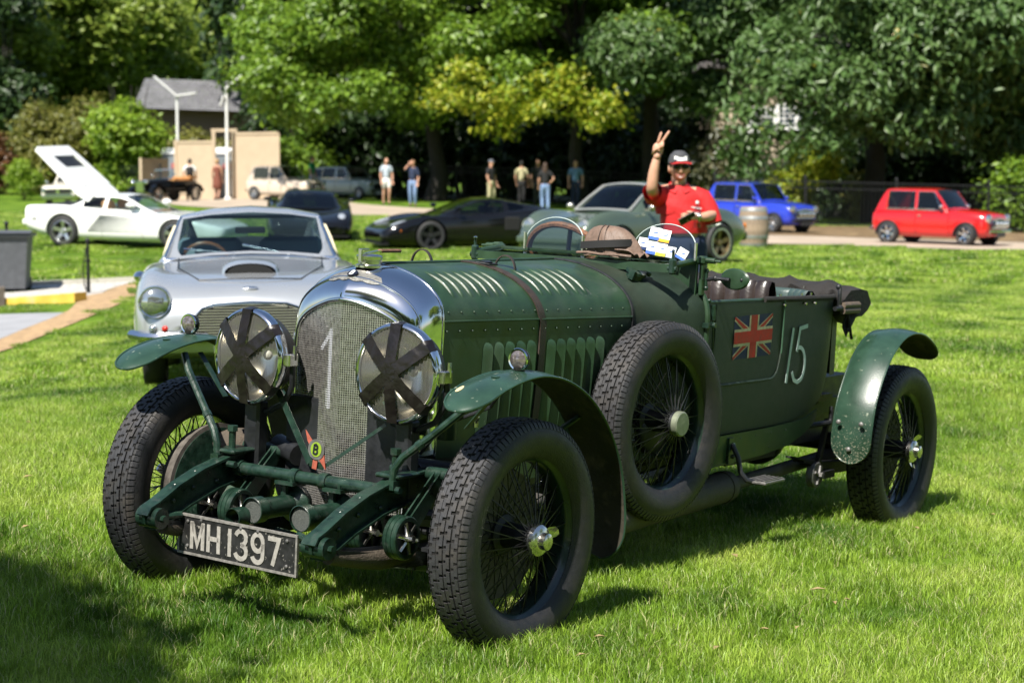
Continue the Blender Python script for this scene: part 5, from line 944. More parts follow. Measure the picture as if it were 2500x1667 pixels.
for px, pyt, pyb, pw in ((1825, 240, 296, 1.5), (1745, 250, 300, 1.1), (1718, 395, 440, 1.0)):
    X_ = W(px, 0, 79).x - HB.x; zt_, zb_ = lz(HB, pyt, 79), lz(HB, pyb, 79); wn = bpy.data.objects.new('window', None); S.collection.objects.link(wn); wn.parent = o; wn.location = (X_, -.06, (zt_ + zb_) / 2); hh = zt_ - zb_
    mb = MB(); [mb.box((0, 0, s_ * hh / 2), (pw + .2, .08, .12)) for s_ in (-1, 1)]; [mb.box((s_ * pw / 2, -.002, 0), (.12, .085, hh)) for s_ in (-1, 0, 1)]; [mb.box((pw * (k / 6 - .5), .004, 0), (.035, .07, hh)) for k in range(1, 6)]; [mb.box((0, .006, hh * (k / 5 - .5)), (pw, .066, .035)) for k in range(1, 5)]; mb.obj('frame', WHT, wn, smooth=0); mb = MB(); mb.box((0, .02, 0), (pw, .02, hh)); mb.obj('pane', PANE, wn, smooth=0); mb = MB(); mb.box((0, -.05, -hh / 2 - .08), (pw + .3, .14, .06)); mb.obj('sill', WHT, wn, smooth=0)
# bin and rope posts at left
p = ground_at(*z500(70, 995)); o = thing('wheelie_bin', 'dark grey wheeled bin cut by the left edge', 'bin', p, .1)
mb = MB(); g = [[(x_ * k, y_ * k, z) for x_, y_ in ((-.36, -.36), (.36, -.36), (.36, .36), (-.36, .36))] for k, z in ((.8, .06), (.86, .4), (1, 1.0))]; mb.grid(g, cv=True); mb.add(g[0], [(3, 2, 1, 0)]); GBIN = mat('bin_grey', (.075, .08, .09), .55, 0, .15, 10); mb.obj('bin_body', GBIN, o, smooth=0)
mb = MB(); mb.grid([[(x_, y_, 1.03 + .05 * math.cos(y_ * 3)) for x_ in (-.42, 0, .42)] for y_ in np.linspace(-.45, .42, 7)], flip=True); mb.box((0, 0, 1.0), (.82, .82, .06)); mb.obj('bin_lid', GBIN, o, smooth=40); mb = MB(); mb.cyl((-.3, .4, .12), (.3, .4, .12), .12, n=12); mb.obj('bin_wheels', IRON, o)
for i, (zx, zy0, zy1) in enumerate(((565, 1012, 672), (50, 990, 565))):
    p = ground_at(*z500(zx, zy0)); D = (p - CAMP).dot(_cd); h = (zy0 - zy1) * .38265 / FPX * D; o = thing('rope_post', ('black rope post between gravel bed and lawn', 'black rope post standing before the grey bin')[i], 'post', p, 0, 'rope posts'); mb = MB(); mb.cyl((0, 0, 0), (0, 0, h), .035, .026, 10); mb.ball((0, 0, h), .045, 10, 6); mb.obj('pole', IRON, o); mb = MB(); mb.lathe([(.035 + .012, h * .62 - .02), (.05, h * .62 + .02), (.035, h * .64)], 10); mb.obj('collar', IRON, o); mb = MB(); mb.tube([(-.03, 0, h * .86), (-.1, .05, h * .5), (-.08, .05, h * .15), (-.02, 0, h * .03)], .012, 5); mb.obj('rope', IRON, o)
# ================================================================== PARKED CARS
def paint(name, col, rough=.22, coat=.8, metal=0, var=.03): return mat(name, col, rough, metal, var, 3, coat=coat)
GLS = glass_mat('car_glass', (.86, .93, .91), .92); GLSD = glass_mat('dark_car_glass', (.34, .4, .4), .8)
TYR = mat('car_tyre', (.022, .022, .023), .7); ALU = mat('alloy', (.62, .62, .63), .28, .9); BLKP = mat('black_trim', (.012, .012, .013), .45); CHR = mat('car_chrome', (.75, .76, .78), .1, 1); LENSC = mat('car_lens', (.50, .53, .52), .07, .85, spec=.8); AMB = mat('amber_lens', (.65, .17, .01), .2); REDL = mat('red_lens', (.4, .02, .01), .2); GOLD = mat('gold_alloy', (.20, .15, .075), .35, .6); INTB = mat('dark_cabin', (.02, .02, .022), .7); TANL = mat('tan_cabin', (.42, .2, .07), .6); CRML = mat('cream_trim', (.62, .55, .38), .6)
def sec(w, zb, zs, zt, cr=0): return [(w - .10, zb), (w - .015, zb + .1), (w, zb * .5 + zs * .5), (w - .02, zs - .06), (w - .10, zs + cr), (w * .66, zs + (zt - zs) * .45 + cr * .3), (w * .33, zs + (zt - zs) * .85), (0, zt)]
def lower(stn, k=5, kk=3):
    """closed lower body lofted through sections (x, halfwidth, bottom, shoulder, centre height, fender crest)"""
    A = np.array([[(s[0], y, z) for y, z in sec(*s[1:])] for s in stn]); n = A.shape[1]
    A = np.stack([crom(A[:, j], k) for j in range(n)], 1); A = np.stack([crom(a, kk) for a in A], 0)
    Rr = A[:, ::-1][:, 1:] * np.array([1, -1, 1]); return np.concatenate([A, Rr], 1)
def cut(o, cyls):
    for (x, y0, y1, z, r) in cyls:
        mb = MB(); mb.cyl((x, y0, z), (x, y1, z), r, n=28); c = mb.obj('cutter', BLKP, o.parent, smooth=0); md = o.modifiers.new('b', 'BOOLEAN'); md.operation = 'DIFFERENCE'; md.object = c; md.solver = 'EXACT'; o['_c'] = 1; CUTS.append(c)
    bpy.context.view_layer.update(); evald(o)
    for c in CUTS: bpy.data.objects.remove(c)
    CUTS.clear()
    if '_c' in o: del o['_c']
    o.data.polygons.foreach_set('use_smooth', [True] * len(o.data.polygons)); o.data.set_sharp_from_angle(angle=R(40)); return o
CUTS = []
def wheel(par, x, y, r, w, style, rim=ALU, rr=.68, turn=0):
    s = 1 if y > 0 else -1; o = bpy.data.objects.new('wheel', None); S.collection.objects.link(o); o.parent = par; o.location = (x, y, r); o.rotation_euler = (0, 0, turn + (0 if s > 0 else math.pi)); h = w / 2
    mb = MB(); mb.lathe([(r * rr, h * .9), (r * .8, h * 1.02), (r * .93, h * .96), (r * .99, h * .7), (r, 0), (r * .99, -h * .7), (r * .93, -h * .96), (r * rr, -h * .9)], 30, YAX); mb.obj('tyre', TYR, o, smooth=50)
    mb = MB(); q = r * rr; mb.lathe([(q * 1.02, h * .92), (q * .97, h * .95), (q * .93, h * .6), (q * .9, -h * .4)], 30, YAX)
    if style == 'disc': mb.lathe([(q * .92, h * .5), (q * .7, h * .35), (q * .45, h * .75), (1e-4, h * .85)], 24, YAX)
    else:
        n = {'five': 5, 'cross': 8, 'six': 6}[style]
        for i in range(n):
            a = 2 * math.pi * i / n + .3; d = Vector((math.cos(a), 0, math.sin(a))); t_ = Vector((-math.sin(a), 0, math.cos(a))); w0, w1 = (q * .20, q * .16) if n == 5 else (q * .13, q * .10)
            mb.slab([[d * q * .12 + t_ * w0 + Vector((0, h * .5, 0)), d * q * .12 - t_ * w0 + Vector((0, h * .5, 0))], [d * q * .6 + t_ * w1 + Vector((0, h * .72, 0)), d * q * .6 - t_ * w1 + Vector((0, h * .72, 0))], [d * q * .95 + t_ * w0 + Vector((0, h * .8, 0)), d * q * .95 - t_ * w0 + Vector((0, h * .8, 0))]], .02)
        mb.lathe([(q * .25, h * .45), (q * .22, h * .75), (1e-4, h * .8)], 16, YAX)
    mb.obj('rim', rim, o, smooth=45); mb = MB(); mb.lathe([(q * .9, -h * .3), (1e-4, -h * .3)], 24, YAX); mb.obj('brake', INTB, o); return o
def house_top(par, stn, m, wind, sides, rear=None, glass=GLS, k=4, pil=.07, belt=.04):
    """cabin: sections (x, base y, base z, corner y, corner z, roof z); panes cut out where windscreen / side windows / rear window lie"""
    A = crom(np.array(stn, float), 8); bx = sorted(set([wind[0], wind[1]] + [v for s in sides for v in s] + (list(rear) if rear else []) + list(A[:, 0])), reverse=True); o_ = np.argsort(A[:, 0]); A = np.array([[x] + [np.interp(x, A[o_, 0], A[o_, j]) for j in range(1, 6)] for x in bx])
    def ring(a):
        x, wb, zb, yc, zc, zr = a; L = [(wb, zb)]; sd = np.array((yc - wb, zc - zb)); f = min(.9, belt / (np.linalg.norm(sd) + 1e-6)); g = min(.45, .05 / (np.linalg.norm(sd) + 1e-6)); L += [tuple(np.array((wb, zb)) + sd * f), tuple(np.array((wb, zb)) + sd * (1 - g)), (yc, zc)]
        yi = max(.02, yc - pil); L += [(yi, zc + (zr - zc) * (1 - (yi / yc) ** 2)), (yc * .55, zc + (zr - zc) * .70), (0, zr)]; L = [(x, y, z) for y, z in L]; return L + [(x, -y, z) for x, y, z in reversed(L[:-1])]
    Rg = [ring(a) for a in A]; body = MB(); panes = {}
    kind = ['b', 's', 'b', 'b', 't', 't', 't', 't', 'b', 'b', 's', 'b']
    for i in range(len(Rg) - 1):
        xm = (A[i, 0] + A[i + 1, 0]) / 2
        for j in range(12):
            q = [Rg[i][j], Rg[i][j + 1], Rg[i + 1][j + 1], Rg[i + 1][j]]; key = None
            if kind[j] == 't' and wind[0] > xm > wind[1]: key = ('windscreen', 0)
            elif kind[j] == 't' and rear and rear[0] > xm > rear[1]: key = ('rear_window', 0)
            elif kind[j] == 's':
                for w_, s in enumerate(sides):
                    if s[0] > xm > s[1]: key = ('side_window', (w_, j < 6))
            (panes.setdefault(key, MB()) if key else body).add(q, [(3, 2, 1, 0)])
    body.obj('cabin', m, par, smooth=40, weld=True)
    for (nm, _), mb in panes.items(): mb.obj(nm, glass, par, smooth=60, weld=True)
def car_root(name, label, loc, rz, group=None, cat='car'): return thing(name, label, cat, loc, rz, group)
def heading(dx, dy): return math.atan2(dy, dx)
def tilt(o):
    """sit the car on the sloping lawn"""
    x, y = o.location.x, o.location.y; f = Vector((math.cos(o.rotation_euler.z), math.sin(o.rotation_euler.z), 0)); l = Vector((-f.y, f.x, 0)); e = 1.0
    px = math.atan2(gz(x + f.x * e, y + f.y * e) - gz(x - f.x * e, y - f.y * e), 2 * e); py = math.atan2(gz(x + l.x * .7, y + l.y * .7) - gz(x - l.x * .7, y - l.y * .7), 1.4); o.rotation_euler = (py, -px, o.rotation_euler.z)
def headlight(par, x, y, z, r, ring=CHR, tiltz=0):
    M = T(x, y, z, rz=tiltz) @ Matrix.Rotation(math.pi / 2, 4, 'Y'); mb = MB(); mb.lathe([(r * .8, -.06), (r, -.05), (r * 1.04, 0), (r, .02), (r * .9, .012)], 24, M); h = mb.obj('headlight', ring, par); mb = MB(); mb.lathe([(r * .93, .008), (r * .7, .03), (r * .35, .042), (1e-4, .045)], 20, M); mb.obj('lens', LENSC, h)
def boxpart(par, name, m, *bx, b=0, smooth=35):
    mb = MB()
    for c, d in bx: mb.box(c, d, b=b)
    return mb.obj(name, m, par, smooth=smooth)
def wiper(par, a, c): mb = MB(); mb.tube([a, c], .008, 5); mb.obj('wiper', CHR, par)
def seat(par, x, y, m, z=.35, h=.62, w=.46):
    mb = MB(); mb.box((x, y, z), (.5, w, .16), b=.05); mb.box((x - .27, y, z + h / 2), (.14, w, h), Matrix.Rotation(-.25, 4, 'Y'), b=.05); mb.obj('seat', m, par)
def swheel(par, x, y, z, r=.19, m=BLKP): mb = MB(); M = T(x, y, z, ry=R(-65)); mb.lathe([(r + .014 * math.cos(t), .014 * math.sin(t)) for t in np.linspace(0, 2 * math.pi, 7)], 24, M); mb.box((0, 0, 0), (.03, 2 * r, .02), M); mb.obj('steering_wheel', m, par)

# ---- silver coupe right behind the vintage car (faces the camera)
SIL = mat('silver_paint', (.46, .48, .50), .27, .55, .04, 3, coat=.9)
p0 = W(580, 870, 14.5); cp = on(p0.x, p0.y)
o = car_root('silver_coupe', 'silver classic grand tourer facing the camera behind the green car', cp, heading(.13, -1)); tilt(o)
st = [(.84, .52, .38, .52, .57, 0), (.80, .66, .31, .59, .67, .0), (.72, .765, .27, .66, .725, .03), (.55, .815, .24, .725, .775, .055), (.2, .835, .23, .795, .83, .065), (-.3, .838, .22, .84, .885, .05), (-.8, .838, .22, .88, .945, .02), (-1.2, .838, .22, .89, .95, .0), (-2.0, .835, .22, .88, .92, .0), (-2.7, .83, .25, .87, .93, .02), (-3.2, .78, .3, .82, .9, .01), (-3.55, .68, .38, .74, .82, 0), (-3.64, .5, .45, .65, .7, 0)]
G = lower(st); mb = MB(); mb.grid(G, cv=True); mb.add(G[0], [tuple(range(G.shape[1]))]); mb.add(G[-1], [tuple(reversed(range(G.shape[1])))]); bd = mb.obj('body', SIL, o, weld=True); cut(bd, [(0, .5, 1.0, .33, .37), (0, -1.0, -.5, .33, .37), (-2.49, .5, 1.0, .33, .37), (-2.49, -1, -.5, .33, .37)])
house_top(o, [(-.86, .70, .90, .55, .93, .965), (-1.0, .72, .90, .60, 1.00, 1.04), (-1.25, .73, .90, .585, 1.13, 1.185), (-1.5, .735, .90, .565, 1.25, 1.31), (-1.8, .735, .90, .55, 1.285, 1.355), (-2.2, .73, .90, .54, 1.27, 1.335), (-2.6, .72, .90, .52, 1.17, 1.22), (-3.0, .68, .90, .46, .99, 1.04), (-3.2, .6, .88, .4, .92, .95)], SIL, (-.90, -1.46), [(-1.12, -1.85), (-1.93, -2.35)], (-2.42, -2.86), glass_mat('coupe_glass', (.66, .80, .80), .86), pil=.035)
mb = MB(); mb.tube([Vector((-.885 + .0 * t, .66 * t, .945 - .02 * abs(t))) for t in np.linspace(-1, 1, 13)], .012, 6)
for s_ in (-1, 1): mb.tube([(-.89, s_ * .66, .93), (-1.25, s_ * .592, 1.14), (-1.52, s_ * .555, 1.255)], .014, 6)
mb.tube([(-1.525, .555 * t, 1.30 - .045 * t * t) for t in np.linspace(-1, 1, 11)], .012, 6); mb.obj('screen_trim', CHR, o)
wiper(o, (-.88, -.12, .965), (-1.0, -.52, 1.005)); wiper(o, (-.88, .30, .955), (-1.0, -.06, 1.035))
boxpart(o, 'cockpit_floor', INTB, ((-1.9, 0, .5), (1.9, 1.3, .1)), ((-1.12, 0, .83), (.25, 1.36, .18)))
SGB = mat('blue_grey_leather', (.16, .21, .25), .5)
for y_ in (-.34, .34): seat(o, -1.72, y_, SGB, .5, .60, .54)
boxpart(o, 'headlining', INTB, ((-1.95, 0, 1.262), (.75, .95, .02))); boxpart(o, 'rear_seat', SGB, ((-2.32, 0, .80), (.18, 1.15, .42)), b=.06)
boxpart(o, 'rear_shelf', INTB, ((-2.55, 0, .84), (.5, 1.2, .1)), b=.02); swheel(o, -1.25, -.36, .88, .19, mat('wood_rim', (.22, .08, .03), .35)); boxpart(o, 'interior_mirror', BLKP, ((-1.32, 0, 1.15), (.03, .24, .055)), b=.01)
for s_ in (-1, 1): mb = MB(); mb.tube([(-1.6, s_ * .60, 1.18), (-1.45, s_ * .64, 1.08), (-1.2, s_ * .68, .93)], .022, 6); mb.obj('door_card', CRML, o)
# grille
ol = [(-.50, .405), (-.48, .44), (-.39, .53), (-.33, .595), (-.25, .622), (0, .635), (.25, .622), (.33, .595), (.39, .53), (.48, .44), (.50, .405), (.46, .38), (-.46, .38)]
XM = Matrix(((0, 0, 1, .80), (1, 0, 0, 0), (0, 1, 0, 0), (0, 0, 0, 1)))
mb = MB(); mb.prism(ol, .05, XM); gr = mb.obj('grille', BLKP, o, smooth=0); mb = MB(); mb.tube([(.852, y, z) for y, z in ol], .013, 6, closed=True); mb.obj('grille_surround', CHR, gr); mb = MB()
for k in range(13):
    z = .393 + k * .0192; w_ = np.interp(z, [.38, .405, .44, .53, .595, .63], [.46, .5, .48, .39, .33, .1]) - .015; mb.box((.856, 0, z), (.012, 2 * w_, .008))
mb.obj('grille_bars', mat('grille_alloy', (.7, .68, .6), .25, .8), gr, smooth=0, kind='stuff')
for s_ in (-1, 1):
    headlight(o, .80, s_ * .66, .648, .108); mb = MB(); mb.lathe([(.115, -.25), (.118, -.02), (.112, .0)], 24, T(.795, s_ * .66, .648) @ Matrix.Rotation(math.pi / 2, 4, 'Y')); mb.obj('headlight_nacelle', SIL, o)
    for yy, m_ in ((.675, LENSC), (.588, REDL)): mb = MB(); mb.ball((.80, s_ * yy, .462), (.035, .03, .03), 12, 8); q = mb.obj('indicator', m_, o)
    mb = MB(); mb.tube([(.86, s_ * .30, .40), (.88, s_ * .55, .40), (.82, s_ * .74, .41), (.68, s_ * .83, .42)], .035, 8); mb.obj('bumper', CHR, o); wheel(o, 0, s_ * .70, .335, .17, 'cross', CHR, .62); wheel(o, -2.49, s_ * .70, .335, .17, 'cross', CHR, .62)
    mb = MB(); mb.ball((.02, s_ * .80, .815), (.14, .05, .04), 12, 6); mb.obj('fender_trim', CHR, o)
# bonnet scoop, shut line, badge
mb = MB(); g = []
for x_, hh, w_ in ((.18, .075, .19), (.12, .085, .21), (-.1, .08, .21), (-.35, .055, .19), (-.65, .006, .15)):
    zb_ = .845 + (-x_) * .11; g.append([(x_, w_ * math.cos(t), zb_ - .02 + (hh + .02) * math.sin(t) ** .6) for t in np.linspace(0, math.pi, 13)])
mb.grid(g, flip=True); sc_ = mb.obj('bonnet_scoop', SIL, o, smooth=60); mb = MB(); mb.add([(x + .002 if i else x, y * .9, z - .006) for i, (x, y, z) in enumerate(g[0])], [tuple(range(13))]); mb.obj('scoop_mouth', DARK, sc_)
mb = MB(); mb.tube([(-.8, .55, .935), (-.1, .53, .872), (.45, .36, .79), (.52, 0, .80), (.45, -.36, .79), (-.1, -.53, .872), (-.8, -.55, .935)], .005, 5); mb.obj('bonnet_shut_line', BLKP, o); mb = MB(); mb.ball((.72, 0, .735), (.02, .06, .012), 10, 6); mb.obj('nose_badge', CHR, o)

# ---- white sports car with engine lid raised (side on)
WHP = paint('white_paint', (.80, .80, .78), .25)
p0 = W(147, 577, 42); o = car_root('white_sports_car', 'white wedge sports car with its engine cover raised', (0, 0, 0), R(-14))
st = [(1.05, .55, .28, .42, .45, 0), (.98, .80, .20, .50, .53, 0), (.5, .92, .18, .62, .64, 0), (0, .93, .17, .70, .70, .02), (-.6, .935, .17, .74, .75, 0), (-1.2, .96, .17, .78, .79, 0), (-2.0, .985, .18, .83, .84, .01), (-2.55, .985, .19, .865, .86, .02), (-3.0, .98, .24, .87, .86, .01), (-3.38, .96, .34, .86, .85, 0), (-3.43, .93, .42, .80, .80, 0)]
G = lower(st); mb = MB(); mb.grid(G, cv=True); mb.add(G[0], [tuple(range(G.shape[1]))]); mb.add(G[-1], [tuple(reversed(range(G.shape[1])))]); bd = mb.obj('body', WHP, o, weld=True); cut(bd, [(0, .6, 1.2, .32, .36), (0, -1.2, -.6, .32, .36), (-2.55, .6, 1.2, .335, .385), (-2.55, -1.2, -.6, .335, .385)])
house_top(o, [(-.45, .80, .72, .66, .735, .75), (-.8, .80, .75, .63, .86, .89), (-1.15, .80, .77, .58, 1.03, 1.06), (-1.4, .80, .78, .56, 1.10, 1.13), (-1.8, .80, .80, .56, 1.11, 1.135), (-2.1, .80, .82, .56, 1.08, 1.11), (-2.35, .80, .83, .6, .93, .95), (-2.5, .80, .85, .7, .87, .88)], WHP, (-.48, -1.28), [(-.85, -1.62), (-1.70, -2.18)], None, GLS, pil=.04)
boxpart(o, 'cockpit', mat('tan_interior', (.36, .15, .06), .6), ((-1.3, 0, .62), (1.6, 1.5, .12)), ((-.85, 0, .7), (.2, 1.4, .15)), b=.02)
for y in (-.38, .38): seat(o, -1.45, y, TANL, .5, .5)
# raised engine lid, hinged behind the roof
LX = Vector((-1.98, 0, 1.10)); ang = R(38); d = Vector((-math.cos(ang), 0, math.sin(ang))); n_ = Vector((math.sin(ang), 0, math.cos(ang)))
lidP = lambda u, y, off=0: LX + d * u + Vector((0, y, 0)) + n_ * off
mb = MB()
for (u0, u1, y0, y1) in ((0, .30, -.60, .60), (1.30, 1.62, -.74, .74)): mb.slab([[lidP(u, y0 + (y1 - y0) * k / 4) for k in range(5)] for u in (u0, (u0 + u1) / 2, u1)], .018)
for s_ in (-1, 1): mb.slab([[lidP(u, s_ * (.44 + .10 * u / 1.6) if s_ > 0 else s_ * (.62 + .12 * u / 1.6)), lidP(u, s_ * (.62 + .12 * u / 1.6) if s_ > 0 else s_ * (.44 + .10 * u / 1.6))] for u in (.3, .8, 1.3)], .03); mb.slab([[lidP(u, s_ * (.63 + .11 * u / 1.6), 0), lidP(u, s_ * (.66 + .11 * u / 1.6), -.22 + .12 * abs(u - .3))] for u in (0, .3, .8, 1.2, 1.6)], .02)
lid = mb.obj('engine_lid', WHP, o, smooth=20); mb = MB()
mb.slab([[lidP(u, -.46, -.01), lidP(u, .46, -.01)] for u in (.95, 1.3)], .01); mb.obj('lid_grille', BLKP, lid); mb = MB(); mb.slab([[lidP(u, -.44, -.012), lidP(u, .44, -.012)] for u in (.3, .95)], .008); mb.obj('lid_panel', mat('lid_grey', (.55, .57, .56), .5), lid)
mb = MB(); mb.cyl((-2.5, .5, .85), lidP(1.0, .5, -.03), .012, n=6); mb.obj('lid_strut', BLKP, lid)
boxpart(o, 'engine_bay', INTB, ((-2.75, 0, .86), (1.0, 1.3, .04)))
for s_ in (-1, 1):
    wheel(o, 0, s_ * .82, .32, .22, 'five', ALU, .68); wheel(o, -2.55, s_ * .85, .335, .27, 'five', ALU, .68)
    mb = MB()
    for k in range(6): z = .36 + k * .062; x1_ = -1.95 + .05 * k; mb.add([(-.70, s_ * .944, z + .012), (-.70, s_ * .944, z + .017), (x1_, s_ * .994, z + .036), (x1_, s_ * .994, z + .004)], [(0, 1, 2, 3) if s_ < 0 else (3, 2, 1, 0)])
    mb.obj('side_strakes', BLKP, o, smooth=0, kind='stuff')
    mb = MB(); mb.ball((-.98, s_ * .93, .93), (.11, .09, .055), 12, 8); mb.box((-1.0, s_ * .84, .89), (.05, .12, .03)); mb.obj('door_mirror', WHP, o)
    mb = MB(); mb.box((-3.2, s_ * .972, .58), (.1, .012, .04)); mb.obj('side_marker', BLKP, o); mb = MB(); mb.tube([(-1.66, s_ * .955, .79), (-1.64, s_ * .975, .5), (-1.62, s_ * .965, .24)], .004, 4); mb.obj('door_gap', BLKP, o); mb = MB(); mb.tube([(-.78, s_ * .945, .74), (-.75, s_ * .94, .5), (-.7, s_ * .93, .22)], .004, 4); mb.obj('door_gap', BLKP, o)
mb = MB(); mb.box((-3.47, 0, .50), (.10, 1.86, .13), b=.03); mb.obj('rear_bumper', WHP, o)
for k in range(5): boxpart(o, 'tail_slat', BLKP, ((-3.435, 0, .62 + k * .042), (.03, 1.7, .014)))
f = Vector((math.cos(R(-14)), math.sin(R(-14)), 0)); c = p0 + f * 2.55 + Vector((-f.y, f.x, 0)) * .9; o.location = on(c.x, c.y); tilt(o)

# ---- green rear engined coupe behind the man
GRP = mat('sage_green_paint', (.075, .105, .078), .25, .25, .05, 3, coat=.9); hd = heading(-.72, -.69)
o = car_root('green_coupe', 'sage green rear engined classic coupe parked behind the waving man', (0, 0, 0), hd)
st = [(.80, .50, .30, .42, .46, 0), (.77, .66, .22, .50, .56, 0), (.62, .76, .19, .66, .64, .05), (.35, .81, .18, .76, .71, .085), (0, .83, .18, .80, .76, .075), (-.5, .83, .18, .82, .84, .02), (-1.2, .82, .18, .84, .86, 0), (-1.8, .87, .19, .85, .88, .02), (-2.27, .92, .2, .86, .88, .03), (-2.7, .88, .24, .80, .84, .02), (-3.05, .78, .32, .66, .70, 0), (-3.2, .64, .4, .55, .58, 0)]
G = lower(st); mb = MB(); mb.grid(G, cv=True); mb.add(G[0], [tuple(range(G.shape[1]))]); mb.add(G[-1], [tuple(reversed(range(G.shape[1])))]); bd = mb.obj('body', GRP, o, weld=True); cut(bd, [(0, .5, 1.2, .31, .35), (0, -1.2, -.5, .31, .35), (-2.27, .5, 1.2, .32, .365), (-2.27, -1.2, -.5, .32, .365)])
house_top(o, [(-.42, .68, .83, .55, .85, .875), (-.65, .70, .83, .58, 1.0, 1.04), (-.95, .70, .84, .55, 1.2, 1.245), (-1.2, .70, .84, .53, 1.27, 1.315), (-1.55, .70, .85, .52, 1.255, 1.31), (-1.95, .69, .86, .50, 1.15, 1.215), (-2.35, .66, .86, .45, .99, 1.05), (-2.75, .55, .82, .40, .83, .87)], GRP, (-.45, -1.02), [(-.72, -1.32), (-1.38, -1.85)], (-1.75, -2.3), glass_mat('teal_glass', (.5, .72, .74), .6), pil=.05)
mb = MB()
for s_ in (-1, 1): mb.tube([(-.43, s_ * .60, .87), (-.7, s_ * .565, 1.06), (-1.02, s_ * .53, 1.25)], .02, 6)
mb.tube([(-.425, .6 * t, .885 - .02 * t * t) for t in np.linspace(-1, 1, 9)], .018, 6); mb.tube([(-1.03, .53 * t, 1.29 - .04 * t * t) for t in np.linspace(-1, 1, 9)], .018, 6); mb.obj('screen_trim', mat('satin_trim', (.6, .58, .52), .35, .7), o)
boxpart(o, 'cockpit', INTB, ((-1.3, 0, .6), (1.7, 1.3, .12)), ((-.72, 0, .8), (.2, 1.25, .14)), b=.02); seat(o, -1.35, .35, INTB, .5, .55); seat(o, -1.35, -.35, INTB, .5, .55); swheel(o, -.85, .35, .86)
for s_ in (-1, 1):
    headlight(o, .645, s_ * .60, .635, .105, mat('lamp_ring_pale', (.6, .6, .58), .3, .6)); wheel(o, 0, s_ * .73, .315, .22, 'five', GOLD, .70, R(0)); wheel(o, -2.27, s_ * .80, .325, .27, 'five', GOLD, .70)
    mb = MB(); mb.lathe([(.245, 0), (.24, .03), (.215, .03)], 30, T(-2.27, s_ * (.80 + .10), .325) @ (YAX if s_ > 0 else Matrix.Rotation(math.pi / 2, 4, 'X'))); mb.obj('rim_lip', ALU, o)
    mb = MB(); mb.ball((-.62, s_ * .90, .92), (.06, .07, .06), 12, 8); mb.box((-.64, s_ * .80, .88), (.03, .16, .03)); mb.obj('door_mirror', mat('satin_nickel', (.55, .52, .44), .25, .9), o); boxpart(o, 'indicator', AMB, ((.745, s_ * .56, .43), (.05, .17, .06)), b=.01); boxpart(o, 'tail_lamp', AMB, ((-3.05, s_ * .74, .58), (.1, .08, .1)), b=.02)
boxpart(o, 'front_bumper', GRP, ((.79, 0, .42), (.10, 1.36, .12)), b=.03); boxpart(o, 'rear_bumper', GRP, ((-3.18, 0, .42), (.12, 1.4, .16)), b=.04)
p0 = W(1648, 606, 32); f = Vector((math.cos(hd), math.sin(hd), 0)); lft = Vector((-f.y, f.x, 0)); c = p0 + f * 2.27 - lft * .85; o.location = on(c.x, c.y); tilt(o)

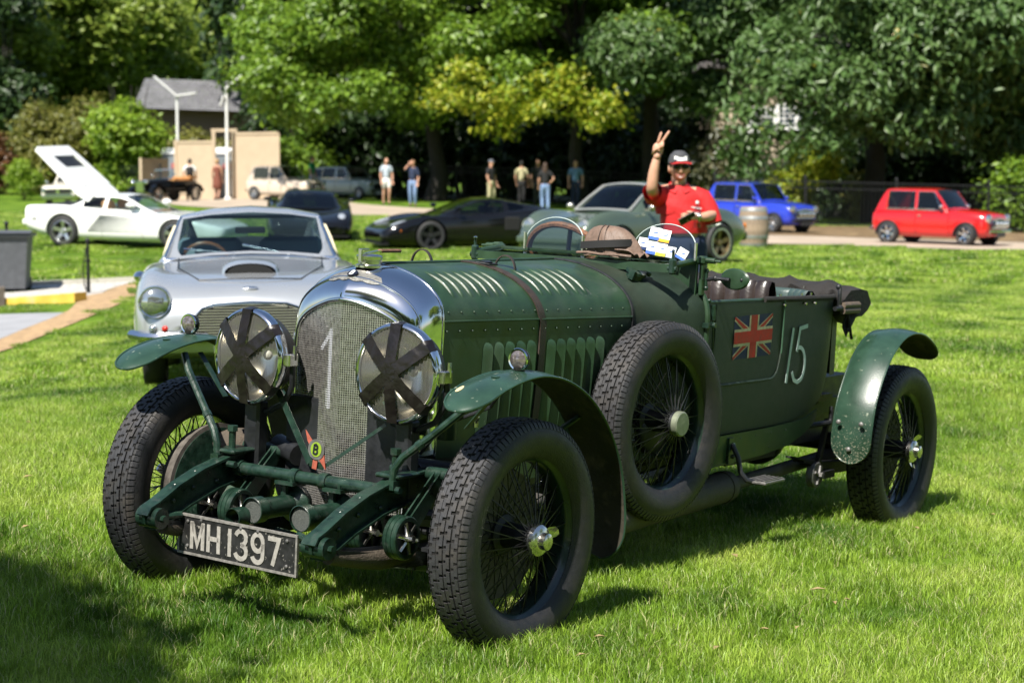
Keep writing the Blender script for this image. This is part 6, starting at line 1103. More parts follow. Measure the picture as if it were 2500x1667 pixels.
# ---- low black supercars
def supercar(label, col, loc, rz, wh=BLKP):
    o = car_root('black_supercar', label, loc, rz, 'low black supercars on the lawn'); m = mat('gloss_black', (.004, .004, .0045), .10, 0, .1, 4, coat=.25, spec=.35)
    st = [(1.08, .60, .25, .36, .39, 0), (1.02, .86, .16, .44, .46, 0), (.7, .96, .13, .58, .55, .02), (.3, .98, .13, .68, .62, .04), (-.1, .985, .13, .72, .68, .04), (-.6, .98, .13, .74, .76, .01), (-1.2, .96, .13, .77, .80, 0), (-1.9, 1.0, .14, .84, .86, .02), (-2.45, 1.02, .15, .87, .88, .02), (-2.9, 1.0, .2, .84, .86, .01), (-3.3, .96, .3, .80, .82, 0), (-3.42, .9, .36, .74, .76, 0)]
    G = lower(st); mb = MB(); mb.grid(G, cv=True); mb.add(G[0], [tuple(range(G.shape[1]))]); mb.add(G[-1], [tuple(reversed(range(G.shape[1])))]); bd = mb.obj('body', m, o, weld=True); cut(bd, [(0, .6, 1.3, .325, .365), (0, -1.3, -.6, .325, .365), (-2.66, .6, 1.3, .335, .38), (-2.66, -1.3, -.6, .335, .38)])
    house_top(o, [(-.2, .76, .72, .66, .725, .735), (-.6, .80, .75, .63, .88, .905), (-1.0, .80, .77, .58, 1.03, 1.06), (-1.35, .80, .78, .55, 1.10, 1.135), (-1.7, .80, .80, .54, 1.09, 1.13), (-2.2, .80, .84, .55, 1.0, 1.04), (-2.7, .80, .85, .6, .92, .95), (-3.1, .78, .82, .6, .84, .86)], m, (-.25, -1.15), [(-.72, -1.72), (-1.85, -2.2)], (-1.95, -2.8), GLSD, pil=.04)
    boxpart(o, 'cockpit', INTB, ((-1.2, 0, .6), (1.6, 1.5, .12)), b=.02); seat(o, -1.3, .38, INTB, .45, .5); seat(o, -1.3, -.38, INTB, .45, .5)
    for s_ in (-1, 1):
        wheel(o, 0, s_ * .86, .325, .24, 'five', wh, .72); wheel(o, -2.66, s_ * .87, .335, .30, 'five', wh, .72)
        mb = MB(); mb.ball((.66, s_ * .72, .595), (.20, .09, .035), 12, 6, Matrix.Rotation(.28, 4, 'Y')); mb.obj('headlight', mat('smoked_lens', (.35, .38, .42), .06, .3), o); boxpart(o, 'side_marker', AMB, ((.62, s_ * .945, .44), (.15, .03, .05)), b=.01)
        mb = MB(); mb.ball((-.62, s_ * 1.0, .93), (.08, .10, .05), 10, 6); mb.cyl((-.6, s_ * .82, .82), (-.6, s_ * .98, .93), .015, n=6); mb.obj('door_mirror', m, o); boxpart(o, 'side_intake', DARK, ((-1.85, s_ * .985, .58), (.35, .05, .3)), b=.02)
    boxpart(o, 'front_intake', DARK, ((1.03, .55, .28), (.06, .42, .12)), ((1.03, -.55, .28), (.06, .42, .12)), b=.01); boxpart(o, 'front_splitter', BLKP, ((1.02, 0, .15), (.2, 1.75, .03))); tilt(o); return o
hd = heading(-.95, -.32); p0 = W(990, 571, 42.5); f = Vector((math.cos(hd), math.sin(hd), 0)); lft = Vector((-f.y, f.x, 0)); c = p0 - lft * .95; supercar('low black supercar pointing left, seen side on behind the lawn strip', 0, on(c.x, c.y), hd)
hd = heading(.12, -1); c = W(712, 545, 46); supercar('low black supercar facing the camera beyond the silver coupe roof', 0, on(c.x, c.y), hd)

# ---- small boxy saloons
def mini(name, label, col, loc, rz, roof=None, lamps=0, flares=True, chrome=True, van=False, wr=ALU):
    o = car_root(name, label, loc, rz, 'small boxy classic cars'); m = col; rf_ = roof or col
    st = [(.52, .44, .34, .62, .66, 0), (.50, .58, .26, .70, .74, 0), (.40, .655, .22, .74, .79, .01), (.1, .69, .2, .78, .84, .01), (-.4, .70, .19, .80, .87, .0), (-1.2, .705, .19, .80, .83, 0), (-2.0, .705, .2, .80, .83, 0), (-2.35, .68, .24, .79, .83, 0), (-2.48, .62, .30, .75, .80, 0), (-2.52, .5, .36, .7, .74, 0)]
    if van: st = st[:7] + [(-2.6, .69, .22, .80, .83, 0), (-2.72, .65, .28, .78, .82, 0), (-2.76, .58, .34, .76, .8, 0)]
    G = lower(st); mb = MB(); mb.grid(G, cv=True); mb.add(G[0], [tuple(range(G.shape[1]))]); mb.add(G[-1], [tuple(reversed(range(G.shape[1])))]); bd = mb.obj('body', m, o, weld=True); cut(bd, [(0, .4, .9, .25, .285), (0, -.9, -.4, .25, .285), (-2.03, .4, .9, .25, .285), (-2.03, -.9, -.4, .25, .285)])
    tail = [(-2.1, .675, .79, .60, 1.29, 1.33), (-2.25, .67, .79, .60, 1.10, 1.14), (-2.42, .64, .78, .57, .82, .86)] if not van else [(-2.3, .66, .84, .56, 1.27, 1.335), (-2.62, .66, .84, .56, 1.24, 1.31), (-2.72, .62, .84, .54, .9, .95)]
    house_top(o, [(-.50, .64, .79, .60, .84, .87), (-.62, .665, .79, .615, 1.02, 1.06), (-.78, .675, .79, .61, 1.22, 1.255), (-.88, .675, .79, .605, 1.30, 1.335), (-1.4, .68, .79, .61, 1.315, 1.352), (-1.95, .68, .79, .605, 1.31, 1.35)] + tail, m, (-.52, -.86), [(-.64, -1.27), (-1.34, -2.06)] + ([(-2.1, -2.55)] if van else []), (-2.08, -2.4) if not van else None, GLSD, pil=.05)
    mb = MB(); mb.grid([[(x_, .545 * t, (1.352 if -1.0 > x_ > -1.9 else 1.325) - .055 * t * t + .004) for t in np.linspace(-1, 1, 9)] for x_ in (-.98, -1.1, -1.5, -1.85, -2.02)], flip=False); mb.obj('roof_panel', rf_, o, smooth=60)
    boxpart(o, 'cockpit', INTB, ((-1.3, 0, .55), (1.6, 1.2, .12)), ((-.72, 0, .82), (.15, 1.15, .12)), b=.02); seat(o, -1.2, .3, INTB, .5, .5, .4); seat(o, -1.2, -.3, INTB, .5, .5, .4)
    XM = Matrix(((0, 0, 1, .50), (1, 0, 0, 0), (0, 1, 0, 0), (0, 0, 0, 1))); ol = [(-.42, .44), (-.38, .62), (0, .66), (.38, .62), (.42, .44)]; mb = MB(); mb.prism(ol, .04, XM); gq = mb.obj('grille', BLKP, o, smooth=0); mb = MB(); mb.tube([(.545, y, z) for y, z in ol], .014, 6, closed=True); mb.obj('grille_surround', CHR, gq); mb = MB(); [mb.box((.545, 0, .47 + k * .035), (.012, .74, .01)) for k in range(5)]; mb.obj('grille_bars', CHR, gq, smooth=0, kind='stuff')
    for s_ in (-1, 1):
        headlight(o, .515, s_ * .52, .66, .105); wheel(o, 0, s_ * .645, .265, .19, 'six', wr, .64, R(-14) if lamps else 0); wheel(o, -2.03, s_ * .645, .265, .19, 'six', wr, .64); boxpart(o, 'indicator', AMB, ((.49, s_ * .5, .50), (.04, .07, .05)), b=.01)
        if flares:
            for x_ in (0, -2.03): mb = MB(); mb.grid([[(x_ + r_ * math.cos(a), s_ * y_, .25 + r_ * math.sin(a)) for r_, y_ in ((.282, .68), (.285, .74), (.315, .735), (.325, .695))] for a in np.linspace(-.1, math.pi + .1, 15)], flip=s_ < 0); mb.obj('wheel_flare', BLKP, o, smooth=60)
        mb = MB(); mb.ball((-.62, s_ * .75, .93), (.05, .06, .05), 10, 6); mb.box((-.62, s_ * .69, .89), (.02, .12, .02)); mb.obj('door_mirror', CHR if chrome else m, o); boxpart(o, 'door_handle', CHR, ((-1.2, s_ * .715, .70), (.10, .02, .03)), b=.005)
        mb = MB(); [mb.tube([(x0_, s_ * .680, .832), (x1_, s_ * .680, .832), (x3_, s_ * .618, 1.272), (x2_, s_ * .618, 1.272)], .009, 5, closed=True) for x0_, x1_, x2_, x3_ in ((-.66, -1.27, -.86, -1.27), (-1.34, -2.1, -1.34, -2.02))]; mb.obj('window_frames', CHR, o, kind='stuff'); mb = MB(); mb.tube([(-1.31, s_ * .712, .84), (-1.31, s_ * .715, .5), (-1.28, s_ * .705, .25)], .005, 4); mb.obj('door_gap', BLKP, o); mb = MB(); mb.tube([(-.45, s_ * .708, .83), (-.45, s_ * .71, .5), (-.42, s_ * .70, .25)], .005, 4); mb.obj('door_gap', BLKP, o)
        mb = MB(); mb.tube([(-.5, s_ * .635, .845), (-.95, s_ * .67, .85), (-2.05, s_ * .672, .85)], .010, 5); mb.tube([(-.97, s_ * .578, 1.285), (-1.5, s_ * .58, 1.30), (-2.05, s_ * .565, 1.25)], .010, 5); mb.obj('gutter', CHR, o)
    boxpart(o, 'front_bumper', CHR if chrome else BLKP, ((.57, 0, .36), (.05, 1.2, .07)), b=.02); boxpart(o, 'rear_bumper', CHR if chrome else BLKP, ((-2.56 - (.24 if van else 0), 0, .36), (.05, 1.2, .07)), b=.02)
    boxpart(o, 'front_plate', mat('dark_plate', (.03, .03, .035), .5) if lamps else WHT, ((.60, 0, .28), (.02, .45, .11)))
    for k in range(lamps):
        y = (k - (lamps - 1) / 2) * .19; mb = MB(); M = T(.63, y, .53) @ Matrix.Rotation(math.pi / 2, 4, 'Y'); mb.lathe([(1e-4, -.07), (.05, -.06), (.078, 0), (.074, .012)], 16, M); q = mb.obj('spot_lamp', CHR, o); mb = MB(); mb.lathe([(.074, .01), (.04, .025), (1e-4, .03)], 16, M); mb.obj('lens', LENSC, q)
    tilt(o); return o
def put(x, y, D, f, dx, dy):
    """car origin so that the point (dx, dy) of its own frame stands at that spot of the ground"""
    p = W(x, y, D); l = Vector((-f.y, f.x, 0)); c = p - f * dx - l * dy; return on(c.x, c.y)
def hv(a): return Vector((math.cos(a), math.sin(a), 0))
a = heading(.72, -.69); mini('blue_small_car', 'bright blue small classic car with four spot lamps beside the barrel', paint('blue_paint', (.018, .04, .42)), put(1777, 536, 53, hv(a), 0, -.65), a, lamps=4, chrome=False)
a = heading(.79, -.61); mini('red_small_car', 'bright red small classic car parked before the fence at right', paint('red_paint', (.52, .008, .010)), put(2218, 554, 46.5, hv(a), 0, -.65), a, lamps=4, wr=CHR)
a = heading(.86, -.5); mini('cream_small_car', 'pale cream small classic car with white roof near the tan fence', paint('cream_paint', (.56, .47, .38)), put(585, 456, 78, hv(a), -2.03, -.65), a, roof=paint('cream_roof', (.75, .72, .66)), flares=False, lamps=2)
a = heading(.80, -.60); mini('grey_small_van', 'pale grey green small classic estate parked in the shade of the trees', paint('grey_green_paint', (.34, .39, .37)), put(800, 465, 81, hv(a), -.6, -.65), a, flares=False, van=True)

# ---- cream saloon half hidden behind the white sports car
SAL = paint('ivory_paint', (.70, .66, .56)); c = put(140, 472, 84, hv(heading(-.1, -1)), .5, 0); o = car_root('ivory_saloon', 'ivory classic saloon facing the camera behind the raised engine cover', c, heading(-.1, -1))
st = [(.80, .6, .36, .66, .70, 0), (.76, .74, .26, .78, .80, 0), (.4, .80, .22, .86, .88, .01), (-.4, .82, .2, .88, .93, 0), (-1.5, .82, .2, .89, .93, 0), (-2.6, .80, .22, .88, .92, 0), (-3.5, .72, .3, .82, .86, 0), (-3.6, .6, .36, .74, .78, 0)]
G = lower(st); mb = MB(); mb.grid(G, cv=True); mb.add(G[0], [tuple(range(G.shape[1]))]); mb.add(G[-1], [tuple(reversed(range(G.shape[1])))]); bd = mb.obj('body', SAL, o, weld=True); cut(bd, [(0, .5, 1, .31, .35), (0, -1, -.5, .31, .35), (-2.5, .5, 1, .31, .35), (-2.5, -1, -.5, .31, .35)])
house_top(o, [(-.55, .72, .88, .6, .92, .95), (-.9, .73, .89, .6, 1.18, 1.24), (-1.15, .73, .9, .58, 1.34, 1.4), (-1.8, .73, .9, .58, 1.36, 1.42), (-2.4, .72, .9, .56, 1.28, 1.34), (-2.9, .66, .89, .5, .95, .98)], SAL, (-.58, -1.1), [(-.85, -1.55), (-1.65, -2.4)], (-2.42, -2.85), GLSD)
boxpart(o, 'grille', BLKP, ((.80, 0, .60), (.05, 1.15, .20)), b=.01); boxpart(o, 'grille_trim', CHR, ((.83, 0, .70), (.02, 1.2, .02)), ((.83, 0, .50), (.02, 1.2, .02)), ((.835, 0, .6), (.02, .14, .2))); boxpart(o, 'front_bumper', CHR, ((.86, 0, .40), (.06, 1.5, .09)), b=.02)
for s_ in (-1, 1): headlight(o, .80, s_ * .62, .66, .10); wheel(o, 0, s_ * .68, .31, .16, 'disc', CHR, .62); wheel(o, -2.5, s_ * .68, .31, .16, 'disc', CHR, .62); mb = MB(); mb.ball((-.3, s_ * .86, 1.0), (.04, .07, .06), 10, 6); mb.cyl((-.3, s_ * .8, .88), (-.3, s_ * .86, .98), .012, n=6); mb.obj('door_mirror', CHR, o)
tilt(o)
# ---- black pre-war roadster
a = heading(-.55, -.83); c = put(330, 472, 82, hv(a), .2, 0); o = car_root('black_roadster', 'black open prewar roadster with chrome screen frame and tan trim', c, a); BKP = mat('gloss_black', (.004, .004, .0045), .10)
st = [(.35, .28, .45, .80, .88, 0), (.30, .32, .42, .84, .93, 0), (-.3, .38, .4, .88, .98, 0), (-.9, .50, .38, .92, 1.0, 0), (-1.2, .56, .38, .88, .90, 0), (-2.0, .58, .38, .86, .86, 0), (-2.5, .52, .42, .84, .86, 0), (-2.75, .40, .5, .78, .80, 0)]
G = lower(st); mb = MB(); mb.grid(G, cv=True); mb.add(G[0], [tuple(range(G.shape[1]))]); mb.add(G[-1], [tuple(reversed(range(G.shape[1])))]); mb.obj('body', BKP, o, weld=True); boxpart(o, 'tan_cockpit', TANL, ((-1.75, 0, .90), (1.2, 1.0, .12)), ((-2.35, 0, 1.0), (.5, 1.05, .12)), b=.03)
mb = MB(); mb.tube([(-1.0, .55, .98), (-1.12, .54, 1.36), (-1.12, -.54, 1.36), (-1.0, -.55, .98), (-1.0, .55, .98)], .025, 6); sf = mb.obj('screen_frame', CHR, o); mb = MB(); mb.grid([[(-1.0, -.53, .99), (-1.0, .53, .99)], [(-1.12, -.52, 1.35), (-1.12, .52, 1.35)]]); mb.obj('screen_pane', GLS, sf)
boxpart(o, 'radiator', CHR, ((.36, 0, .68), (.06, .48, .48)), b=.03)
for s_ in (-1, 1):
    for x_ in (0, -2.3): wheel(o, x_, s_ * .62, .33, .14, 'cross', CHR, .7)
    mb = MB(); g = [[(x_ + .42 * math.cos(t), s_ * (.62 + w_), .30 + .42 * math.sin(t)) for w_ in (-.12, -.06, .06, .12)] for x_ in (0,) for t in np.linspace(.2, math.pi - .1, 12)]; mb.slab(g, .02); g = [[(-2.3 + .42 * math.cos(t), s_ * (.62 + w_), .30 + .42 * math.sin(t)) for w_ in (-.12, -.06, .06, .12)] for t in np.linspace(.1, math.pi - .2, 12)]; mb.slab(g, .02); mb.box((-1.15, s_ * .65, .30), (1.6, .22, .03)); mb.obj('fender', BKP, o, smooth=50); mb = MB(); mb.ball((.36, s_ * .36, .86), (.10, .10, .10), 12, 8); mb.obj('headlight', CHR, o); mb = MB(); mb.ball((-1.05, s_ * .66, 1.15), (.03, .05, .05), 10, 6); mb.cyl((-1.02, s_ * .56, 1.1), (-1.05, s_ * .66, 1.15), .012, n=6); mb.obj('door_mirror', CHR, o)
tilt(o)
# ---- barrel
p0 = W(1730, 568, 43.5); o = thing('wooden_barrel', 'weathered oak wine barrel standing on the lawn before the blue car', 'barrel', on(p0.x, p0.y), .3); OAK = mat('grey_oak', (.27, .20, .14), .85, 0, .3, 6, .3, 30, dirt=(.15, .11, .08), dscale=4); HOOP = mat('galvanised_hoop', (.36, .37, .37), .5, .6, .15, 8)
prof = lambda z: .28 + .07 * math.sin(math.pi * z / .90) ; ns = 22
stv = MB(); stv.slab([[((prof(z)) * math.cos(a_), prof(z) * math.sin(a_), z) for z in np.linspace(0.01, .90, 9)] for a_ in np.linspace(0.006, 2 * math.pi / ns - .006, 3)], .02); s0 = stv.obj('stave', OAK, o, smooth=50)
for k in range(1, ns): q = s0.copy(); S.collection.objects.link(q); q.rotation_euler = (0, 0, 2 * math.pi * k / ns)
for z in (.06, .24, .66, .84): mb = MB(); mb.lathe([(prof(z - .035) + .004, z - .035), (prof(z) + .008, z), (prof(z + .035) + .004, z + .035)], 32); mb.obj('hoop', HOOP, o)
mb = MB(); mb.lathe([(1e-4, .86), (.27, .86)], 24); mb.obj('barrel_head', OAK, o)
# ================================================================== PEOPLE
SKIN = mat('skin', (.55, .30, .20), .5, 0, .08, 20); SKIN2 = mat('skin_tan', (.42, .22, .14), .5, 0, .08, 20)
def skinned(name, J, E, m, par, root, sub=2, extra=None):
    ks = list(J); me = bpy.data.meshes.new(name); me.from_pydata([J[k][:3] for k in ks], [(ks.index(a), ks.index(b_)) for a, b_ in E], []); o = link(name, me, par); md = o.modifiers.new('skin', 'SKIN'); md.use_smooth_shade = True
    for i, k in enumerate(ks): r = J[k][3]; me.skin_vertices[0].data[i].radius = r if hasattr(r, '__len__') else (r, r)
    for v in me.skin_vertices[0].data: v.use_root = False
    me.skin_vertices[0].data[ks.index(root)].use_root = True
    s = o.modifiers.new('sub', 'SUBSURF'); s.levels = sub; s.render_levels = sub; bpy.context.view_layer.update(); evald(o); me2 = o.data; me2.materials.clear(); me2.materials.append(m)
    if extra is not None:
        bm = bmesh.new(); bm.from_mesh(me2); t = bpy.data.meshes.new('t'); t.from_pydata(extra.v, [], extra.f); bm.from_mesh(t); bm.to_mesh(me2); bm.free(); bpy.data.meshes.remove(t)
    me2.polygons.foreach_set('use_smooth', [True] * len(me2.polygons)); return o
def head_shape(mb, c, s=1, yaw=0, tiltx=0):
    """skull, jaw, nose, ears round the point c (face towards -y)"""
    M = Matrix.Translation(c) @ Matrix.Rotation(yaw, 4, 'Z') @ Matrix.Rotation(tiltx, 4, 'X') @ Matrix.Scale(s, 4); g = []
    for i in range(15):
        ph = math.pi * i / 14; z = -.118 * math.cos(ph); row = []
        for j in range(20):
            a = 2 * math.pi * j / 20; r = math.sin(ph); x = .075 * r * math.cos(a); y = .095 * r * math.sin(a)
            if z < -.02: k = min(1, (-.02 - z) / .1); x *= 1 - .22 * k; y = y * (1 - .12 * k) - .012 * k
            if y < 0 and -.06 < z < .03: y *= .97
            row.append((x, y, z))
        g.append(row)
    mb.grid(g, cv=True, M=M); mb.add([(-.013, -.088, .0), (.013, -.088, .0), (0, -.092, .025), (-.018, -.09, -.032), (.018, -.09, -.032), (0, -.118, -.026), (0, -.09, -.04)], [(0, 2, 5), (2, 1, 5), (0, 5, 3), (1, 4, 5), (3, 5, 6), (5, 4, 6)], M)
    for s_ in (-1, 1): mb.ball(M @ Vector((s_ * .077, .01, -.01)), (.012 * s, .02 * s, .032 * s), 8, 6)
    return M
def finger(mb, pts, r): mb.tube([Vector(p) for p in pts], [r, r * 1.02, r * .95, r * .85, r * .6][:len(pts)] if len(pts) > 3 else [r, r, r * .7], 7)
def hand_relaxed(mb, w, d, s=1, side=1):
    """palm and five gently curled fingers from the wrist w along d"""
    w = Vector(w); d = Vector(d).normalized(); u = d.cross(Vector((0, 1, 0))); u = (u if u.length > .2 else d.cross(Vector((1, 0, 0)))).normalized() * side; n = d.cross(u); c = w + d * .045 * s; fr = Matrix((u, d, n)).transposed().to_4x4(); mb.ball(c, (.040 * s, .052 * s, .017 * s), 10, 8, fr)
    for k, (o_, l) in enumerate(((-.028, .072), (-.0095, .082), (.0095, .078), (.027, .062))): a = w + (d * .082 + u * o_) * s; mb.tube([a, a + (d * l * .5 + n * .008) * s, a + (d * l * .85 + n * .028) * s, a + (d * l + n * .045) * s], [.0095 * s, .009 * s, .008 * s, .006 * s], 6)
    a = w + (d * .03 - u * .036) * s; mb.tube([a, a + (d * .03 - u * .024 + n * .008) * s, a + (d * .058 - u * .026 + n * .014) * s], [.012 * s, .011 * s, .007 * s], 6)
def person(label, loc, rz, H=1.72, top=None, bottom=None, legs='trousers', skin=SKIN, hair=None, la=None, ra=None, sleeve='short', group='visitors strolling behind the cars', lean=0, longhair=False, cap=None, step=.06, dress=None, pack=None, woman=False):
    k = H / 1.72; o = thing('person', label, 'person', loc, rz, group); sw = .165 if woman else .195; hw = .10 if woman else .095
    la = la or ((sw + .06, .0, 1.12), (sw + .05, -.10, .88)); ra = ra or ((-sw - .06, .0, 1.12), (-sw - .05, -.10, .88)); sc = lambda J: {n: (v[0] * k, v[1] * k, v[2] * k, (v[3] * k if not hasattr(v[3], '__len__') else (v[3][0] * k, v[3][1] * k))) for n, v in J.items()}
    LA, RA = [Vector(q) for q in la], [Vector(q) for q in ra]
    J = {'pel': (0, 0, .95, (.10, .08)), 'wai': (0, 0, 1.10, (.09, .07)), 'che': (0, 0, 1.30, (.11, .075)), 'nb': (0, .01, 1.44, .065), 'nk': (0, 0, 1.52, .052), 'ls': (sw, .01, 1.40, .055), 'le': (*LA[0], .042), 'lw': (*LA[1], .028), 'rs': (-sw, .01, 1.40, .055), 're': (*RA[0], .042), 'rw': (*RA[1], .028), 'lh': (hw, 0, .88, .085), 'lk': (hw, -step, .49, .058), 'la': (hw, step * .6, .09, .04), 'lt': (hw + .01, step * .6 - .13, .035, .035), 'rh': (-hw, 0, .88, .085), 'rk': (-hw, step * .2, .49, .058), 'ra': (-hw, step * 1.6, .09, .04), 'rt': (-hw - .01, step * 1.6 - .13, .035, .035)}
    E = [('pel', 'wai'), ('wai', 'che'), ('che', 'nb'), ('nb', 'nk'), ('nb', 'ls'), ('ls', 'le'), ('le', 'lw'), ('nb', 'rs'), ('rs', 're'), ('re', 'rw'), ('pel', 'lh'), ('lh', 'lk'), ('lk', 'la'), ('la', 'lt'), ('pel', 'rh'), ('rh', 'rk'), ('rk', 'ra'), ('ra', 'rt')]
    ex = MB(); head_shape(ex, Vector((0, -.012, 1.625)) * k, k * .97); ex.cyl(Vector((0, 0, 1.48)) * k, Vector((0, 0, 1.56)) * k, .055 * k, n=10)
    for A, sd in ((LA, 1), (RA, -1)): hand_relaxed(ex, A[1] * k, (A[1] - A[0]), k, sd)
    skinned('body', sc(J), E, skin, o, 'pel', 1, ex)
    up = lambda n, f: (*J[n][:3], (J[n][3] if not hasattr(J[n][3], '__len__') else J[n][3][0]) * f if not hasattr(J[n][3], '__len__') else (J[n][3][0] * f, J[n][3][1] * f))
    mid = lambda a, b_, t, r: tuple(J[a][i] + (J[b_][i] - J[a][i]) * t for i in range(3)) + (r,)
    if top: C = {'pel': (0, 0, .93, (.15, .12)), 'wai': (0, 0, 1.10, (.14, .105)), 'che': (0, 0, 1.30, (.165, .115)), 'nb': (0, .01, 1.43, .09), 'ls': up('ls', 1.3), 'l2': mid('ls', 'le', .75 if sleeve == 'short' else 1.0, .068), 'rs': up('rs', 1.3), 'r2': mid('rs', 're', .75 if sleeve == 'short' else 1.0, .068)}; skinned('shirt', sc(C), [('pel', 'wai'), ('wai', 'che'), ('che', 'nb'), ('nb', 'ls'), ('ls', 'l2'), ('nb', 'rs'), ('rs', 'r2')], top, o, 'pel', 1)
    if bottom:
        t = 1 if legs == 'trousers' else .75
        C = {'pel': (0, 0, .95, (.15, .12)), 'wb': (0, 0, 1.03, (.135, .105)), 'lh': up('lh', 1.16), 'lk': up('lk', 1.3) if legs == 'trousers' else mid('lh', 'lk', t, .088), 'rh': up('rh', 1.16), 'rk': up('rk', 1.3) if legs == 'trousers' else mid('rh', 'rk', t, .088)}; E2 = [('wb', 'pel'), ('pel', 'lh'), ('lh', 'lk'), ('pel', 'rh'), ('rh', 'rk')]
        if legs == 'trousers': C['la'] = up('la', 1.5); C['ra'] = up('ra', 1.5); E2 += [('lk', 'la'), ('rk', 'ra')]
        skinned('trousers' if legs == 'trousers' else 'shorts', sc(C), E2, bottom, o, 'pel', 1)
    if dress: mb = MB(); mb.lathe([(.07, 1.45), (.125, 1.40), (.15, 1.30), (.125, 1.10), (.165, .92), (.20, .70), (.215, .50), (.20, .49), (1e-3, .75)], 24, T(s=(k, k * .78, k))); mb.obj('dress', dress, o, smooth=60)
    if hair is not None:
        mb = MB(); M = Matrix.Translation(Vector((0, .004, 1.642)) * k); mb.lathe([(1e-4, .125), (.045, .115), (.078, .07), (.088, .02), (.088, -.02), (.075, -.06)], 18, M @ T(s=(k * .98, k * 1.1, k)), R(-35), R(215))
        if longhair: mb.lathe([(.085, .02), (.10, -.08), (.11, -.2), (.09, -.28), (.03, -.3)], 16, M @ T(s=(k, k, k)), R(-20), R(200))
        mb.obj('hair', hair, o, smooth=60)
    if cap: mb = MB(); M = Matrix.Translation(Vector((0, 0, 1.655)) * k); mb.lathe([(1e-4, .105), (.05, .098), (.085, .06), (.094, .01)], 18, M @ T(s=(k * .95, k * 1.1, k))); mb.box(Vector((0, -.135, 1.665)) * k, (.13 * k, .10 * k, .012)); mb.obj('cap', cap, o, smooth=50)
    for s_ in ('l', 'r'): mb = MB(); a = Vector(J[s_ + 'a'][:3]) * k; mb.ball(a + Vector((0, -.06, -.045)) * k, (.045 * k, .13 * k, .045 * k), 10, 6); mb.obj('shoe', mat('shoe_dark', (.03, .03, .03), .6), o)
    if pack: mb = MB(); mb.box(Vector((0, .17, 1.22)) * k, (.30 * k, .16 * k, .44 * k), b=.05); mb.obj('backpack', pack, o, smooth=60)
    return o
CL = lambda n, c: mat('cloth_' + n, c, .85, 0, .12, 14, .2, 60)
BLKT, NAVY, WHTC, KHK, JEAN, BLU, GRY = CL('black', (.012, .012, .013)), CL('navy', (.015, .025, .06)), CL('white', (.72, .72, .70)), CL('khaki', (.42, .38, .22)), CL('denim', (.16, .24, .40)), CL('blue', (.12, .22, .38)), CL('grey', (.40, .46, .52))
HB_, HBL, HG = mat('hair_brown', (.05, .028, .016), .6), mat('hair_blonde', (.36, .22, .10), .6), mat('hair_dark', (.012, .01, .009), .6)
def stand(x, D): p = W(x, 480, D); return on(p.x, p.y)
person('man seen from behind in white shirt with black backpack near the tan fence', stand(437, 84), R(190), 1.76, WHTC, BLKT, hair=HG, pack=BLKT)
person('woman in brown sleeveless dress walking towards the tan fence', stand(500, 82.5), R(170), 1.70, dress=CL('brown', (.16, .05, .03)), hair=HBL, skin=SKIN2, woman=True, step=.14)
person('man in green T-shirt standing beside the cream small car', stand(718, 80), R(75), 1.74, CL('green', (.02, .25, .09)), GRY, hair=HG)
person('woman in grey top and white shorts standing by the grey estate', stand(888, 74), R(15), 1.72, GRY, WHTC, 'shorts', hair=HB_, longhair=True, woman=True)
person('blonde woman in navy jacket holding a hand to her head', stand(948, 72), R(-10), 1.68, NAVY, JEAN, hair=HBL, longhair=True, woman=True, ra=((-.28, -.12, 1.40), (-.10, -.12, 1.60)), sleeve='long')
person('man in black T-shirt and grey cap looking to the right', stand(1128, 72), R(60), 1.76, BLKT, KHK, cap=CL('cap', (.10, .11, .13)))
person('man in khaki shirt standing in the shade behind the supercar', stand(1198, 76), R(160), 1.72, KHK, BLKT, hair=HG)
person('bearded man in black shirt facing the camera in the group', stand(1236, 74), R(10), 1.82, BLKT, BLKT, hair=HG, skin=SKIN2)
person('woman in black top and blue jeans with a hand on her hip', stand(1252, 70), R(185), 1.70, BLKT, JEAN, hair=HB_, longhair=True, woman=True, ra=((-.32, .06, 1.18), (-.16, -.02, 1.02)))
person('man in blue shirt standing at the right of the group', stand(1322, 75), R(-5), 1.82, BLU, NAVY, hair=HB_)
# ---- the waving man
pm = W(1558, 600, 16.6); pm = on(pm.x, pm.y); zg = pm.z
man = thing('person', 'smiling man in red polo shirt, cap and sunglasses raising two fingers', 'person', pm)
def Z(y): return CAMZ + (403 - y) / 271 - zg
hc = Vector((0, -.02, Z(386))); ns_ = Z(421)
J = {'pel': (.05, 0, .98, (.12, .09)), 'wai': (.045, -.01, 1.14, (.11, .085)), 'che': (.02, 0, ns_ - .24, (.12, .075)), 'nb': (.0, .01, ns_ - .075, .075), 'nk': (0, 0, ns_ + .01, .06),
     'rs': (-.175, -.01, ns_ - .085, .068), 'rs2': (-.215, -.10, ns_ - .10, .060), 're': (-.245, -.235, ns_ - .045, .052), 'rf': (-.232, -.25, ns_ + .09, .047), 'rw': (-.205, -.26, Z(360), .032),
     'ls': (.205, .01, ns_ - .10, .068), 'le': (.285, -.04, Z(494), .052), 'lf': (.20, -.22, Z(497), .043), 'lw': (.13, -.28, Z(497), .032),
     'lh': (.145, 0, .90, .10), 'lk': (.15, -.03, .50, .07), 'la': (.16, .02, .10, .048), 'lt': (.17, -.12, .04, .04), 'rh': (-.05, 0, .90, .10), 'rk': (-.07, 0, .50, .07), 'ra': (-.08, .05, .10, .048), 'rt': (-.09, -.09, .04, .04)}
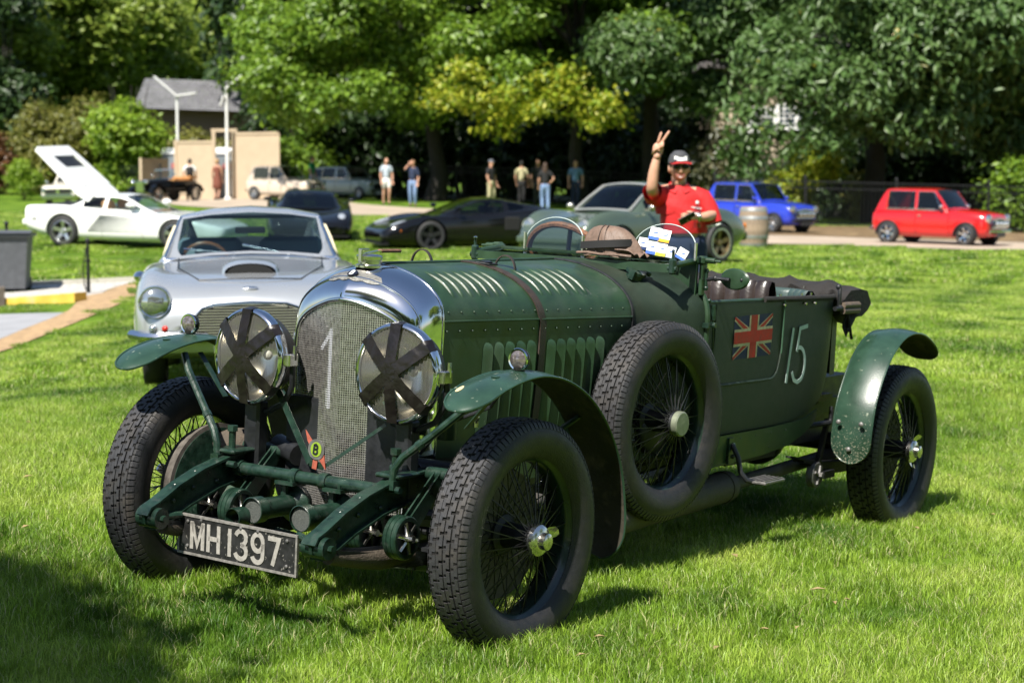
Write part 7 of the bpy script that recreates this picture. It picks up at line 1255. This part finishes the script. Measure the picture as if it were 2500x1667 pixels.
E = [('pel', 'wai'), ('wai', 'che'), ('che', 'nb'), ('nb', 'nk'), ('nb', 'rs'), ('rs', 'rs2'), ('rs2', 're'), ('re', 'rf'), ('rf', 'rw'), ('nb', 'ls'), ('ls', 'le'), ('le', 'lf'), ('lf', 'lw'), ('pel', 'lh'), ('lh', 'lk'), ('lk', 'la'), ('la', 'lt'), ('pel', 'rh'), ('rh', 'rk'), ('rk', 'ra'), ('ra', 'rt')]
ex = MB(); HM = head_shape(ex, hc, 1.06, R(4), R(4)); ex.cyl((0, .0, ns_ - .03), (0, -.005, hc.z - .07), .062, n=12)
w0 = Vector((-.205, -.26, Z(360))); u = Vector((.96, 0, .28)); d = Vector((.12, -.05, 1)).normalized(); n_ = Vector((0, -1, 0))
ex.ball(w0 + d * .055, (.044, .022, .058), 12, 8); ex.cyl(w0 - d * .03, w0 + d * .03, .031, n=10)
ex.tube([w0 + d * .095 + u * -.012, w0 + d * .14 + u * .0, w0 + d * .175 + u * .008, w0 + d * .195 + u * .012], [.0115, .011, .0105, .007], 8)
ex.tube([w0 + d * .09 + u * .014, w0 + d * .13 + u * .045, w0 + d * .165 + u * .068, w0 + d * .185 + u * .082], [.0115, .011, .0105, .007], 8)
for o_ in (.026, .042): a = w0 + d * .082 + u * o_ * .8; ex.tube([a, a + d * .022 + n_ * .03, a + d * -.008 + n_ * .045, a - d * .03 + n_ * .03], [.0115, .0115, .011, .009], 7)
a = w0 + d * .03 - u * .04; ex.tube([a, a + d * .025 + n_ * .03 + u * .01, a + d * .035 + n_ * .045 + u * .035, a + d * .038 + n_ * .045 + u * .055], [.013, .012, .011, .008], 7)
w1 = Vector((.13, -.28, Z(497))); ex.ball(w1 + Vector((-.05, -.02, .005)), (.05, .028, .032), 12, 8)
for k in range(4): a = w1 + Vector((-.075, -.03, .022 - .016 * k)); ex.tube([a, a + Vector((-.035, -.012, .004)), a + Vector((-.055, .012, .0)), a + Vector((-.045, .03, -.004))], [.011, .0105, .010, .008], 7)
a = w1 + Vector((-.03, -.03, .025)); ex.tube([a, a + Vector((-.03, -.01, .02)), a + Vector((-.06, -.006, .018))], [.012, .011, .008], 7)
skinned('body', J, E, SKIN, man, 'pel', 2, ex)
REDC = mat('red_polo', (.50, .012, .014), .75, 0, .10, 8, .9, 14)
mb = MB(); rings = crom([(1.02, .195, .15, .05), (1.12, .205, .165, .05), (1.24, .205, .16, .04), (ns_ - .26, .215, .150, .022), (ns_ - .16, .222, .130, .012), (ns_ - .10, .205, .115, .008), (ns_ - .06, .15, .10, .003), (ns_ - .02, .08, .078, 0)], 4)
g = [[(cx + rx * math.cos(a) * (1 + .015 * math.sin(5 * a + 17 * z)), ry * math.sin(a) * (1 + .05 * math.sin(3 * a + 21 * z) * (z < ns_ - .15)), z) for a in np.linspace(0, 2 * math.pi, 33)[:-1]] for z, rx, ry, cx in rings]; mb.grid(g, cv=True)
mb.tube([(-.12, 0, ns_ - .115), (-.175, -.05, ns_ - .11), (-.217, -.11, ns_ - .10), (-.237, -.185, ns_ - .065)], [.09, .092, .090, .084], 16, cap=False); mb.tube([(.12, .005, ns_ - .11), (.195, .005, ns_ - .135), (.245, -.005, ns_ - .22), (.282, -.02, ns_ - .34)], [.088, .092, .09, .088], 16, cap=False); mb.obj('polo_shirt', REDC, man, smooth=70)
mb = MB(); mb.lathe([(.072, .02), (.085, .03), (.10, -.005), (.094, -.02)], 20, T(0, .0, ns_ - .03, rx=R(14)), R(-60), R(240)); [mb.add([(s_ * .012, -.098, ns_ - .055), (s_ * .075, -.06, ns_ - .035), (s_ * .088, -.098, ns_ - .065), (s_ * .04, -.122, ns_ - .085)], [(0, 1, 2, 3)]) for s_ in (-1, 1)]; mb.obj('collar', REDC, man, smooth=60)
mb = MB(); mb.lathe([(.078, -.008), (.083, 0), (.078, .008)], 18, T(.279, -.024, ns_ - .345, rx=R(8), ry=R(-8))); mb.obj('sleeve_trim', WHTC, man)
mb = MB(); [mb.box((.10 + .018 * k, -.150 + .004 * k, ns_ - .20 - .003 * k), (.014, .006, .010 + .004 * (k % 2))) for k in range(5)]; mb.obj('shirt_logo', WHTC, man, smooth=0, kind='stuff')
C = {'wb': (.05, 0, 1.06, (.175, .135)), 'pel': (.05, 0, .98, (.185, .14)), 'lh': (.145, 0, .88, .12), 'lk': (.15, -.03, .50, .095), 'la': (.16, .02, .08, .08), 'rh': (-.05, 0, .88, .12), 'rk': (-.07, 0, .50, .095), 'ra': (-.08, .05, .08, .08)}
skinned('trousers', C, [('wb', 'pel'), ('pel', 'lh'), ('lh', 'lk'), ('lk', 'la'), ('pel', 'rh'), ('rh', 'rk'), ('rk', 'ra')], NAVY, man, 'pel', 1)
for x_, y_ in ((.16, .02), (-.08, .05)): mb = MB(); mb.ball((x_, y_ - .06, .045), (.05, .14, .05), 10, 6); mb.obj('shoe', BLKT, man)
CAPG = CL('cap_charcoal', (.05, .052, .058)); mb = MB(); mb.lathe([(1e-4, .125), (.04, .120), (.075, .09), (.090, .05), (.092, .025)], 22, HM @ T(0, .004, .012, s=(.95, 1.16, 1))); cp_ = mb.obj('cap', CAPG, man, smooth=60)
mb = MB(); mb.slab([[HM @ Vector((.088 * t * (1 - .1 * v), -.085 - .050 * v * (1 - .45 * t * t), .056 - .010 * v - .012 * t * t)) for t in np.linspace(-1, 1, 9)] for v in np.linspace(0, 1, 5)], .004); mb.obj('cap_brim', CL('cap_red', (.40, .015, .015)), cp_, smooth=60)
mb = MB(); mb.grid([[HM @ Vector((.05 * t, -.1035 + .018 * t * t + .02 * v, .062 + .034 * v)) for t in np.linspace(-1, 1, 7)] for v in (0, 1)]); mb.obj('cap_patch', WHTC, cp_)
mb = MB()
for s_ in (-1, 1): mb.ball(HM @ Vector((s_ * .034, -.092, .013)), (.032, .012, .022), 12, 8)
mb.cyl(HM @ Vector((-.03, -.1, .02)), HM @ Vector((.03, -.1, .02)), .005, n=6); [mb.cyl(HM @ Vector((s_ * .062, -.085, .02)), HM @ Vector((s_ * .08, .01, .015)), .004, n=6) for s_ in (-1, 1)]; mb.obj('sunglasses', mat('sunglass_black', (.006, .006, .007), .12), man)
mb = MB(); mb.grid([[HM @ Vector((.034 * t, -.101 + .022 * t * t, -.060 + .012 * t * t - .012 * v * (1 - t * t))) for v in (0, 1)] for t in np.linspace(-1, 1, 11)]); mb.obj('teeth', mat('teeth', (.75, .73, .68), .4), man, smooth=60)
mb = MB(); [mb.tube([HM @ Vector((.037 * t, -.1015 + .022 * t * t, -.060 + .013 * t * t - dz * (1 - t * t) + .002)) for t in np.linspace(-1, 1, 9)], .004, 6) for dz in (-.002, .017)]; mb.obj('lips', mat('lips', (.38, .13, .10), .5), man)
mb = MB(); mb.lathe([(.084, -.005), (.086, .02), (.086, .05)], 18, HM @ T(s=(.95, 1.16, 1)), R(-10), R(190)); mb.obj('hair', mat('hair_grey', (.16, .14, .12), .7), man)
mb = MB(); mb.lathe([(.036, -.012), (.040, 0), (.036, .012)], 14, T(.155, -.26, Z(497), rz=R(-30)) @ Matrix.Rotation(math.pi / 2, 4, 'Y')); mb.ball((.15, -.295, Z(496)), (.02, .012, .02), 10, 6); mb.obj('wristwatch', NICKEL, man)
ph = thing('mobile_phone', 'grey mobile phone held by the man in the red shirt', 'phone', pm + Vector((.045, -.325, Z(500)))); mb = MB(); mb.box((0, 0, 0), (.15, .012, .075), Matrix.Rotation(R(-28), 4, 'Y') @ Matrix.Rotation(R(35), 4, 'X'), b=.004); mb.obj('phone_body', mat('phone_grey', (.18, .16, .14), .3), ph); mb = MB(); mb.box((0, -.007, .0), (.138, .002, .066), Matrix.Rotation(R(-28), 4, 'Y') @ Matrix.Rotation(R(35), 4, 'X')); mb.obj('phone_screen', mat('screen_black', (.01, .01, .012), .08), ph)
bt = thing('water_bottle', 'clear plastic water bottle held against the red shirt', 'bottle', pm + Vector((.135, -.235, Z(521)))); mb = MB(); mb.lathe([(1e-4, 0), (.028, 0), (.032, .01), (.031, .06), (.033, .07), (.032, .13), (.026, .165), (.013, .185), (.013, .2)], 18); mb.obj('bottle_body', glass_mat('clear_plastic', (.9, .93, .95), .85, .08), bt, smooth=60); mb = MB(); mb.lathe([(.015, .2), (.015, .222), (1e-4, .224)], 14); mb.obj('bottle_cap', WHTC, bt); mb = MB(); mb.lathe([(.0335, .065), (.0338, .125)], 18); mb.obj('bottle_label', WHTC, bt)
# ================================================================== FALLEN LEAVES, GRASS OVER THE LAWN
_r = np.random.default_rng(9); _v = []; _f = []
for k in range(70):
    y = 4.5 + 22 * _r.random() ** 1.6; x = (_r.random() - .5) * .56 * y; z = gz(x, y) + .035; a = _r.random() * 6.3; s_ = .014 + .02 * _r.random(); n0 = len(_v); c_, d_ = math.cos(a) * s_, math.sin(a) * s_
    _v += [(x - c_, y - d_, z), (x + d_ * .5, y - c_ * .5, z + .008), (x + c_, y + d_, z + .004), (x - d_ * .5, y + c_ * .5, z + .008)]; _f += [(n0, n0 + 1, n0 + 2), (n0, n0 + 2, n0 + 3)]
me = bpy.data.meshes.new('fallen_leaves'); me.from_pydata(_v, [], _f); me.materials.append(mat('dry_leaf', (.26, .19, .09), .8, 0, .3, 3)); tag(link('fallen_leaves', me), 'dry fallen leaves lying scattered on the lawn', 'leaves', kind='stuff')
scatter('near_grass', near, .30, 2.6, 14.5, 'short bright green grass round the green car')
scatter('lawn_grass', mid, .62, 14.5, 31, 'sunlit mown grass of the lawn behind the cars', marg=1.5, s0=.85, s1=1.15)
scatter('far_grass', far_, 1.45, 31, 66, 'distant mown grass before the path', marg=3)
